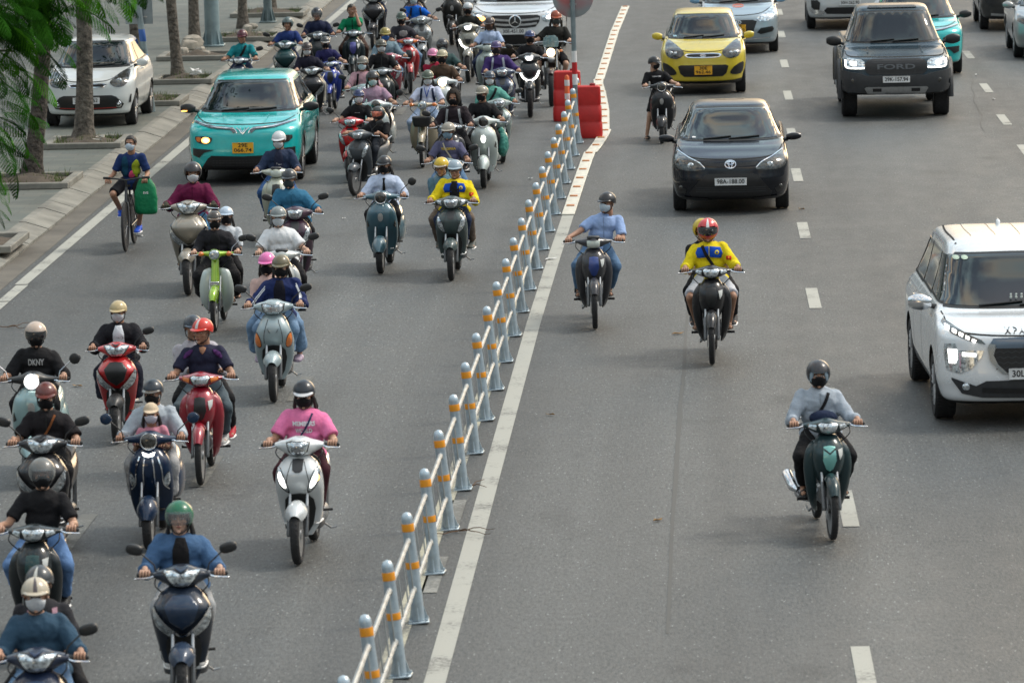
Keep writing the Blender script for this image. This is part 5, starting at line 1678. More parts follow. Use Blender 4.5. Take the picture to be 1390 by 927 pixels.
def bike(kind, pos, rz, label, col, accent=None, lit='', mirrors='LR', group='motorbikes in the rush hour crowd', name=None, **o):
    """kinds: vision, lead, vespa, sh, wave, cub, airblade, moto"""
    nm = name or {'wave': 'motorbike', 'cub': 'vintage_moped', 'moto': 'motorcycle'}.get(kind, 'motor_scooter')
    cat = {'wave': 'motorbike', 'cub': 'moped', 'moto': 'motorcycle'}.get(kind, 'scooter')
    root = empty(nm, pos, rz, label, cat, group)
    pm = paint(col, o.get('metal', .2), o.get('rough', .3)); am = paint(accent) if accent else BLACK
    lampm = LAMPWARM if 'warm' in lit else (LAMPON if 'head' in lit else LENS)
    LR_ = LAMPON if 'slant' in lit else LENS
    rz_ = random.uniform(-.06, .06)
    if kind in ('wave', 'cub'): R, w, wb, st = .285, .062, 1.24, 'spoke' if kind == 'cub' or o.get('spoke') else 'five'
    elif kind == 'vespa': R, w, wb, st = .235, .088, 1.26, 'five'
    elif kind == 'sh': R, w, wb, st = .315, .095, 1.34, 'five'
    elif kind == 'moto': R, w, wb, st = .31, .088, 1.32, 'five'
    else: R, w, wb, st = .262, .08, 1.26, 'five'
    add_wheel(root, 0, R, w, st, kind != 'cub', 'front_wheel')
    add_wheel(root, wb, R * (1 if kind != 'vision' else .96), w * 1.08, st, False, 'rear_wheel')
    hz, hy = 1.0, .36
    if kind in ('vision', 'lead', 'airblade', 'vespa', 'sh'):
        hz = {'sh': 1.06, 'airblade': 1.02}.get(kind, 1.0)
        fork(root, R, R, (0, .27, .70), .078)
        g = G(); 
        if kind == 'vespa': fender_arc(g, R + .045, .21, .18, -1.25, .75, 0, R, drop=.09, thick=.014, taper=.5)
        else: fender_arc(g, R + .04, .22, .17, -.85, .8, 0, R, drop=.085, thick=.012, taper=.5)
        g.obj('front_mudguard', pm if kind != 'airblade' else am, root)
        s = 1.0
        if kind == 'vespa':
            K = [(.22, .13, .33, .43), (.32, .175, .325, .44), (.45, .205, .28, .44), (.58, .215, .20, .44), (.70, .21, .15, .43), (.82, .185, .15, .42), (.90, .13, .20, .41), (.945, .07, .25, .39)]
        elif kind == 'sh':
            K = [(.24, .11, .36, .46), (.36, .16, .34, .46), (.50, .19, .29, .46), (.62, .20, .20, .46), (.74, .20, .13, .45), (.86, .19, .13, .43), (.95, .15, .19, .42), (1.0, .08, .26, .40)]
        elif kind == 'lead':
            K = [(.20, .10, .34, .44), (.30, .16, .33, .45), (.43, .20, .29, .45), (.55, .215, .21, .45), (.67, .215, .13, .44), (.79, .175, .12, .43), (.88, .13, .18, .41), (.93, .08, .25, .39)]
        elif kind == 'airblade':
            K = [(.20, .09, .35, .44), (.32, .15, .34, .45), (.46, .19, .30, .45), (.58, .215, .20, .45), (.70, .235, .10, .45), (.80, .22, .06, .44), (.89, .16, .13, .42), (.95, .09, .23, .40)]
        else:
            K = [(.20, .095, .34, .43), (.30, .155, .33, .44), (.43, .19, .29, .44), (.55, .205, .21, .44), (.67, .213, .12, .43), (.78, .20, .10, .42), (.86, .16, .16, .41), (.92, .09, .24, .39)]
        g = G(); zloft(g, K, 36, 34, e=2.5 if kind != 'vespa' else 2.2)
        bv = bvh_of(g)
        ap = g.obj('front_apron', pm, root, smooth=60)
        top = K[-1][0]
        # dark wheel opening between the two legs of the apron
        if kind == 'vespa': pass
        else:
            zt = .60 if kind != 'sh' else .64
            g = patch(G(), bv, two2([(0, zt), (.08, zt - .01), (.125, zt - .06), (.135, .45), (.105, .30), (.06, .225), (0, .215)]), 'F', .008, 0, .03, 0)
            g.obj('wheel_opening', BLACK, root, smooth=60)
        if kind in ('vision', 'lead', 'sh'):
            for sg in (-1, 1):
                q_ = strip(G(), bv, [(sg * .055, .88), (sg * .085, .78), (sg * .10, .70), (sg * .10, .62)], .006, 'F', .003); q_.obj('panel_seam', DARKP, root)
        # inner side of the leg shield
        g = G(); zloft(g, [(.30, K[1][1] * .9, .43, .46), (.6, K[3][1] * .9, .43, .47), (.85, K[5][1] * .85, .40, .44), (.93, .08, .38, .41)], 24, 10, e=4); g.obj('inner_shield', DARKP, root)
        if kind == 'vision':
            lamp_patch(root, bv, [(.085, .64), (.12, .75), (.165, .83), (.185, .80), (.18, .73), (.15, .665), (.10, .62)], LR_, 'turn_signal', mir=True)
            if 'ambsig' in lit: lamp_patch(root, bv, [(.12, .71), (.175, .72), (.18, .76), (.15, .755)], LAMPAMB, 'lit_turn_signal', lift=.012)
            if o.get('centre', True): lamp_patch(root, bv, two2([(0, .90), (.05, .895), (.045, .81), (.02, .79), (0, .79)]), DARKP, 'centre_panel', smooth=0)
        if kind == 'lead':
            lamp_patch(root, bv, [(.135, .60), (.15, .68), (.185, .73), (.20, .66), (.19, .60), (.16, .575)], AMBER if accent is None else LENS, 'turn_signal', mir=True)
            lamp_patch(root, bv, [(.03, .735), (.045, .75), (.065, .79), (.05, .77)], BLACK, 'air_slot', mir=True, smooth=0)
            g = patch(G(), bv, [(.12, .69), (.165, .75), (.20, .78), (.205, .70), (.17, .66)], 'F', .004, 0, .03, 2); 
        if kind == 'airblade':
            lamp_patch(root, bv, two2([(0, .90), (.07, .89), (.13, .82), (.09, .70), (0, .63)]), am, 'centre_panel', smooth=0, lift=.009)
            lamp_patch(root, bv, [(.075, .60), (.11, .66), (.17, .74), (.205, .81), (.215, .74), (.19, .66), (.13, .60), (.09, .575)], LENS if 'slant' not in lit else LAMPON, 'headlight', mir=True, lift=.012)
            g = strip(G(), bv, [(-.21, .80), (-.13, .69), (-.04, .60), (0, .585), (.04, .60), (.13, .69), (.21, .80)], .018, 'F', .02); g.obj('chrome_strip', CHROME, root)
            if 'v' in lit.split(): 
                g = strip(G(), bv, [(-.20, .80), (-.14, .69), (-.07, .60)], .03, 'F', .026, per=3); g.obj('light_strip', LAMPON, root); g = strip(G(), bv, [(.20, .80), (.14, .69), (.07, .60)], .03, 'F', .026, per=3); g.obj('light_strip', LAMPON, root)
        if kind == 'vespa':
            g = patch(G(), bv, two2([(0, .91), (.035, .90), (.045, .80), (.035, .70), (0, .66)]), 'F', .014, 0, .03, 3); g.obj('horn_cover', pm, root, smooth=60)
            if o.get('strips'):
                for xs in (.05, .12):
                    for sg in (-1, 1):
                        g = strip(G(), bv, [(sg * xs * .7, .86), (sg * xs, .74), (sg * xs * 1.1, .60), (sg * xs * 1.5, .54)], .012, 'F', .014); g.obj('chrome_strip', CHROME, root)
                lamp_patch(root, bv, [(.13, .60), (.15, .67), (.185, .70), (.19, .62), (.165, .57)], LENS, 'turn_signal', mir=True)
                lamp_patch(root, bv, [(-.06, .895), (0, .875), (.06, .895), (.05, .865), (0, .85), (-.05, .865)], LAMPON, 'position_lamp', smooth=0, lift=.02)
            else:
                g = patch(G(), bv, [(.035 * math.cos(t), .745 + .055 * math.sin(t)) for t in np.linspace(0, 2 * math.pi, 13)[:-1]], 'F', .024, 0, .03, 0); g.obj('badge', STEEL if not o.get('poslamp') else LAMPON, root)
                lamp_patch(root, bv, [(.165, .62), (.185, .69), (.195, .66), (.195, .60)], LENSD, 'turn_signal', mir=True, smooth=0)
        if kind == 'sh':
            g = strip(G(), bv, [(-.17, .83), (-.12, .72), (-.04, .66), (0, .655), (.04, .66), (.12, .72), (.17, .83)], .034, 'F', .016); g.obj('light_strip', LAMPON if 'v' in lit.split() else CHROME, root)
            lamp_patch(root, bv, two2([(0, .84), (.06, .83), (.04, .75), (0, .73)]), BLACK, 'centre_panel', smooth=0)
            lamp_patch(root, bv, [(.15, .64), (.16, .70), (.19, .76), (.195, .68)], LENSD, 'turn_signal', mir=True, smooth=0)
        # handlebar cowl with the headlight
        g = G()
        if kind == 'vespa':
            xloft(g, [(-.25, .33, .40, hz - .02, hz + .02), (-.2, .31, .41, hz - .03, hz + .03), (-.12, .27, .42, hz - .045, hz + .05), (-.06, .22, .43, hz - .08, hz + .08), (0, .20, .43, hz - .09, hz + .09), (.06, .22, .43, hz - .08, hz + .08), (.12, .27, .42, hz - .045, hz + .05), (.2, .31, .41, hz - .03, hz + .03), (.25, .33, .40, hz - .02, hz + .02)], 22, 33)
        else:
            wid = .215 if kind != 'sh' else .20
            xloft(g, [(-wid, .30, .40, hz - .015, hz + .025), (-.16, .27, .42, hz - .045, hz + .045), (-.11, .22, .43, hz - .07, hz + .06), (-.05, .17, .44, hz - .085, hz + .085), (0, .155, .44, hz - .09, hz + .09), (.05, .17, .44, hz - .085, hz + .085), (.11, .22, .43, hz - .07, hz + .06), (.16, .27, .42, hz - .045, hz + .045), (wid, .30, .40, hz - .015, hz + .025)], 22, 33)
        cb = bvh_of(g)
        cw = g.obj('handlebar_cowl', pm if not o.get('darkcowl') else BLACK, root, smooth=60)
        if kind == 'vespa':
            g = G(); M = TR(0, .205, hz) @ RX(math.pi / 2)
            lathe(g, [(.078, -.02), (.085, 0), (.080, .015), (.072, .012)], 28, M); g.obj('headlight_ring', CHROME, root)
            g = G(); ell(g, (0, .195, hz), (.073, .028, .073), 24, 12); g.obj('headlight', LENSD if lampm is LENS else lampm, root)
        elif kind == 'lead':
            lamp_patch(root, cb, two2([(0, hz + .03), (.07, hz + .045), (.115, hz + .035), (.10, hz - .03), (.06, hz - .055), (0, hz - .06)]), lampm, smooth=0)
            lamp_patch(root, cb, two2([(0, hz + .005), (.05, hz + .012), (.045, hz - .03), (0, hz - .04)]), CHROME if lampm is LENS else lampm, 'reflector', smooth=0, lift=.012)
        elif kind == 'sh':
            lamp_patch(root, cb, two2([(0, hz + .045), (.07, hz + .04), (.095, hz), (.06, hz - .05), (0, hz - .065)]), lampm, smooth=0)
        elif kind == 'airblade':
            lamp_patch(root, cb, two2([(0, hz + .03), (.06, hz + .055), (.14, hz + .045), (.09, hz - .02), (.05, hz - .06), (0, hz - .065)]), lampm, smooth=0)
            lamp_patch(root, cb, two2([(0, hz + .065), (.05, hz + .075), (.0, hz + .045)]), am, 'cowl_visor', smooth=0, lift=.012)
        else:
            lamp_patch(root, cb, two2([(0, hz + .045), (.05, hz + .05), (.095, hz + .035), (.075, hz - .03), (.04, hz - .06), (0, hz - .068)]), lampm, smooth=0)
            lamp_patch(root, cb, [(.055 * math.cos(t), hz - .01 + .042 * math.sin(t)) for t in np.linspace(0, 2 * math.pi, 15)[:-1]], MIRR if lampm is LENS else lampm, 'reflector', smooth=0, lift=.013)
            if o.get('cowlsig'): lamp_patch(root, cb, [(.12, hz - .03), (.13, hz + .03), (.19, hz + .025), (.18, hz - .01)], LENS, 'turn_signal', mir=True, smooth=0)
        # floor, tail
        g = G(); yloft(g, [(.38, .12, .24, .32), (.46, .165, .235, .30), (.70, .17, .235, .30), (.82, .15, .25, .34)], 16, 8, e=5); g.obj('floorboard', DARKP, root)
        tail(root, pm, .77 if kind != 'sh' else .80, .62, 1.0, .155 if kind != 'vespa' else .185, wb, R)
        if kind == 'vespa':
            for sx in (-1, 1):
                g = G(); ell(g, (sx * .16, wb - .05, .50), (.075, .30, .19)); g.obj('side_panel', pm, root)
        g = G(); tube(g, [(.10, .82, .26), (.19, .98, .16)], .010, 6); tube(g, [(.19, .98, .16), (.24, .99, .17)], .009, 6); g.obj('kickstand', STEEL, root)
        handlebar(root, hz, hy, .345 if kind != 'vespa' else .35, .17 if kind != 'vespa' else .23, mirrors, chrome_m=o.get('chrome_m', False), mcol=o.get('mcol', BLACK), round_m=(kind == 'vespa'))
    elif kind in ('wave', 'cub'):
        hz = .99
        fork(root, R, R, (0, .27, .70), .07, m=FORKM)
        g = G(); fender_arc(g, R + .03, .12, .115, -1.05, .85, 0, R, drop=.05, thick=.01); g.obj('front_mudguard', pm if o.get('fpaint', True) else BLACK, root)
        if kind == 'wave':
            g = G(); zloft(g, [(.40, .05, .26, .36), (.50, .09, .20, .38), (.62, .135, .13, .40), (.73, .15, .10, .41), (.83, .13, .14, .41), (.91, .08, .22, .40)], 28, 22, e=2.1)
            bv = bvh_of(g); g.obj('front_apron', pm, root, smooth=60)
            for sx in (-1, 1):
                g = G(); rings = []
                for z, x0, x1, y in [(.86, .06, .13, .28), (.78, .10, .19, .25), (.66, .11, .215, .25), (.52, .105, .205, .28), (.38, .10, .18, .33), (.26, .09, .145, .40), (.20, .085, .11, .44)]:
                    rings.append([(sx * x0, y, z), (sx * (x0 + x1) / 2, y - .015, z), (sx * x1, y + .02, z), (sx * (x1 + .003), y + .05, z), (sx * (x0 + x1) / 2, y + .03, z), (sx * x0, y + .04, z)])
                K2 = []
                for j in range(6): K2.append(interp([r[j] for r in rings], 20))
                rings = [np.array([K2[j][i] for j in range(6)]) for i in range(20)]
                loft(g, rings); g.obj('leg_shield', o.get('shieldm') or pm, root, smooth=60)
            lamp_patch(root, bv, two2([(0, .83), (.05, .82), (.06, .70), (.03, .62), (0, .60)]), am, 'centre_panel', smooth=0, lift=.008)
            lamp_patch(root, bv, [(.075, .79), (.12, .80), (.115, .74), (.09, .70)], mat('sticker white', (.6, .62, .6), .4), 'sticker', smooth=0, lift=.008)
            if o.get('badge'): 
                g = strip(G(), bv, [(-.05, .80), (0, .76), (.05, .80)], .014, 'F', .016, per=0); g.obj('badge', BLACK, root)
            g = G(); xloft(g, [(-.21, .30, .38, hz - .01, hz + .02), (-.16, .26, .40, hz - .035, hz + .03), (-.10, .21, .41, hz - .06, hz + .045), (0, .16, .42, hz - .08, hz + .07), (.10, .21, .41, hz - .06, hz + .045), (.16, .26, .40, hz - .035, hz + .03), (.21, .30, .38, hz - .01, hz + .02)], 20, 29)
            cb = bvh_of(g); g.obj('handlebar_cowl', pm, root, smooth=60)
            if o.get('square'):
                lamp_patch(root, cb, [(-.075, hz + .02), (.075, hz + .02), (.07, hz - .065), (-.07, hz - .065)], mat('pale lens', (.62, .68, .62), .15, coat=1), smooth=0)
                g = G(); box(g, (0, .24, hz + .055), (.15, .10, .035), .012); g.obj('dash_hood', ROUGHRED if 0 else DARKP, root)
            else:
                lamp_patch(root, cb, two2([(0, hz + .03), (.06, hz + .035), (.09, hz + .02), (.06, hz - .045), (0, hz - .06)]), lampm, smooth=0)
                lamp_patch(root, cb, [(.105, hz - .03), (.10, hz + .015), (.175, hz + .02), (.17, hz - .005)], LENS if not o.get('amb') else AMBER, 'turn_signal', mir=True, smooth=0)
        else:
            # classic moped: round headlamp, fork cover, flat pale leg shields
            g = G(); zloft(g, [(.36, .055, .06, .20), (.46, .065, .08, .24), (.60, .06, .14, .29), (.75, .055, .19, .33), (.90, .05, .24, .36), (.96, .045, .26, .37)], 18, 16, e=3); g.obj('fork_cover', pm, root)
            for sx in (-1, 1):
                g = G(); rings = []
                for z, x0, x1, y in [(.80, .04, .09, .33), (.76, .05, .17, .32), (.62, .06, .215, .31), (.48, .065, .225, .32), (.34, .075, .21, .36), (.24, .08, .16, .42), (.19, .08, .11, .46)]:
                    rings.append([(sx * x0, y, z), (sx * (x0 + x1) / 2, y - .01, z), (sx * x1, y + .03, z), (sx * (x1 + .003), y + .06, z), (sx * (x0 + x1) / 2, y + .03, z), (sx * x0, y + .03, z)])
                K2 = [interp([r[j] for r in rings], 20) for j in range(6)]
                rings = [np.array([K2[j][i] for j in range(6)]) for i in range(20)]
                loft(g, rings); g.obj('leg_shield', am, root, smooth=60)
            g = G(); xloft(g, [(-.24, .32, .37, hz - .01, hz + .02), (-.15, .29, .38, hz - .025, hz + .03), (-.07, .24, .40, hz - .04, hz + .04), (0, .2, .41, hz - .05, hz + .05), (.07, .24, .40, hz - .04, hz + .04), (.15, .29, .38, hz - .025, hz + .03), (.24, .32, .37, hz - .01, hz + .02)], 16, 25); g.obj('handlebar_cowl', pm, root)
            g = G(); lathe(g, [(.05, .05), (.078, .0), (.08, -.04), (.07, -.045)], 24, TR(0, .20, hz) @ RX(math.pi / 2)); 
            g = G(); M = TR(0, .19, hz) @ RX(math.pi / 2); lathe(g, [(.06, -.06), (.074, -.03), (.078, 0), (.074, .01), (.068, .005)], 24, M); g.obj('headlight_shell', pm if not o.get('chromelamp') else CHROME, root)
            g = G(); ell(g, (0, .183, hz), (.068, .022, .068), 22, 10); g.obj('headlight', lampm, root)
            for sx in (-1, 1):
                g = G(); ell(g, (sx * .185, .27, hz + .005), (.038, .035, .034), 14, 9); g.obj('turn_signal', AMBER, root)
            if o.get('plate'):
                g = G(); box(g, (0, .09, .62), (.12, .012, .05), .004); g.obj('front_badge', CHROME, root)
            if o.get('basket'):
                g = G(); zloft(g, [(.66, .12, -.06, .16), (.70, .14, -.09, .18), (.80, .155, -.11, .19), (.82, .155, -.11, .19)], 24, 6, e=6); g.obj('front_basket', BLACK, root)
        g = G(); yloft(g, [(.38, .04, .42, .60), (.55, .055, .40, .55), (.75, .07, .42, .62), (.9, .08, .5, .74)], 14, 8); g.obj('frame_cover', pm, root)
        g = G(); box(g, (0, .62, .33), (.16, .26, .17), .04); tube(g, [(0, .44, .34), (0, .60, .34)], .065, 12)
        for sx in (-1, 1): ell(g, (sx * .10, .66, .32), (.05, .12, .10))
        for k in range(5): lathe(g, [(.078, 0), (.078, .006)], 14, TR(0, .44 + k * .022, .34) @ RX(math.pi / 2))
        g.obj('engine_block', ALLOY, root)
        for sx in (-1, 1):
            g = G(); tube(g, [(sx * .07, .68, .27), (sx * .24, .68, .27)], .014, 8); g.obj('footpeg', RUBBER, root)
        tail(root, pm, .77, .68, .98, .13, wb, R, engine=False)
        if o.get('bigpipe'):
            g = G(); tube(g, [(-.20, .98, .30), (-.24, 1.03, .33), (-.27, 1.24, .42), (-.27, 1.25, .425)], [.025, .045, .048, .03], 14); g.obj('exhaust_can', CHROME, root)
        g = G(); tube(g, [(-.10, .55, .22), (-.14, .62, .17), (-.14, .8, .18)], .012, 6); g.obj('crash_bar', STEEL, root)
        handlebar(root, hz, hy, .35, .19, mirrors, chrome_m=o.get('chrome_m', False), round_m=o.get('round_m', False))
    elif kind == 'moto':
        hz, hy = 1.06, .38
        fork(root, R, R, (0, .30, .95), .10, m=BLACK)
        g = G(); fender_arc(g, R + .04, .13, .12, -.7, .9, 0, R, drop=.04); g.obj('front_mudguard', pm, root)
        g = G(); ell(g, (0, .20, .90), (.085, .09, .085), 22, 12); g.obj('headlight_shell', BLACK, root)
        g = G(); ell(g, (0, .125, .90), (.072, .03, .072), 22, 12); g.obj('headlight', LAMPWARM if lit else LENS, root)
        g = G(); zloft(g, [(.74, .02, .06, .20), (.79, .07, .04, .24), (.83, .05, .08, .24)], 16, 8); g.obj('nose_fairing', mat('grey fairing', (.3, .31, .32), .4), root)
        g = G(); loft(g, [np.stack([np.array([-1, -.6, 0, .6, 1, .6, 0, -.6]) * w_, np.array([.03, .01, 0, .01, .03, .035, .01, .035]) + y_, np.full(8, z_)], 1) for z_, w_, y_ in [(.99, .12, .17), (1.06, .14, .21), (1.14, .12, .26), (1.18, .07, .29)]]); g.obj('windscreen', mat('tinted screen', (.10, .18, .18), .05, coat=1, alpha=.55), root)
        g = G(); yloft(g, [(.38, .05, .74, .90), (.5, .14, .70, .95), (.7, .15, .70, .93), (.9, .09, .72, .84)], 20, 12); g.obj('fuel_tank', pm, root)
        g = G(); box(g, (0, .62, .45), (.24, .34, .30), .06); 
        for k in range(6): box(g, (0, .50, .40 + k * .035), (.25, .18, .012), .004)
        g.obj('engine_block', ALLOY, root)
        for sx in (-1, 1):
            g = G(); ell(g, (sx * .17, .24, .92), (.03, .03, .022), 10, 7); g.obj('turn_signal', AMBER, root)
            g = G(); tube(g, [(sx * .1, .80, .36), (sx * .24, .80, .36)], .014, 8); g.obj('footpeg', RUBBER, root)
        tail(root, pm, .80, .80, .85, .12, wb, R, engine=False)
        handlebar(root, hz, hy, .38, .06, mirrors)
    root['hz'] = hz
    return root

def bicycle(pos, rz, label):
    root = empty('bicycle', pos, rz, label, 'bicycle')
    R = .34
    fm = paint((.02, .02, .022))
    for y in (0, 1.03):
        g = G(); M = RY(math.pi / 2); lathe(g, [(R - .045, -.012), (R - .02, -.02), (R - .004, -.012), (R, 0), (R - .004, .012), (R - .02, .02), (R - .045, .012)], 40, M)
        o = g.obj('front_wheel' if y == 0 else 'rear_wheel', RUBBER, root); o.location = (0, y, R)
        g = G(); lathe(g, [(R - .045, -.011), (R - .06, -.006), (R - .06, .006), (R - .045, .011)], 32, M)
        for k in range(20):
            a = 2 * math.pi * k / 20; tube(g, [((k % 2 - .5) * .05, .015 * math.cos(a), .015 * math.sin(a)), (0, (R - .05) * math.cos(a), (R - .05) * math.sin(a))], .0018, 4)
        tube(g, [(-.04, 0, 0), (.04, 0, 0)], .018, 8); g.obj('rim', SPOKE, o)
    g = G()
    T = lambda pts, r: tube(g, pts, r, 10)
    T([(0, .27, .86), (0, .19, .66)], .022); T([(0, .25, .80), (0, .62, .60), (0, .60, .30)], .018); T([(0, .20, .68), (0, .58, .30)], .02); T([(0, .66, .82), (0, .59, .30)], .016)
    for sx in (-1, 1):
        T([(sx * .02, .59, .30), (sx * .05, 1.03, .34)], .010); T([(sx * .02, .65, .72), (sx * .05, 1.03, .34)], .009)
        T([(sx * .03, .19, .64), (sx * .05, .05, .42), (sx * .05, 0, .34)], .013)
    g.obj('frame', fm, root)
    g = G(); tube(g, [(-.31, .33, .99), (-.16, .28, .985), (0, .27, .96), (.16, .28, .985), (.31, .33, .99)], .012, 8); tube(g, [(0, .28, .86), (0, .27, .96)], .015, 8); g.obj('handlebar', BLACK, root)
    for sx in (-1, 1):
        g = G(); tube(g, [(sx * .22, .30, .99), (sx * .32, .335, .99)], .017, 8); g.obj('grip', RUBBER, root)
        g = G(); zz = .30 - sx * .12 * -1; tube(g, [(sx * .05, .59, .30), (sx * .08, .59, .30 + sx * -.15)], .010, 6); box(g, (sx * .13, .59, .30 + sx * -.15), (.09, .07, .02), .006); g.obj('pedal_crank', ALLOY, root)
    g = G(); yloft(g, [(.56, .025, .84, .88), (.66, .06, .83, .89), (.80, .09, .83, .90), (.84, .05, .84, .89)], 14, 8); g.obj('saddle', SEATM, root)
    g = G(); lathe(g, [(.02, -.004), (.085, -.004), (.085, .004), (.02, .004)], 24, TR(-.045, .59, .30) @ RY(math.pi / 2)); g.obj('chainring', STEEL, root)
    return root
# ------------------------------------------------------------------ people
def capsule(g, a, b, r0, r1, n=12, m=0, round0=True, round1=True):
    a = np.array(a, float); b = np.array(b, float); d = b - a; L_ = np.linalg.norm(d); u = d / (L_ + 1e-9)
    P = []; R = []
    if round0:
        for t in (-.98, -.8, -.45): P.append(a + u * r0 * t); R.append(r0 * math.sqrt(1 - t * t))
    for t in np.linspace(0, 1, 5): P.append(a + d * t); R.append(r0 + (r1 - r0) * t)
    if round1:
        for t in (.45, .8, .98): P.append(b + u * r1 * t); R.append(r1 * math.sqrt(1 - t * t))
    P = np.array(P)
    ax = np.array([0, 0, 1.]) if abs(u[2]) < .9 else np.array([1., 0, 0])
    N = np.cross(u, ax); N /= np.linalg.norm(N); B = np.cross(u, N)
    th = np.arange(n) * 2 * math.pi / n
    loft(g, [p + r * (np.cos(th)[:, None] * N + np.sin(th)[:, None] * B) for p, r in zip(P, R)], m)

def ik(a, b, l1, l2, pole):
    a = np.array(a, float); b = np.array(b, float); d = b - a; D = np.linalg.norm(d)
    if D > (l1 + l2) * .995: k = D / ((l1 + l2) * .995); l1 *= k; l2 *= k
    u = d / D; x = (l1 * l1 - l2 * l2 + D * D) / (2 * D); h = math.sqrt(max(l1 * l1 - x * x, 0))
    p = np.array(pole, float); p = p - u * p.dot(u); p /= np.linalg.norm(p) + 1e-9
    return a + u * x + p * h

_HEAD = None
def head_proto():
    global _HEAD
    if _HEAD: return _HEAD
    g = G()
    ell(g, (0, .014, .028), (.074, .090, .084), 20, 14); ell(g, (0, -.022, -.03), (.059, .066, .082), 18, 12); ell(g, (0, -.040, -.082), (.040, .040, .026), 14, 10)
    ell(g, (0, -.078, -.102), (.017, .013, .013), 10, 8)
    capsule(g, (0, -.086, .006), (0, -.101, -.030), .008, .012, 10); 
    for s in (-1, 1):
        ell(g, (s * .011, -.095, -.036), (.009, .010, .007), 8, 6); ell(g, (s * .077, .008, -.012), (.009, .018, .030), 10, 8, M=RZ(s * .3))
        ell(g, (s * .030, -.073, .022), (.024, .012, .008), 10, 8); ell(g, (s * .040, -.062, -.028), (.022, .018, .018), 10, 8)
    ell(g, (0, -.088, -.062), (.024, .010, .009), 10, 8)
    capsule(g, (0, .02, -.06), (0, .03, -.13), .055, .055)
    v, f, _ = remesh(g, .0062, 2)
    _HEAD = (v, f)
    return _HEAD

def hand_grip(g, at_, sx, m=0, rot=None):
    h = G()
    ell(h, (0, .010, .022), (.043, .030, .017), 12, 8)
    for k, x in enumerate((-.033, -.011, .011, .033)):
        l = (1, 1.08, 1.05, .9)[k]
        tube(h, [(x * .9, .006, .030), (x, -.022 * l, .024), (x, -.031 * l, .002), (x, -.022, -.020), (x, -.006, -.026)], [.0095, .0092, .0088, .0082, .006], 7)
    tube(h, [(-sx * .030, .026, .014), (-sx * .046, .008, -.004), (-sx * .040, -.012, -.020), (-sx * .026, -.022, -.026)], [.012, .011, .0095, .007], 7)
    capsule(h, (0, .018, .024), (0, .052, .036), .024, .025, 10)
    g.join(h, TR(*at_) @ (rot or Matrix()), m)

def hand_rest(g, at_, sx, m=0, rot=None):
    h = G()
    ell(h, (0, 0, 0), (.038, .045, .015), 12, 8)
    for k, x in enumerate((-.030, -.010, .010, .029)):
        l = (.85, 1.05, 1.0, .75)[k]
        tube(h, [(x * .9, -.030, 0), (x * 1.05, -.030 - .032 * l, .002), (x * 1.1, -.030 - .055 * l, -.010), (x * 1.12, -.030 - .068 * l, -.026)], [.0095, .009, .0082, .006], 7)
    tube(h, [(-sx * .028, .018, -.002), (-sx * .050, -.004, -.006), (-sx * .056, -.030, -.012), (-sx * .052, -.046, -.018)], [.013, .011, .009, .007], 7)
    capsule(h, (0, .030, 0), (0, .065, .004), .022, .025, 10)
    g.join(h, TR(*at_) @ (rot or Matrix()), m)

def wrinkle(v, n, amp, seed, fr=22.):
    r = random.Random(seed)
    out = np.zeros(len(v))
    for k in range(4):
        d = np.array([r.uniform(-1, 1), r.uniform(-1, 1), r.uniform(-1.2, 1.2)]); d /= np.linalg.norm(d)
        e = np.array([r.uniform(-1, 1), r.uniform(-1, 1), r.uniform(-1, 1)])
        f = fr * (1 + .55 * k)
        ph = v @ d * f + 1.6 * np.sin(v @ e * f * .45 + r.uniform(0, 6))
        out += (1 - np.abs(np.sin(ph))) ** 1.5 / (1 + .5 * k)
    return v + n * ((out - .7) * amp)[:, None]

def blob_obj(g, name, m, parent, voxel, smooth, amp, seed, o=None, fr=22.):
    v, f, n = remesh(g, voxel, smooth)
    if amp: v = wrinkle(v, n, amp, seed, fr)
    q = G(); q.add(v, f)
    bv = bvh_of(q)
    ob = q.obj(name, m, parent, smooth=180)
    return ob, bv

def shell_part(radii, c, M, elmin, thick=.93, na=36, ne=11, azr=None, elmax=None):
    """helmet-like shell: elmin(az) gives its lower rim (radians); az 0 looks forward (-Y)"""
    g = G(); rx, ry, rz = radii
    for_rings = []
    def P(az, el, k): return (c[0] + k * rx * math.cos(el) * math.sin(az), c[1] - k * ry * math.cos(el) * math.cos(az), c[2] + k * rz * math.sin(el))
    if azr is None:
        az = [2 * math.pi * i / na for i in range(na)]
        rings = []
        for j in range(ne):
            u = j / (ne - 1)
            rings.append([P(a, math.radians(88) + (elmin(a if a <= math.pi else a - 2 * math.pi) - math.radians(88)) * u, 1.) for a in az])
        for j in range(4):
            u = 1 - j / 3
            rings.append([P(a, math.radians(60) + (elmin(a if a <= math.pi else a - 2 * math.pi) - math.radians(60)) * u, thick) for a in az])
        loft(g, rings, closed=True)
    else:
        a0, a1 = azr; az = [a0 + (a1 - a0) * i / (na - 1) for i in range(na)]
        rings = []
        for j in range(ne):
            u = j / (ne - 1); rings.append([P(a, elmax(a) + (elmin(a) - elmax(a)) * u, 1.) for a in az])
        for j in range(ne):
            u = 1 - j / (ne - 1); rings.append([P(a, elmax(a) + (elmin(a) - elmax(a)) * u, thick) for a in az])
        n = len(rings); k = na
        V = np.concatenate([np.array(r) for r in rings]); f = []
        for i in range(n):
            i2 = (i + 1) % n
            for j in range(k - 1): f.append((i * k + j, i * k + j + 1, i2 * k + j + 1, i2 * k + j))
        f.append(tuple(i * k for i in range(n))[::-1]); f.append(tuple(i * k + k - 1 for i in range(n)))
        g.add(V, f)
    if M is not None: g.v = [xf(g.arr(), M)]
    return g

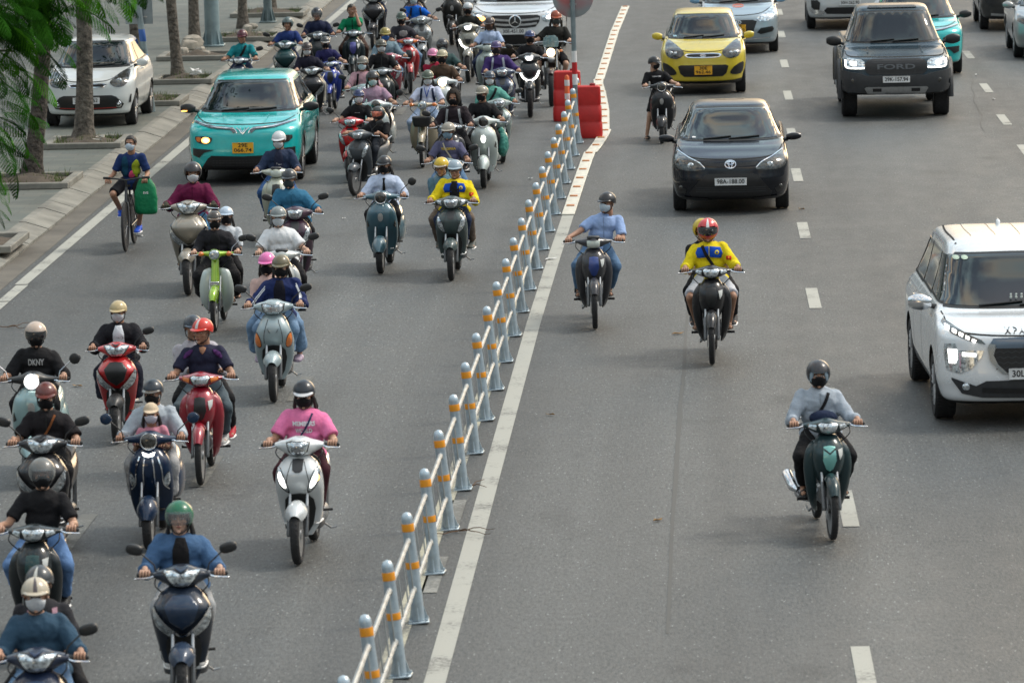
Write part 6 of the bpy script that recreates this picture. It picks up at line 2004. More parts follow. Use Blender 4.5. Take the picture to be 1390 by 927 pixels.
VISOR = mat('clear visor', (.30, .33, .35), .05, coat=.6, alpha=.2)
VISORD = mat('smoked visor', (.02, .022, .025), .04, coat=1, spec=1, alpha=.85)
IRID = mat('iridescent visor', (.55, .16, .10), .08, .6, 1.0, vary=.9, vscale=12)

def helmet(parent, M, typ='half', col=(.02, .02, .02), visor=None, stripe=None, brim=None, M2=None):
    pm = mat('helmet %.3f %.3f %.3f' % tuple(col), col, .3, 0, .35, vary=.12, vscale=12, spec=.4)
    rad = math.radians
    def sm(x): x = max(0, min(1, x)); return x * x * (3 - 2 * x)
    if typ == 'half':
        R = (.100, .123, .108); c = (0, .012, .022)
        em = lambda a: rad(4 - 24 * sm((abs(a) - .8) / 1.2))
    elif typ == 'cap':
        R = (.086, .102, .092); c = (0, .01, .030)
        em = lambda a: rad(8 - 14 * sm((abs(a) - .6) / 1.2))
    elif typ == 'full':
        R = (.117, .136, .122); c = (0, .008, .014)
        em = lambda a: rad(26 - 82 * sm((abs(a) - .82) / .35))
    else:
        R = (.111, .131, .115); c = (0, .012, .016)
        em = lambda a: rad(12 - 60 * sm((abs(a) - .85) / .4))
    g = shell_part(R, c, M, em)
    h = g.obj('helmet' if typ != 'cap' else 'cap', pm if typ != 'cap' else cloth(col), parent, smooth=60)
    if typ in ('half', 'cap', 'open') :
        bm_ = cloth(col) if typ == 'cap' else (mat('helmet %.3f %.3f %.3f' % tuple(brim), brim, .25, .1, 1.0) if brim else (pm if typ == 'half' else BLACK))
        ln = .055 if typ == 'cap' else (.038 if typ == 'half' else .03)
        if typ != 'open' or brim:
            gg = G(); rings = []
            n = 15
            for i in range(n):
                a = -1.05 + 2.1 * i / (n - 1); e = em(a) + .05; q = math.cos(a * 1.35)
                x, y, z = R[0] * math.cos(e) * math.sin(a), -R[1] * math.cos(e) * math.cos(a), R[2] * math.sin(e) + c[2]
                o_ = ln * max(q, 0) + .004
                d = (math.sin(a) * .5, -1)
                rings.append([(x, y + c[1] + .004, z + .006), (x + d[0] * o_, y + c[1] + d[1] * o_, z - o_ * .28 + .002), (x + d[0] * o_, y + c[1] + d[1] * o_, z - o_ * .28 - .004), (x, y + c[1] + .004, z - .004)])
            loft(gg, rings); gg.v = [xf(gg.arr(), M)]; gg.obj('brim', bm_, h, smooth=50)
    if typ == 'full':
        g = shell_part((R[0] * 1.0, R[1] * 1.02, R[2]), c, M, lambda a: rad(-62 + 6 * abs(a)), thick=.9, na=21, ne=6, azr=(-1.35, 1.35), elmax=lambda a: rad(-24 + 6 * abs(a)))
        g.obj('chin_guard', pm, h, smooth=60)
    if visor:
        vm = {'clear': VISOR, 'smoke': VISORD, 'irid': IRID}[visor]
        lo = -26 if typ == 'full' else -38
        g = shell_part((R[0] * 1.035, R[1] * 1.05, R[2] * 1.02), c, M, lambda a: rad(lo + 10 * abs(a)), thick=.985, na=21, ne=7, azr=(-1.15, 1.15), elmax=lambda a: rad(22 - 4 * abs(a)))
        g.obj('visor', vm, h, smooth=80)
    if stripe:
        g = shell_part((R[0] * 1.012, R[1] * 1.012, R[2] * 1.012), c, M, lambda a: rad(10), thick=.97, na=7, ne=9, azr=(-.16, .16), elmax=lambda a: rad(78))
        g.obj('helmet_stripe', mat('helmet stripe %.2f %.2f' % (stripe[0], stripe[2]), stripe, .3, coat=1), h, smooth=80)
    # chin straps
    if typ != 'cap':
        g = G()
        for s in (-1, 1): tube(g, xf(np.array([[s * .082, -.005, -.01], [s * .074, -.030, -.07], [s * .03, -.062, -.112], [0, -.066, -.118]]), M), .0055, 6)
        g.obj('chin_strap', BLACK, h)
    return h

def mask(parent, M, col):
    rad = math.radians
    g = shell_part((.0775, .1135, .108), (0, -.004, -.018), M, lambda a: rad(-66 + 22 * abs(a)), thick=.93, na=23, ne=9, azr=(-1.2, 1.2), elmax=lambda a: rad(3 + 9 * math.cos(min(abs(a) * 2.2, math.pi / 2)) - 6 * abs(a)))
    v = g.arr()
    g.obj('face_mask', cloth(col, .8), parent, smooth=180)

def shoe(parent, ank, sx, typ, col, yaw):
    M = TR(*ank) @ RZ(yaw)
    if typ == 'bare': return
    g = G()
    if typ == 'sandal':
        yloft(g, [(-.165, .028, -.078, -.058), (-.13, .046, -.08, -.058), (-.05, .044, -.08, -.058), (.03, .038, -.08, -.055), (.062, .025, -.08, -.055)], 14, 12, e=3)
        tube(g, [(-.046, -.085, -.07), (-.03, -.09, -.035), (0, -.09, -.024), (.03, -.09, -.035), (.046, -.085, -.07)], .016, 8)
    elif typ == 'clog':
        yloft(g, [(-.175, .03, -.08, -.05), (-.14, .052, -.082, -.03), (-.06, .05, -.08, .0), (.0, .045, -.08, -.03), (.06, .035, -.08, -.02)], 16, 14, e=2.6)
    else:
        yloft(g, [(-.18, .025, -.082, -.055), (-.15, .046, -.083, -.038), (-.08, .048, -.08, -.012), (-.02, .043, -.08, .025), (.04, .04, -.08, .035), (.065, .02, -.078, .02)], 16, 16, e=2.6)
    g.v = [xf(g.arr(), M)]
    o = g.obj('shoe', mat('shoe %.2f %.2f %.2f' % tuple(col), col, .6, vary=.2, vscale=20), parent, smooth=60)
    if typ == 'sneaker':
        g = G(); yloft(g, [(-.184, .028, -.092, -.074), (-.15, .050, -.092, -.070), (-.05, .050, -.092, -.068), (.05, .042, -.092, -.066), (.07, .022, -.09, -.068)], 14, 10, e=3); g.v = [xf(g.arr(), M)]
        g.obj('sole', WHITEL, o, smooth=60)

PCOUNT = [0]
def person(pos, rz, s, label, role='driver', bk='scooter', hipx=0., lean=0., top=(.3, .3, .3), sleeve='short', bottom=(.03, .03, .04), btype='long', shoes=('sneaker', (.03, .03, .03)),
           hel=('half', (.02, .02, .02)), mk=None, hair=None, yaw=0., pitch=0., skin=None, hz=1.0, hw=.345, inner=None, straps=None, sling=None, text=None, tcol=None, collar=None,
           uniform=False, glasses=False, foot_down=0, loose=0., glove=None, hands=None, head_up=0., group='riders in the rush hour crowd', hood=None, stripe=None, extra=None, mskin=None, hy=.36, fat=1., belly=None):
    PCOUNT[0] += 1; seed = PCOUNT[0] * 7 + 3; rnd = random.Random(seed)
    skm = SKIN[skin if skin is not None else rnd.choice([0, 0, 1, 2])]
    child = role == 'child'
    k = .72 if child else 1.
    yaw += rnd.uniform(-.2, .2); pitch += rnd.uniform(-.03, .16); tilt = rnd.uniform(-.016, .016)
    base_y = {'driver': .80, 'passenger': 1.14, 'child': .55, 'third': 1.3, 'bicycle': .70, 'stand': .8}[role]
    hz0 = {'driver': .87, 'passenger': .92, 'child': .78, 'third': .93, 'bicycle': .97, 'stand': .9}[role]
    if bk == 'wave': hz0 += .0
    root_M = Matrix.Translation(pos) @ RZ(rz)
    H = np.array([hipx, base_y, hz0])
    nk = H + np.array([lean, -.01 if role != 'passenger' else -.02, (.388 + head_up) * k])
    if role == 'bicycle': nk = H + np.array([lean, -.12, .42])
    C = H + (nk - H) * .70; Wm = H + (nk - H) * .36
    hc = nk + np.array([lean * .15, -.03, .136 * (k if not child else .86)])
    MH = TR(*hc) @ RZ(yaw) @ RX(pitch) @ Matrix.Scale(.86 if child else 1., 4)
    sw = .150 * k * fat
    sh = [nk + np.array([sx * sw, .012 - sx * tilt, -.072 * k + sx * tilt]) for sx in (-1, 1)]
    # hand targets
    wr = []
    for i, sx in enumerate((-1, 1)):
        if hands and hands[i] is not None: wr.append(np.array(hands[i], float))
        elif role in ('driver', 'stand'): wr.append(np.array([sx * (hw - .06), hy + .028, hz + .0]) + np.array([0, .055, .036]))
        elif role == 'bicycle': wr.append(np.array([sx * .27, .325, .99]) + np.array([0, .055, .036]))
        elif role in ('passenger', 'third'): wr.append(np.array([sx * .15, base_y - .26, .99]))
        else: wr.append(np.array([sx * .13, .40, .93]))
    el = [ik(sh[i], wr[i], .262 * k, .235 * k, (sx * .36, .5, -.9)) for i, sx in enumerate((-1, 1))]
    # legs
    an = []; hj = []; kn = []
    for i, sx in enumerate((-1, 1)):
        hj.append(H + np.array([sx * .088 * k, -.01, -.015]))
        if foot_down == sx: an.append(np.array([sx * .30, base_y - .02, .092]))
        elif role == 'driver' or role == 'stand': an.append(np.array([sx * (.125 if bk == 'scooter' else .18), .52 if bk == 'scooter' else .70, .385]))
        elif role == 'bicycle': an.append(np.array([sx * .13, .62, .30 + (.24 if sx < 0 else .0)]))
        elif role in ('passenger', 'third'): an.append(np.array([sx * .225, 1.00 if bk == 'scooter' else 1.02, .40]))
        else: an.append(np.array([sx * .10, .47, .40]))
        pole = (sx * .35, -1, .25) if (role in ('driver', 'bicycle', 'child', 'stand') and bk == 'scooter') or role == 'bicycle' else (sx * .36, -1, .2)
        kn.append(ik(hj[i], an[i], .40 * k, .39 * k, pole))
    vx = .0135
    # ---------------- body: one skin
    g = G()
    ell(g, H, (.135 * k, .10 * k, .09 * k)); ell(g, Wm, (.115 * k, .088 * k, .11 * k)); ell(g, C, (.138 * k, .095 * k, .125 * k))
    capsule(g, sh[0] + np.array([.02, 0, 0]), sh[1] - np.array([.02, 0, 0]), .048 * k, .048 * k)
    capsule(g, nk - np.array([0, -.01, .05]), hc + np.array([0, .015, -.06]), .050 * k, .050 * k)
    for i, sx in enumerate((-1, 1)):
        capsule(g, sh[i], el[i], .046 * k, .036 * k); capsule(g, el[i], wr[i], .037 * k, .0255 * k)
        capsule(g, hj[i], kn[i], .074 * k, .050 * k); capsule(g, kn[i], an[i], .050 * k, .034 * k)
        fo = an[i] + np.array([sx * .012, -.13 * k, -.055 * k])
        capsule(g, an[i] + np.array([0, .02, -.045 * k]), fo, .030 * k, .026 * k)
    v, f, _ = remesh(g, vx, 2)
    b = G(); b.add(v, f)
    hv, hf_ = head_proto(); b.add(xf(hv, MH), hf_)
    for sx in (-1, 1):
        e = G(); ell(e, (sx * .029, -.0815, -.001), (.0135, .006, .0065), 10, 7); b.join(e, MH, 1)
        e = G(); ell(e, (sx * .029, -.0865, -.001), (.006, .003, .006), 8, 6); b.join(e, MH, 2)
        e = G(); tube(e, [(sx * .014, -.089, .017), (sx * .03, -.089, .022), (sx * .047, -.078, .016)], [.003, .0045, .002], 6); b.join(e, MH, 3)
    e = G(); ell(e, (0, -.0955, -.0615), (.021, .006, .0055), 10, 7); b.join(e, MH, 4)
    hm = 0
    for i, sx in enumerate((-1, 1)):
        if role in ('driver', 'bicycle', 'stand') and not (hands and hands[i] is not None): hand_grip(b, wr[i] - np.array([0, .055, .036]), sx)
        else:
            d = wr[i] - el[i]; d /= np.linalg.norm(d)
            rot = Vector((0, -1, 0)).rotation_difference(Vector(d)).to_matrix().to_4x4()
            hand_rest(b, wr[i] + d * .045, sx, rot=rot)
    org = np.array([H[0], base_y, 0.])
    def put(o_): return o_
    root = b.obj('person' if not child else 'child', [skm, mat('eye white', (.6, .58, .55), .3), EYE, HAIR, LIP], None, smooth=180)
    # move origin to below the seat
    me = root.data
    co = np.empty(len(me.vertices) * 3); me.vertices.foreach_get('co', co); co = co.reshape(-1, 3) - org; me.vertices.foreach_set('co', co.ravel()); me.update()
    root.matrix_world = root_M @ Matrix.Scale(s, 4) @ TR(*org)
    tag(root, label, 'person' if not child else 'child', group)
    parts = []
    # ---------------- upper garment
    tm = cloth(top)
    fl = 1.14 * (fat) + loose * .6
    g = G()
    ell(g, H + np.array([0, 0, -.015]), (.150 * k * fl, .112 * k * fl, .09 * k)); ell(g, Wm, (.132 * k * fl, .102 * k * fl * (1.05 if fat > 1.04 else 1), .13 * k)); ell(g, C, (.143 * k * fl, .102 * k * fl, .135 * k))
    capsule(g, sh[0] + np.array([.015, 0, -.004]), sh[1] - np.array([.015, 0, .004]), .055 * k, .055 * k)
    capsule(g, H + np.array([-.05 * k, 0, -.03]), H + np.array([.05 * k, 0, -.03]), .10 * k * fl, .10 * k * fl)
    ell(g, nk + np.array([0, .010, -.054]), (.096 * k, .062 * k, .040 * k))
    for i, sx in enumerate((-1, 1)):
        if sleeve == 'long':
            capsule(g, sh[i], el[i], .060 * k + loose * .03, .050 * k + loose * .04); e2 = el[i] + (wr[i] - el[i]) * .93
            capsule(g, el[i], e2, .050 * k + loose * .04, (.036 + loose * .02) * k, round1=False)
        elif sleeve == 'short':
            e2 = sh[i] + (el[i] - sh[i]) * .80
            capsule(g, sh[i], e2, .060 * k, .063 * k + loose * .04, round1=False)
        elif sleeve == 'half':
            capsule(g, sh[i], el[i], .062 * k, .058 * k + loose * .04, round1=True)
    shirt, bv = blob_obj(g, 'shirt' if sleeve == 'short' else 'jacket' if loose or inner else 'long_sleeve_shirt', tm, None, vx, 2, .0075 if sleeve == 'long' else .006, seed, fr=17.)
    parts.append(shirt)
    sub = []
    cz = C[2]; nz = nk[2]; cx = C[0]
    if inner:
        q = patch(G(), bv, [(cx - .035 * k, nz - .015), (cx + .035 * k, nz - .015), (cx + .062 * k, nz - .10), (cx + .066 * k, H[2] - .04), (cx - .066 * k, H[2] - .04), (cx - .062 * k, nz - .10)], 'F', .007, 0, .035, 0); sub.append(q.obj('inner_shirt', cloth(inner), None, smooth=180))
    if uniform:
        blue = cloth((.012, .08, .50))
        for sx in (-1, 1):
            q = patch(G(), bv, [(cx + sx * (.035 if inner else .006), nz - .035), (cx + sx * .125, nz - .05), (cx + sx * .15, nz - .11), (cx + sx * .13, nz - .165), (cx + sx * (.04 if inner else .006), nz - .15)], 'F', .006, 0, .03, 0); sub.append(q.obj('blue_panel', blue, None, smooth=180))
        q = patch(G(), bv, [(cx + .085 + .024 * math.cos(t), nz - .10 + .024 * math.sin(t)) for t in np.linspace(0, 2 * math.pi, 13)[:-1]], 'F', .011, 0, .03, 0); sub.append(q.obj('round_emblem', cloth((.75, .60, .05)), None, smooth=180))
        q = patch(G(), bv, [(cx + .085 + .012 * math.cos(t), nz - .10 + .012 * math.sin(t)) for t in np.linspace(0, 2 * math.pi, 9)[:-1]], 'F', .014, 0, .03, 0); sub.append(q.obj('emblem_core', blue, None, smooth=180))
        fx = (sh[1] + (el[1] - sh[1]) * .55)
        q = patch(G(), bv, [(fx[0] - .026, fx[2] - .016), (fx[0] + .03, fx[2] - .02), (fx[0] + .03, fx[2] + .02), (fx[0] - .026, fx[2] + .024)], 'F', .008, 0, .03, 0); sub.append(q.obj('red_flag_badge', cloth((.60, .02, .02)), None, smooth=180))
        st = [(fx[0] + .002 + (.012 if j % 2 == 0 else .005) * math.sin(j * math.pi / 5), fx[2] + .002 + (.012 if j % 2 == 0 else .005) * math.cos(j * math.pi / 5)) for j in range(10)]
        q = patch(G(), bv, st, 'F', .012, 0, .03, 0); sub.append(q.obj('yellow_star', cloth((.8, .6, .03)), None, smooth=180))
    if collar:
        q = G()
        for sx in (-1, 1): q.add([(cx + sx * .012, 0, nz - .035), (cx + sx * .062, 0, nz - .012), (cx + sx * .058, 0, nz + .02), (cx + sx * .004, 0, nz - .0)], [])
        q = G()
        th = np.linspace(-2.4, 2.4, 19)
        pts = [(nk[0] + .060 * k * math.sin(t), nk[1] + .004 - .058 * k * math.cos(t), nk[2] - .005 + .018 * (1 - math.cos(t)) * .5) for t in th]
        tube(q, pts, [.006] + [.014] * 17 + [.006], 8); sub.append(q.obj('collar', cloth(collar), None, smooth=180))
        q = strip(G(), bv, [(cx, nz - .03), (cx, H[2] + .02)], .014, 'F', .004, per=6); sub.append(q.obj('button_placket', cloth(tuple(c_ * .75 for c_ in collar)), None, smooth=180))
    if straps:
        for sx in (-1, 1):
            q = strip(G(), bv, [(cx + sx * .085, nz - .035), (cx + sx * .095, nz - .12), (cx + sx * .105, nz - .20), (cx + sx * .125, nz - .28)], .034, 'F', .010, per=5); sub.append(q.obj('backpack_strap', cloth(straps), None, smooth=180))
    if sling:
        q = strip(G(), bv, [(cx + .075 * sling[1], nz - .03), (cx + .03 * sling[1], nz - .13), (cx - .05 * sling[1], nz - .26), (cx - .09 * sling[1], nz - .34)], sling[2] if len(sling) > 2 else .022, 'F', .010, per=5); sub.append(q.obj('bag_strap', cloth(sling[0]), None, smooth=180))
    if stripe:
        for i, sx in enumerate((-1, 1)):
            for dz in (0, .024):
                a_ = sh[i] + np.array([sx * .02, 0, .01 - dz]); b_ = el[i] + np.array([sx * .03, 0, -dz])
                q = strip(G(), bv, [(a_[0], a_[2] + .0), ((a_[0] + b_[0]) / 2, (a_[2] + b_[2]) / 2), (b_[0], b_[2])], .010, 'F', .006, per=5)
                if q.f: sub.append(q.obj('sleeve_stripe', cloth(stripe), None, smooth=180))
    if text:
        for tx in text:
            q = text_on(G(), bv, tx[0], cx + tx[3] if len(tx) > 3 else cx, nz + tx[1], tx[2], lift=.008, bold=.035, width=tx[4] if len(tx) > 4 else None)
            if q.f: sub.append(q.obj('chest_lettering', cloth(tcol or (.7, .7, .7)), None, smooth=0))
    if extra: extra(bv, sub, cx, nz, H)
    # ---------------- lower garment
    bmt = cloth(bottom)
    g = G()
    ell(g, H + np.array([0, 0, -.02]), (.146 * k * fat, .112 * k, .10 * k))
    for i, sx in enumerate((-1, 1)):
        if btype == 'long':
            capsule(g, hj[i], kn[i], .086 * k * fat, .063 * k); e2 = kn[i] + (an[i] - kn[i]) * .90; capsule(g, kn[i], e2, .063 * k, .052 * k, round1=False)
        elif btype == 'wide':
            capsule(g, hj[i], kn[i], .092 * k, .075 * k); e2 = kn[i] + (an[i] - kn[i]) * .80; capsule(g, kn[i], e2, .075 * k, .098 * k, round1=False)
        elif btype == 'shorts':
            e2 = hj[i] + (kn[i] - hj[i]) * .92; capsule(g, hj[i], e2, .086 * k, .080 * k, round1=False)
        elif btype == 'skirt':
            capsule(g, hj[i], kn[i], .095 * k, .085 * k); e2 = kn[i] + (an[i] - kn[i]) * .75; capsule(g, kn[i], e2, .09 * k, .125 * k, round1=False); capsule(g, (kn[0] + kn[1]) / 2, kn[i], .07, .08)
    if btype == 'skirt': capsule(g, kn[0], kn[1], .07, .07)
    tr, _ = blob_obj(g, {'long': 'trousers', 'wide': 'trousers', 'shorts': 'shorts', 'skirt': 'long_skirt'}[btype], bmt, None, vx, 2, .0075, seed + 1, fr=14.)
    parts.append(tr)
    ex = []
    if belly:
        q = G(); ell(q, C + np.array([.02, -.15, -.13]), (.13, .07, .07)); wv = wrinkle(q.arr(), q.arr() * 0 + np.array([0, -1, 0]), .006, 5); q.v = [wv]; ex.append(q.obj('belt_bag', cloth(belly), None, smooth=180))
    hp = empty('tmp'); 
    n0 = set(bpy.data.objects.keys())
    made = []
    mark = len(COL.objects)
    # parts built with a temporary parent, re-parented below
    class _P: pass
    if hel: made.append(helmet(None, MH, *hel[:2], **(hel[2] if len(hel) > 2 else {})))
    if mk:
        before = set(o_.name for o_ in COL.objects); mask(None, MH, mk); made += [o_ for o_ in COL.objects if o_.name not in before and o_.parent is None]
    if glasses:
        q = G()
        for sx in (-1, 1):
            tube(q, [(sx * .030 + .023 * math.cos(t), -.100, -.002 + .018 * math.sin(t)) for t in np.linspace(0, 2 * math.pi, 17)], .0026, 6, cap=False); tube(q, [(sx * .052, -.098, .002), (sx * .078, -.02, .0)], .0022, 6)
        tube(q, [(-.008, -.101, 0), (.008, -.101, 0)], .002, 6); q.v = [xf(q.arr(), MH)]; made.append(q.obj('glasses', BLACK, None))
    if hair == 'short':
        q = shell_part((.084, .102, .096), (0, .016, .024), MH, lambda a: math.radians(28 - 46 * max(0, min(1, (abs(a) - .7) / .5))), thick=.85); v_ = q.arr(); q.v = [v_ + np.array([0, 0, 0])]
        vv = wrinkle(q.arr(), (q.arr() - hc) / np.linalg.norm(q.arr() - hc, axis=1)[:, None], .004, seed, 60); q.v = [vv]; made.append(q.obj('hair', HAIR, None, smooth=180))
    elif hair in ('long', 'side'):
        q = G()
        for sx in (-1, 1):
            for j in range(1, 3):
                y0_ = -.01 + .025 * j
                tube(q, xf(np.array([[sx * .070, y0_ - .01, .02], [sx * .086, y0_, -.06], [sx * (.082 + .01 * j), y0_ + .02, -.13], [sx * (.07 + .012 * j), y0_ + .02, -.19 - (.05 if hair == 'long' else 0)]]), MH), [.010, .015, .015, .005], 8)
        ell(q, (0, .05, -.07), (.075, .045, .09)); q2 = q.arr(); k_ = len(q.v[-1]); q.v[-1] = xf(q.v[-1], MH)
        made.append(q.obj('hair', HAIR, None, smooth=180))
    if hood:
        hr, ho, hw_ = ((.112, .125, .135), 38, .55) if not hel else ((.106, .119, .112), 12, .55)
        q = shell_part(hr, (0, .018, .005), MH, lambda a: math.radians(-75) if abs(a) > hw_ + .3 else math.radians(ho - (ho + 75) * max(0, (abs(a) - hw_) / .3)), thick=.9)
        vv = wrinkle(q.arr(), (q.arr() - hc) / np.linalg.norm(q.arr() - hc, axis=1)[:, None], .006, seed, 30); q.v = [vv]; made.append(q.obj('hood', cloth(hood), None, smooth=180))
    for i, sx in enumerate((-1, 1)):
        before = set(o_.name for o_ in COL.objects); shoe(None, an[i], sx, shoes[0], shoes[1], sx * -.12); made += [o_ for o_ in COL.objects if o_.name not in before and o_.parent is None]
        if glove:
            q = G(); hand_grip(q, wr[i] - np.array([0, .055, .036]), sx); q.v = [(q.arr() - wr[i]) * 1.12 + wr[i]]; made.append(q.obj('glove', cloth(glove), None, smooth=180))
    bpy.data.objects.remove(hp)
    for o_ in parts + ex + made:
        o_.parent = root; o_.location = tuple(-org)
    for o_ in sub:
        o_.parent = shirt
    root['hc'] = [float(q_) for q_ in hc]
    return root
# ------------------------------------------------------------------ the traffic
def contact_for_head(x, top, z=1.51):
    y = 60.
    for _ in range(30):
        p = at(x, y); q = proj(p + Vector((0, .75, z))); y += (top - q[1]) * .8
    return y

def ride(kind, x, y, top, hx, blabel, col, who, rz=0., p=None, ch=None, s=None, drop=0., **kw):
    """a bike standing at photo pixel (x, y) with its driver (helmet top at pixel row top, column hx)"""
    if y is None: y = contact_for_head(x, top)
    c = at(x, y); c.z = .006
    ppm = proj(c + Vector((.5, 0, 0)))[0] - proj(c - Vector((.5, 0, 0)))[0]
    z0 = 1.515 + (0 if who.get('hel', 1) else -.02)
    pred = y - proj(c + Vector((0, .75, z0)))[1]
    if s is None: s = max(.9, min(1.08, (y - top) / pred))
    bk = 'wave' if kind in ('wave', 'cub', 'moto') else 'scooter'
    rz += random.uniform(-.035, .035)
    b = bike(kind, c, rz, blabel, col, **kw)
    b.scale = (s, s, s)
    hz = b['hz']; hw = {'vespa': .35, 'wave': .35, 'cub': .35, 'moto': .38}.get(kind, .345)
    def head(base_y, w, zt):
        d = Vector((-math.sin(rz) * base_y, math.cos(rz) * base_y, zt)) * s
        return proj(c + d)
    def make(w, role, base_y, zt):
        w = dict(w)
        tx, ty = w.pop('hx', hx), w.pop('top_px', top)
        px_, py_ = head(base_y, w, zt)
        lean = max(-.26, min(.26, (tx - px_) / ppm / s)); up = max(-.08, min(.16, (py_ - ty) / ppm / s))
        hip = lean * .35
        lb = w.pop('label')
        skw = dict(bk=bk, hz=hz, hw=hw, hy=.38 if kind == 'moto' else .36)
        return person(c, rz, s, lb, role=role, hipx=hip, lean=lean - hip, head_up=up, **skw, **w)
    make(who, 'driver', .75, z0)
    if p: make(p, 'passenger', 1.11, 1.565)
    if ch: make(ch, 'child', .50, 1.20)
    return c, s

NAVY = (.018, .028, .062); BLK = (.014, .014, .016); WHT = (.66, .67, .68); JEAN = (.10, .18, .30); JEANL = (.17, .27, .41)
MW = (.62, .65, .68); MB = (.012, .012, .014)
SB = ('sneaker', (.02, .02, .022)); SW = ('sneaker', (.45, .45, .44)); SD = ('sandal', (.03, .025, .022))
HB = (.016, .017, .02)

def tee_patch(pts, col, name='printed_patch'):
    def f(bv, sub, cx, nz, H):
        q = patch(G(), bv, [(cx + x, nz + z) for x, z in pts], 'F', .007, 0, .03, 2); sub.append(q.obj(name, cloth(col), None, smooth=180))
    return f
def multi(*fs):
    def f(*a):
        for q in fs: q(*a)
    return f

# --- open carriageway
ride('wave', 1130, 733, 490, 1111, 'dark teal underbone motorbike with chrome exhaust on the open lane', (.018, .040, .045), dict(label='rider in pale grey hooded jacket with black mask and navy belt bag', top=(.36, .41, .47), sleeve='long', loose=.35, hel=('open', (.035, .035, .04)), hood=(.36, .46, .54), mk=MB, sling=(BLK, 1, .03), belly=NAVY, bottom=BLK, shoes=('sandal', (.015, .015, .015)), collar=(.36, .41, .47)), rz=.12, mirrors='', accent=(.20, .50, .46), badge=True, bigpipe=True, group='motorbikes on the open carriageway')
ride('wave', 967, 495, 298, 961, 'matt black underbone motorbike with two riders ahead of the black sedan', (.016, .016, .018), dict(label='rider in yellow and blue jacket with red white full helmet and white shorts', top=(.72, .58, .015), sleeve='long', loose=.35, uniform=True, hel=('full', (.62, .06, .07), dict(visor='smoke', stripe=(.7, .72, .72))), sling=(BLK, -1, .035), bottom=(.55, .57, .62), btype='shorts', shoes=('sandal', (.10, .06, .04)), skin=1),
     p=dict(label='passenger in black with yellow helmet mostly hidden behind red white helmeted rider', hx=954, top_px=305, top=(.02, .02, .022), hel=('open', (.55, .42, .02)), bottom=BLK, shoes=SB), mirrors='', group='motorbikes on the open carriageway')
ride('wave', 808, 447, 262, 822, 'old dark motorbike with square headlamp and blue front beside the barrier', (.040, .040, .046), dict(label='man in light blue polo shirt and jeans looking aside on old motorbike', top=(.30, .42, .68), collar=(.30, .42, .68), hel=('half', HB), mk=(.55, .66, .75), bottom=JEAN, shoes=('sandal', (.03, .022, .02)), yaw=-.35, skin=1), accent=(.02, .05, .22), square=True, spoke=True, mirrors='', group='motorbikes on the open carriageway')
ride('vespa', 899, 195, 77, 889, 'small black scooter with round front lamp behind the black sedan', (.016, .017, .02), dict(label='woman in black tee and shorts on the small black scooter, one foot down', top=BLK, text=[('HARDCORE', -.10, .03)], hel=('half', HB), mk=MB, bottom=BLK, btype='shorts', shoes=('sandal', (.02, .02, .02)), yaw=.75, foot_down=-1, skin=2), mirrors='', group='motorbikes on the open carriageway')

# --- right-hand column by the barrier
ride('vision', 613, 381, 218, 617, 'dark grey green scooter carrying the yellow jacket rider', (.055, .078, .078), dict(label='bespectacled rider in yellow and blue jacket with pale blue helmet', top=(.74, .58, .015), sleeve='long', loose=.45, uniform=True, inner=BLK, hel=('half', (.30, .38, .44)), glasses=True, bottom=NAVY, shoes=SW, skin=1, fat=1.08, group='riders in the rush hour crowd'),
     p=dict(label='passenger with yellow helmet and plaid shirt behind the bespectacled rider', hx=600, top_px=214, top=(.10, .19, .25), sleeve='long', hel=('half', (.62, .42, .02), dict(brim=(.25, .2, .15))), glasses=True, bottom=(.16, .125, .10), shoes=('sneaker', (.10, .11, .10))), mirrors='', cowlsig=True)
ride('vespa', 517, 372, 212, 521, 'blue grey retro scooter with round headlamp and one mirror', (.045, .115, .15), dict(label='schoolgirl in pale blue shirt with black ribbon and black helmet', top=(.50, .58, .74), collar=(.50, .58, .74), sleeve='half', loose=.35, hel=('half', HB), mk=MB, hair='side', bottom=BLK, shoes=SB, extra=tee_patch([(-.02, -.04), (.02, -.04), (.012, -.07), (.02, -.24), (-.02, -.24), (-.012, -.07)], BLK, 'neck_ribbon')), rz=.0, mirrors='R')
c, s = ride('vespa', 657, 256, 117, 654, 'white retro scooter with slim upright position lamp beside the barrier', (.60, .67, .64), dict(label='rider in black tee with grey brown helmet on the white retro scooter', top=BLK, hel=('half', (.26, .24, .19)), mk=MB, bottom=BLK, shoes=SB, yaw=-.15, skin=1), poslamp=True, mirrors='L')
g = G(); ell(g, (.27, .62, .62), (.09, .16, .20), 18, 14); ell(g, (.26, .66, .78), (.06, .12, .10)); v_, f_, n_ = remesh(g, .014, 3); g = G(); g.add(wrinkle(v_, n_, .012, 4, 24), f_)
o = g.obj('carrier_bag', cloth((.06, .24, .20), .4), smooth=180); o.location = c; tag(o, 'sea green plastic bag hanging on the white retro scooter', 'bag')
ride('wave', 607, None, 167, 608, 'grey teal motorbike hidden behind the two riders in front', (.06, .12, .13), dict(label='rider in slate tee with yellow lettering, grey helmet and blue mask', top=(.10, .10, .17), text=[('VIRGINIA', -.11, .05)], tcol=(.6, .42, .05), sling=((.5, .45, .32), -1, .02), hel=('half', (.27, .25, .21)), mk=(.22, .33, .42), glasses=True, bottom=JEAN, shoes=SB))
ride('wave', 612, None, 124, 615, 'dark motorbike under the rider in the black hood', (.03, .03, .034), dict(label='rider in black hooded jacket with hood up and grey backpack straps', top=(.024, .018, .022), sleeve='long', loose=.35, hel=None, hood=(.035, .030, .026), mk=MB, straps=(.30, .32, .33), bottom=BLK, shoes=SB), mirrors='L')
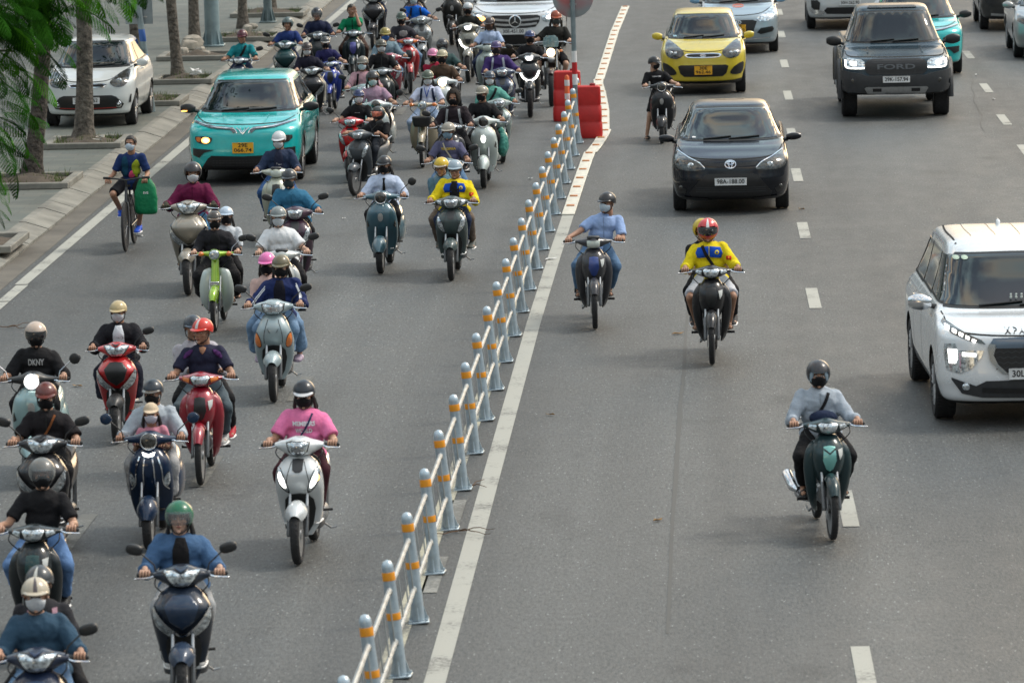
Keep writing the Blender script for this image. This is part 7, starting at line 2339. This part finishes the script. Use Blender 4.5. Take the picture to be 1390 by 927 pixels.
ride('cub', 574, 228, 96, 580, 'beige retro moped with black front basket', (.40, .34, .24), dict(label='schoolgirl in white shirt with blue lanyard on the beige moped', top=(.58, .62, .78), collar=(.58, .62, .78), sleeve='short', straps=NAVY, hel=('half', (.085, .11, .08)), mk=MW, hair='long', bottom=(.35, .45, .62), shoes=SW, extra=multi(tee_patch([(-.045, -.03), (-.035, -.03), (.0, -.17), (-.012, -.17)], (.02, .08, .40), 'lanyard'), tee_patch([(.045, -.03), (.035, -.03), (-.012, -.17), (.0, -.17)], (.02, .08, .40), 'lanyard'))), accent=(.40, .34, .24), basket=True, round_m=True, mirrors='L')
ride('vespa', 601, None, 68, 600, 'white scooter with glowing round headlamp', (.55, .60, .60), dict(label='rider with tan helmet, black mask and brown vest above glowing headlamp', top=(.075, .048, .032), hel=('half', (.40, .36, .24)), mk=MB, bottom=BLK, shoes=SD, skin=1),
     p=dict(label='passenger with pink helmet and red top behind the tan helmeted rider', hx=589, top_px=66, top=(.33, .02, .05), hel=('half', (.62, .22, .38)), mk=MB, bottom=BLK, shoes=SD), lit='head warm', mirrors='')
ride('vision', 608, None, 53, 601, 'dark scooter hidden behind the pink helmeted passenger', (.03, .035, .04), dict(label='rider in dark green tee with black open helmet behind the pink helmet', top=(.045, .085, .085), hel=('open', (.03, .03, .035), dict(visor='smoke')), mk=(.35, .38, .38), bottom=BLK, shoes=SB), mirrors='')
ride('vision', 682, 222, 97, 665, 'pale grey scooter ridden by the woman in the mint jacket', (.28, .35, .34), dict(label='woman in mint green jacket with navy helmet and white mask', top=(.11, .33, .28), sleeve='long', loose=.3, collar=(.11, .33, .28), hel=('half', (.03, .05, .08)), mk=MW, sling=(BLK, 1, .04), hair='side', bottom=BLK, shoes=SB), rz=.16, mirrors='R')
ride('vision', 683, None, 56, 674, 'navy scooter under the rider in the purple hooded top', (.05, .07, .12), dict(label='rider in purple hooded top with cap helmet and pale backpack straps', top=(.055, .032, .14), sleeve='long', loose=.4, straps=(.42, .46, .52), hel=('half', (.06, .04, .14)), mk=(.03, .025, .03), bottom=NAVY, shoes=SB), mirrors='')
ride('wave', 662, None, 24, 664, 'white legged motorbike with square headlamp in front of the white SUV', (.30, .36, .34), dict(label='rider in light blue shirt with dark brown helmet before the white SUV', top=(.40, .50, .70), collar=(.40, .50, .70), sleeve='short', hel=('half', (.045, .03, .028)), mk=(.10, .06, .045), hair='long', bottom=NAVY, shoes=SB), square=True, mirrors='')
ride('sh', 636, 112, 4, 635, 'olive grey big wheel scooter with bright lamp and glowing chevron', (.20, .20, .165), dict(label='rider in black tee with white helmet on the bright lamped scooter', top=(.02, .022, .02), hel=('half', (.52, .56, .58), dict(brim=(.02, .02, .02))), mk=MB, bottom=BLK, shoes=SB, skin=1), lit='head v', mirrors='L', darkcowl=False)
ride('sh', 720, 160, 42, 719, 'black big wheel scooter with glowing chevron beside the barrier head', (.025, .03, .034), dict(label='rider in black with navy blue helmet on the black chevron scooter', top=BLK, sleeve='long', hel=('half', (.02, .04, .13)), mk=MB, bottom=BLK, shoes=SB), lit='head v', mirrors='L')
ride('moto', 749, 145, 15, 754, 'brown naked motorcycle with glowing round headlamp next to the sign', (.05, .03, .025), dict(label='rider in black tee and shorts on the motorcycle, head behind round sign', top=(.022, .022, .02), hel=('half', (.30, .06, .02)), hair='long', mk=(.06, .07, .07), bottom=BLK, btype='shorts', shoes=SD, skin=2), lit='head', mirrors='')
ride('vespa', 614, 62, -42, 616, 'dark scooter at the top edge behind the bright lamped scooter', (.03, .03, .028), dict(label='dark clothed rider at the top edge left of the white SUV', top=(.03, .025, .025), hel=('half', (.05, .03, .03)), bottom=BLK, shoes=SB), mirrors='')

# --- middle of the crowd
ride('vision', 482, 266, 159, 512, 'dark grey scooter turning left under the rider with mirrored visor', (.07, .08, .09), dict(label='rider in black tee with full helmet and rainbow mirrored visor', top=BLK, sling=((.03, .03, .035), -1, .025), hel=('full', (.03, .035, .035), dict(visor='irid')), bottom=(.03, .035, .045), shoes=SB, fat=1.08, skin=1), rz=-.30, mirrors='R')
ride('vision', 475, 248, 122, 486, 'bright red scooter of the rider with navy helmet and white mask', (.50, .008, .012), dict(label='rider in black tee with glossy navy helmet on bright red scooter', top=BLK, hel=('half', (.02, .035, .11)), mk=MW, glasses=True, bottom=BLK, shoes=SW, text=[('- - - - -', -.13, .03)]), rz=-.08, mirrors='L')
ride('vespa', 511, None, 97, 506, 'white rounded scooter of the woman in the mauve blouse', (.52, .58, .58), dict(label='woman in mauve short sleeved blouse with black open helmet', top=(.40, .26, .35), hel=('open', (.03, .032, .035)), mk=(.50, .62, .62), hair='side', bottom=BLK, shoes=SD), mirrors='')
ride('vision', 494, None, 77, 492, 'teal white scooter of the woman in the pale pink blouse', (.25, .36, .36), dict(label='woman in pale pink blouse and dark vest with black and white helmet', top=(.52, .30, .34), sleeve='long', loose=.2, straps=BLK, hel=('half', (.16, .15, .13)), mk=(.55, .66, .70), hair='long', bottom=BLK, shoes=SD), mirrors='L')
ride('wave', 522, None, 54, 517, 'charcoal motorbike of the rider in the black polo', (.05, .06, .06), dict(label='rider in black polo with dark olive helmet and white mask', top=BLK, collar=(.05, .05, .05), hel=('half', (.07, .07, .055)), mk=MW, glasses=True, bottom=BLK, shoes=SB), rz=.08, mirrors='')
ride('vision', 532, None, 38, 523, 'dark red scooter of the rider with the blue mask', (.30, .03, .06), dict(label='rider in grey blue long shirt with yellowish helmet and blue mask', top=(.17, .25, .30), sleeve='long', loose=.2, hel=('half', (.26, .21, .05)), mk=(.05, .15, .42), bottom=JEAN, shoes=SD), rz=.10, mirrors='')
ride('wave', 557, 128, 17, 545, 'red and black motorbike of the rider in the printed dark tee', (.38, .012, .02), dict(label='rider in charcoal tee with pale print and dark green helmet', top=(.035, .036, .045), hel=('half', (.06, .09, .07)), mk=MB, bottom=JEANL, shoes=('sandal', (.4, .4, .4)), extra=tee_patch([(-.06, -.10), (.07, -.10), (.07, -.20), (-.06, -.20)], (.30, .30, .30))), rz=.12, mirrors='L', amb=True)
ride('vision', 574, 98, -8, 562, 'silver and red scooter of the rider in the bright blue tee', (.25, .27, .28), dict(label='bareheaded rider in bright blue tee with black backpack straps', top=(.008, .12, .55), straps=BLK, hel=None, hair='short', mk=(.45, .55, .60), glasses=True, bottom=BLK, shoes=SW), rz=.10, mirrors='LR')
ride('vision', 562, 66, -38, 561, 'scooter behind the rider in the bright blue tee', (.10, .08, .09), dict(label='rider in dark purple top behind the bright blue tee', top=(.050, .030, .065), sleeve='long', hel=('half', HB), bottom=BLK, shoes=SB), mirrors='LR')
ride('airblade', 507, 68, -36, 509, 'black scooter with white side lamps at the top edge', (.022, .022, .024), dict(label='rider in grey tee and dark jeans cut off by the top edge', top=(.12, .13, .14), hel=('half', HB), bottom=NAVY, shoes=SB), accent=(.04, .04, .045), mirrors='')
ride('wave', 480, 118, 7, 477, 'dark motorbike with purple front panel', (.022, .035, .04), dict(label='bareheaded man in green polo covering his mouth with one hand', top=(.006, .21, .095), collar=(.01, .01, .02), hel=None, hair='short', bottom=(.065, .038, .03), shoes=('sneaker', (.10, .05, .03)), hands=[None, (.035, .615, 1.335)], skin=1), accent=(.10, .10, .36), mirrors='')
ride('airblade', 424, 174, 58, 417, 'black scooter of the woman in cream trousers beside the teal taxi', (.020, .021, .024), dict(label='woman in black blouse and cream trousers with dark frilled hat', top=(.016, .016, .030), collar=(.016, .016, .030), sleeve='half', loose=.2, hel=('half', (.04, .03, .03)), mk=MW, hair='side', bottom=(.46, .44, .38), btype='wide', shoes=SD, skin=2), accent=(.03, .03, .035), mirrors='R')
ride('wave', 449, 155, 50, 442, 'royal blue and white motorbike behind the cream trousered woman', (.015, .045, .32), dict(label='rider in navy v neck top with black mask on the royal blue motorbike', top=(.022, .022, .085), hel=('half', (.05, .055, .06), dict(brim=(.35, .34, .32))), mk=MB, bottom=NAVY, shoes=SB), shieldm=None, mirrors='')
ride('airblade', 388, None, 24, 390, 'teal black scooter behind the teal taxi', (.012, .05, .055), dict(label='man in navy tee with grey teal open helmet behind the taxi', top=(.022, .045, .17), hel=('open', (.10, .14, .14)), bottom=NAVY, shoes=SB, skin=1), accent=(.02, .06, .065), mirrors='L')
ride('vision', 432, None, 11, 430, 'dark scooter of the rider in the navy uniform jacket', (.03, .04, .045), dict(label='rider in navy uniform jacket with glossy black open helmet', top=(.016, .022, .055), sleeve='long', loose=.3, hel=('open', (.03, .035, .045), dict(visor='clear')), bottom=NAVY, shoes=SB, fat=1.08, skin=1), mirrors='LR')
ride('wave', 325, None, 41, 328, 'dark blue motorbike right behind the teal taxi roof', (.02, .03, .06), dict(label='man in teal polo with black sling bag and dark red helmet', top=(.015, .22, .25), sling=(BLK, 1, .04), collar=(.015, .20, .23), hel=('half', (.09, .02, .03)), bottom=NAVY, shoes=SB, skin=1), mirrors='R', amb=False)

# --- left column
ride('wave', 376, None, 179, 378, 'pale motorbike with square headlamp in front of the teal taxi', (.42, .44, .36), dict(label='rider in navy jacket with white helmet in front of the teal taxi', top=(.022, .036, .075), sleeve='long', loose=.35, inner=(.02, .025, .05), stripe=None, hel=('half', (.58, .60, .62)), mk=MW, bottom=(.04, .10, .25), shoes=SB, text=[('VIII', -.19, .05)]), square=True, mirrors='')
ride('vision', 402, 400, 230, 393, 'dark plum scooter of the rider in the blue jacket', (.06, .03, .05), dict(label='rider in steel blue jacket with glossy black helmet and charcoal mask', top=(.035, .15, .26), sleeve='long', loose=.5, hel=('half', (.03, .035, .04)), mk=(.05, .065, .07), collar=(.035, .15, .26), bottom=BLK, shoes=SD), rz=.05, mirrors='LR')
ride('wave', 384, None, 281, 378, 'white moped with square lamp and orange signals ridden in white tee', (.50, .52, .50), dict(label='rider in plain white tee with grey helmet wearing two small bear ears', top=(.70, .72, .74), loose=.35, hel=('half', (.20, .23, .23)), mk=(.55, .60, .64), bottom=BLK, shoes=SD, skin=2), square=True, amb=True, mirrors='LR')
ride('lead', 372, 546, 347, 380, 'large silver scooter with two riders and orange side signals', (.33, .41, .43), dict(label='young man in navy track top with white sleeve stripes on silver scooter', top=(.016, .028, .105), sleeve='long', loose=.45, inner=(.012, .012, .02), stripe=(.6, .62, .65), hel=('half', (.14, .12, .07)), hair='side', mk=MB, bottom=JEANL, btype='long', shoes=('sandal', (.30, .22, .22)), yaw=-.1, skin=0),
     p=dict(label='passenger with bright pink helmet behind the young man in track top', hx=363, top_px=343, top=(.60, .42, .38), hel=('half', (.72, .16, .42)), mk=MB, hair='side', bottom=JEANL, btype='wide', shoes=('clog', (.42, .33, .42))), mirrors='LR')
ride('cub', 292, 450, 287, 291, 'lime green vintage moped with white leg shields', (.27, .47, .015), dict(label='woman in black denim jacket with dark helmet on lime green moped', top=(.018, .018, .022), sleeve='long', loose=.45, inner=(.014, .014, .016), collar=None, hel=('half', (.05, .045, .04), dict(brim=(.12, .08, .05))), mk=MB, bottom=BLK, btype='skirt', shoes=SD, skin=2),
     p=dict(label='passenger in white raglan tee with pale blue helmet on lime moped', hx=306, top_px=281, top=(.62, .66, .70), hel=('half', (.45, .55, .66)), mk=MB, hair='long', bottom=BLK, shoes=SD, skin=2), accent=(.58, .66, .62), plate=True, mirrors='R', chrome_m=True)
ride('airblade', 256, 401, 221, 261, 'champagne grey scooter of the maroon jacket rider', (.26, .235, .19), dict(label='man in maroon jacket with black open helmet and olive gloves', top=(.125, .010, .048), sleeve='long', loose=.4, collar=(.125, .010, .048), hel=('open', (.03, .028, .032)), mk=MW, bottom=(.08, .20, .34), shoes=SD, glove=(.05, .05, .035), yaw=.1), accent=(.30, .27, .22), mirrors='')
ride('airblade', 159, 602, 409, 160, 'red scooter with black chevron nose ridden by woman in long skirt', (.46, .006, .010), dict(label='woman in black cardigan over white tee with tan striped helmet', top=(.014, .014, .018), sleeve='long', loose=.6, inner=(.62, .66, .70), text=[('BLANCH', -.15, .035)], tcol=(.25, .25, .25), hel=('half', (.48, .38, .20)), mk=MW, bottom=(.014, .016, .028), btype='skirt', shoes=SD, skin=1), mirrors='R')
ride('vespa', 44, None, 438, 48, 'teal white scooter with one glowing lamp at the left edge', (.30, .45, .46), dict(label='rider in black outlined lettered tee with cream helmet and smoked visor', top=BLK, sleeve='half', loose=.35, text=[('DKNY', -.13, .085, 0, .16)], tcol=(.45, .45, .45), hel=('open', (.55, .44, .36), dict(visor='smoke')), mk=MB, bottom=BLK, shoes=SB), mirrors='LR', chrome_m=True, lit='head', darkcowl=True)
ride('airblade', 56, None, 520, 62, 'black scooter with white side lamps ridden with the maroon helmet', (.02, .02, .023), dict(label='rider in black button shirt with maroon helmet and brown bag strap', top=(.016, .014, .016), loose=.25, collar=(.03, .03, .03), sling=((.20, .07, .025), 1, .02), hel=('half', (.13, .032, .026)), mk=MB, bottom=BLK, shoes=SB), accent=(.03, .03, .034), mirrors='LR')
ride('wave', 273, 658, 433, 274, 'wine red underbone motorbike with two men on it', (.30, .006, .022), dict(label='man in navy v neck tee with red helmet looking aside on wine red motorbike', top=(.022, .024, .050), hel=('half', (.62, .035, .02), dict(stripe=(.6, .6, .6))), bottom=(.09, .12, .14), shoes=SW, yaw=-.3, skin=1, fat=1.05, extra=multi(tee_patch([(-.035, -.02), (.035, -.02), (0, -.085)], (.36, .19, .12), 'open_neck'), tee_patch([(.095, -.04), (.17, -.07), (.19, -.13), (.12, -.09)], (.09, .03, .13), 'purple_shoulder'), tee_patch([(-.095, -.04), (-.17, -.07), (-.19, -.13), (-.12, -.09)], (.09, .03, .13), 'purple_shoulder'))),
     p=dict(label='passenger in pale grey tee and red trainers behind the red helmet', hx=263, top_px=428, top=(.48, .46, .50), sleeve='long', hel=('half', (.03, .04, .055), dict(brim=(.03, .05, .08))), bottom=BLK, shoes=('sneaker', (.45, .012, .03)), skin=1, fat=1.12), amb=True, mirrors='')
ride('vespa', 203, 746, 516, 207, 'navy scooter with slim chrome strips carrying a child in front', (.008, .022, .055), dict(label='rider in light grey jacket and wide trousers with a child in front', top=(.40, .45, .50), sleeve='long', loose=.35, collar=(.40, .45, .50), hel=('half', (.02, .028, .04), dict(brim=(.10, .08, .06))), mk=MB, bottom=(.40, .40, .40), btype='wide', shoes=SD, skin=1),
     ch=dict(label='small child in pink shirt and cream cap standing before the driver', hx=205, top_px=555, top=(.60, .25, .32), hel=('cap', (.62, .50, .36)), mk=(.62, .60, .66), yaw=.2, bottom=(.35, .12, .15), shoes=SD, hair='side'), strips=True, mirrors='LR', mcol=paint((.01, .03, .07)), lit='')
ride('vision', 405, 766, 517, 412, 'white scooter with two glowing slanted lamps in the foreground', (.66, .69, .70), dict(label='woman in bright pink lettered tee with black helmet on white scooter', top=(.78, .20, .40), loose=.25, text=[('MEMBERS', -.115, .055, 0, .20), ('WORLD', -.18, .05, 0, .15)], tcol=(.85, .87, .90), sling=((.03, .04, .10), 1, .016), hel=('half', (.018, .022, .03), dict(brim=(.55, .56, .58))), mk=MB, hair='side', bottom=(.045, .012, .018), shoes=('sneaker', (.50, .46, .40)), skin=0), lit='slant ambsig', mirrors='')
ride('wave', 46, None, 623, 56, 'black motorbike of the rider in black tee and blue jeans', (.015, .02, .022), dict(label='man in plain black tee and blue jeans with silver visored helmet', top=(.013, .013, .015), hel=('open', (.16, .16, .15), dict(visor='clear')), mk=MB, bottom=(.12, .22, .42), shoes=SB, skin=0), mirrors='', accent=(.02, .06, .06))
ride('airblade', 250, None, 681, 243, 'dark navy scooter with twin mirrors at the bottom edge', (.014, .022, .038), dict(label='woman in blue denim jacket with green helmet and clear visor', top=(.06, .125, .24), sleeve='long', loose=.45, inner=(.014, .013, .014), hel=('open', (.008, .13, .062), dict(visor='clear')), hair='side', bottom=(.36, .37, .38), shoes=SW, skin=2), rz=.05, accent=(.03, .05, .09), mirrors='LR')
ride('airblade', 50, None, 785, 48, 'dark blue scooter nose at the bottom left corner', (.012, .02, .045), dict(label='rider in slate blue sweater with cream helmet bearing a dark square', top=(.035, .075, .12), sleeve='long', loose=.4, hel=('half', (.50, .44, .34), dict(stripe=(.06, .04, .04))), mk=(.60, .62, .64), bottom=JEAN, shoes=SB, skin=0),
     p=dict(label='passenger with pink straps behind the cream helmeted rider', hx=54, top_px=768, top=(.03, .03, .035), straps=(.50, .30, .36), hel=('half', (.05, .055, .06), dict(stripe=(.55, .55, .5))), bottom=BLK, shoes=SB), accent=(.03, .05, .10), mirrors='R')

# --- the cyclist
c = at(171, 342); c.z = .006
bicycle(c, 0, 'black city bicycle ridden along the kerb')
shirtp = multi(tee_patch([(.02, -.24), (.03, -.16), (.09, -.10), (.13, -.16), (.125, -.34), (.06, -.36)], (.35, .42, .03), 'yellow_print'), tee_patch([(-.02, -.30), (.02, -.26), (.06, -.33), (.02, -.37), (-.03, -.36)], (.70, .08, .18), 'pink_print'), tee_patch([(-.12, -.08), (-.05, -.06), (-.03, -.20), (-.06, -.34), (-.13, -.30)], (.010, .06, .11), 'teal_print'))
ppm = 90.
person(c, 0, .95, 'cyclist in navy and teal sports tee with white mask and blue shoes', role='bicycle', hipx=.02, lean=.03, top=(.015, .035, .12), hel=None, hair='short', mk=(.55, .65, .75), glasses=True, bottom=(.012, .012, .016), btype='shorts', shoes=('sneaker', (.01, .08, .55)), extra=shirtp, skin=1, head_up=.02, yaw=-.1)
g = G(); zloft(g, [(.50, .13, .22, .36), (.56, .155, .20, .38), (.80, .15, .20, .38), (.95, .10, .24, .36), (1.0, .05, .27, .34)], 26, 18, e=3); v_ = g.arr()
g.v = [wrinkle(v_ + np.array([.26, .06, -.02]), (v_ - v_.mean(0)) / np.linalg.norm(v_ - v_.mean(0), axis=1)[:, None], .010, 9, 18)]; bvb = bvh_of(g)
o = g.obj('shopping_bag', cloth((.008, .17, .07), .5), smooth=180); o.location = c; tag(o, 'green shopping bag hanging from the bicycle handlebar', 'bag')
q = text_on(G(), bvb, 'EVE', .27, .78, .045, lift=.006); q.obj('bag_lettering', WHITEL, o, smooth=0)
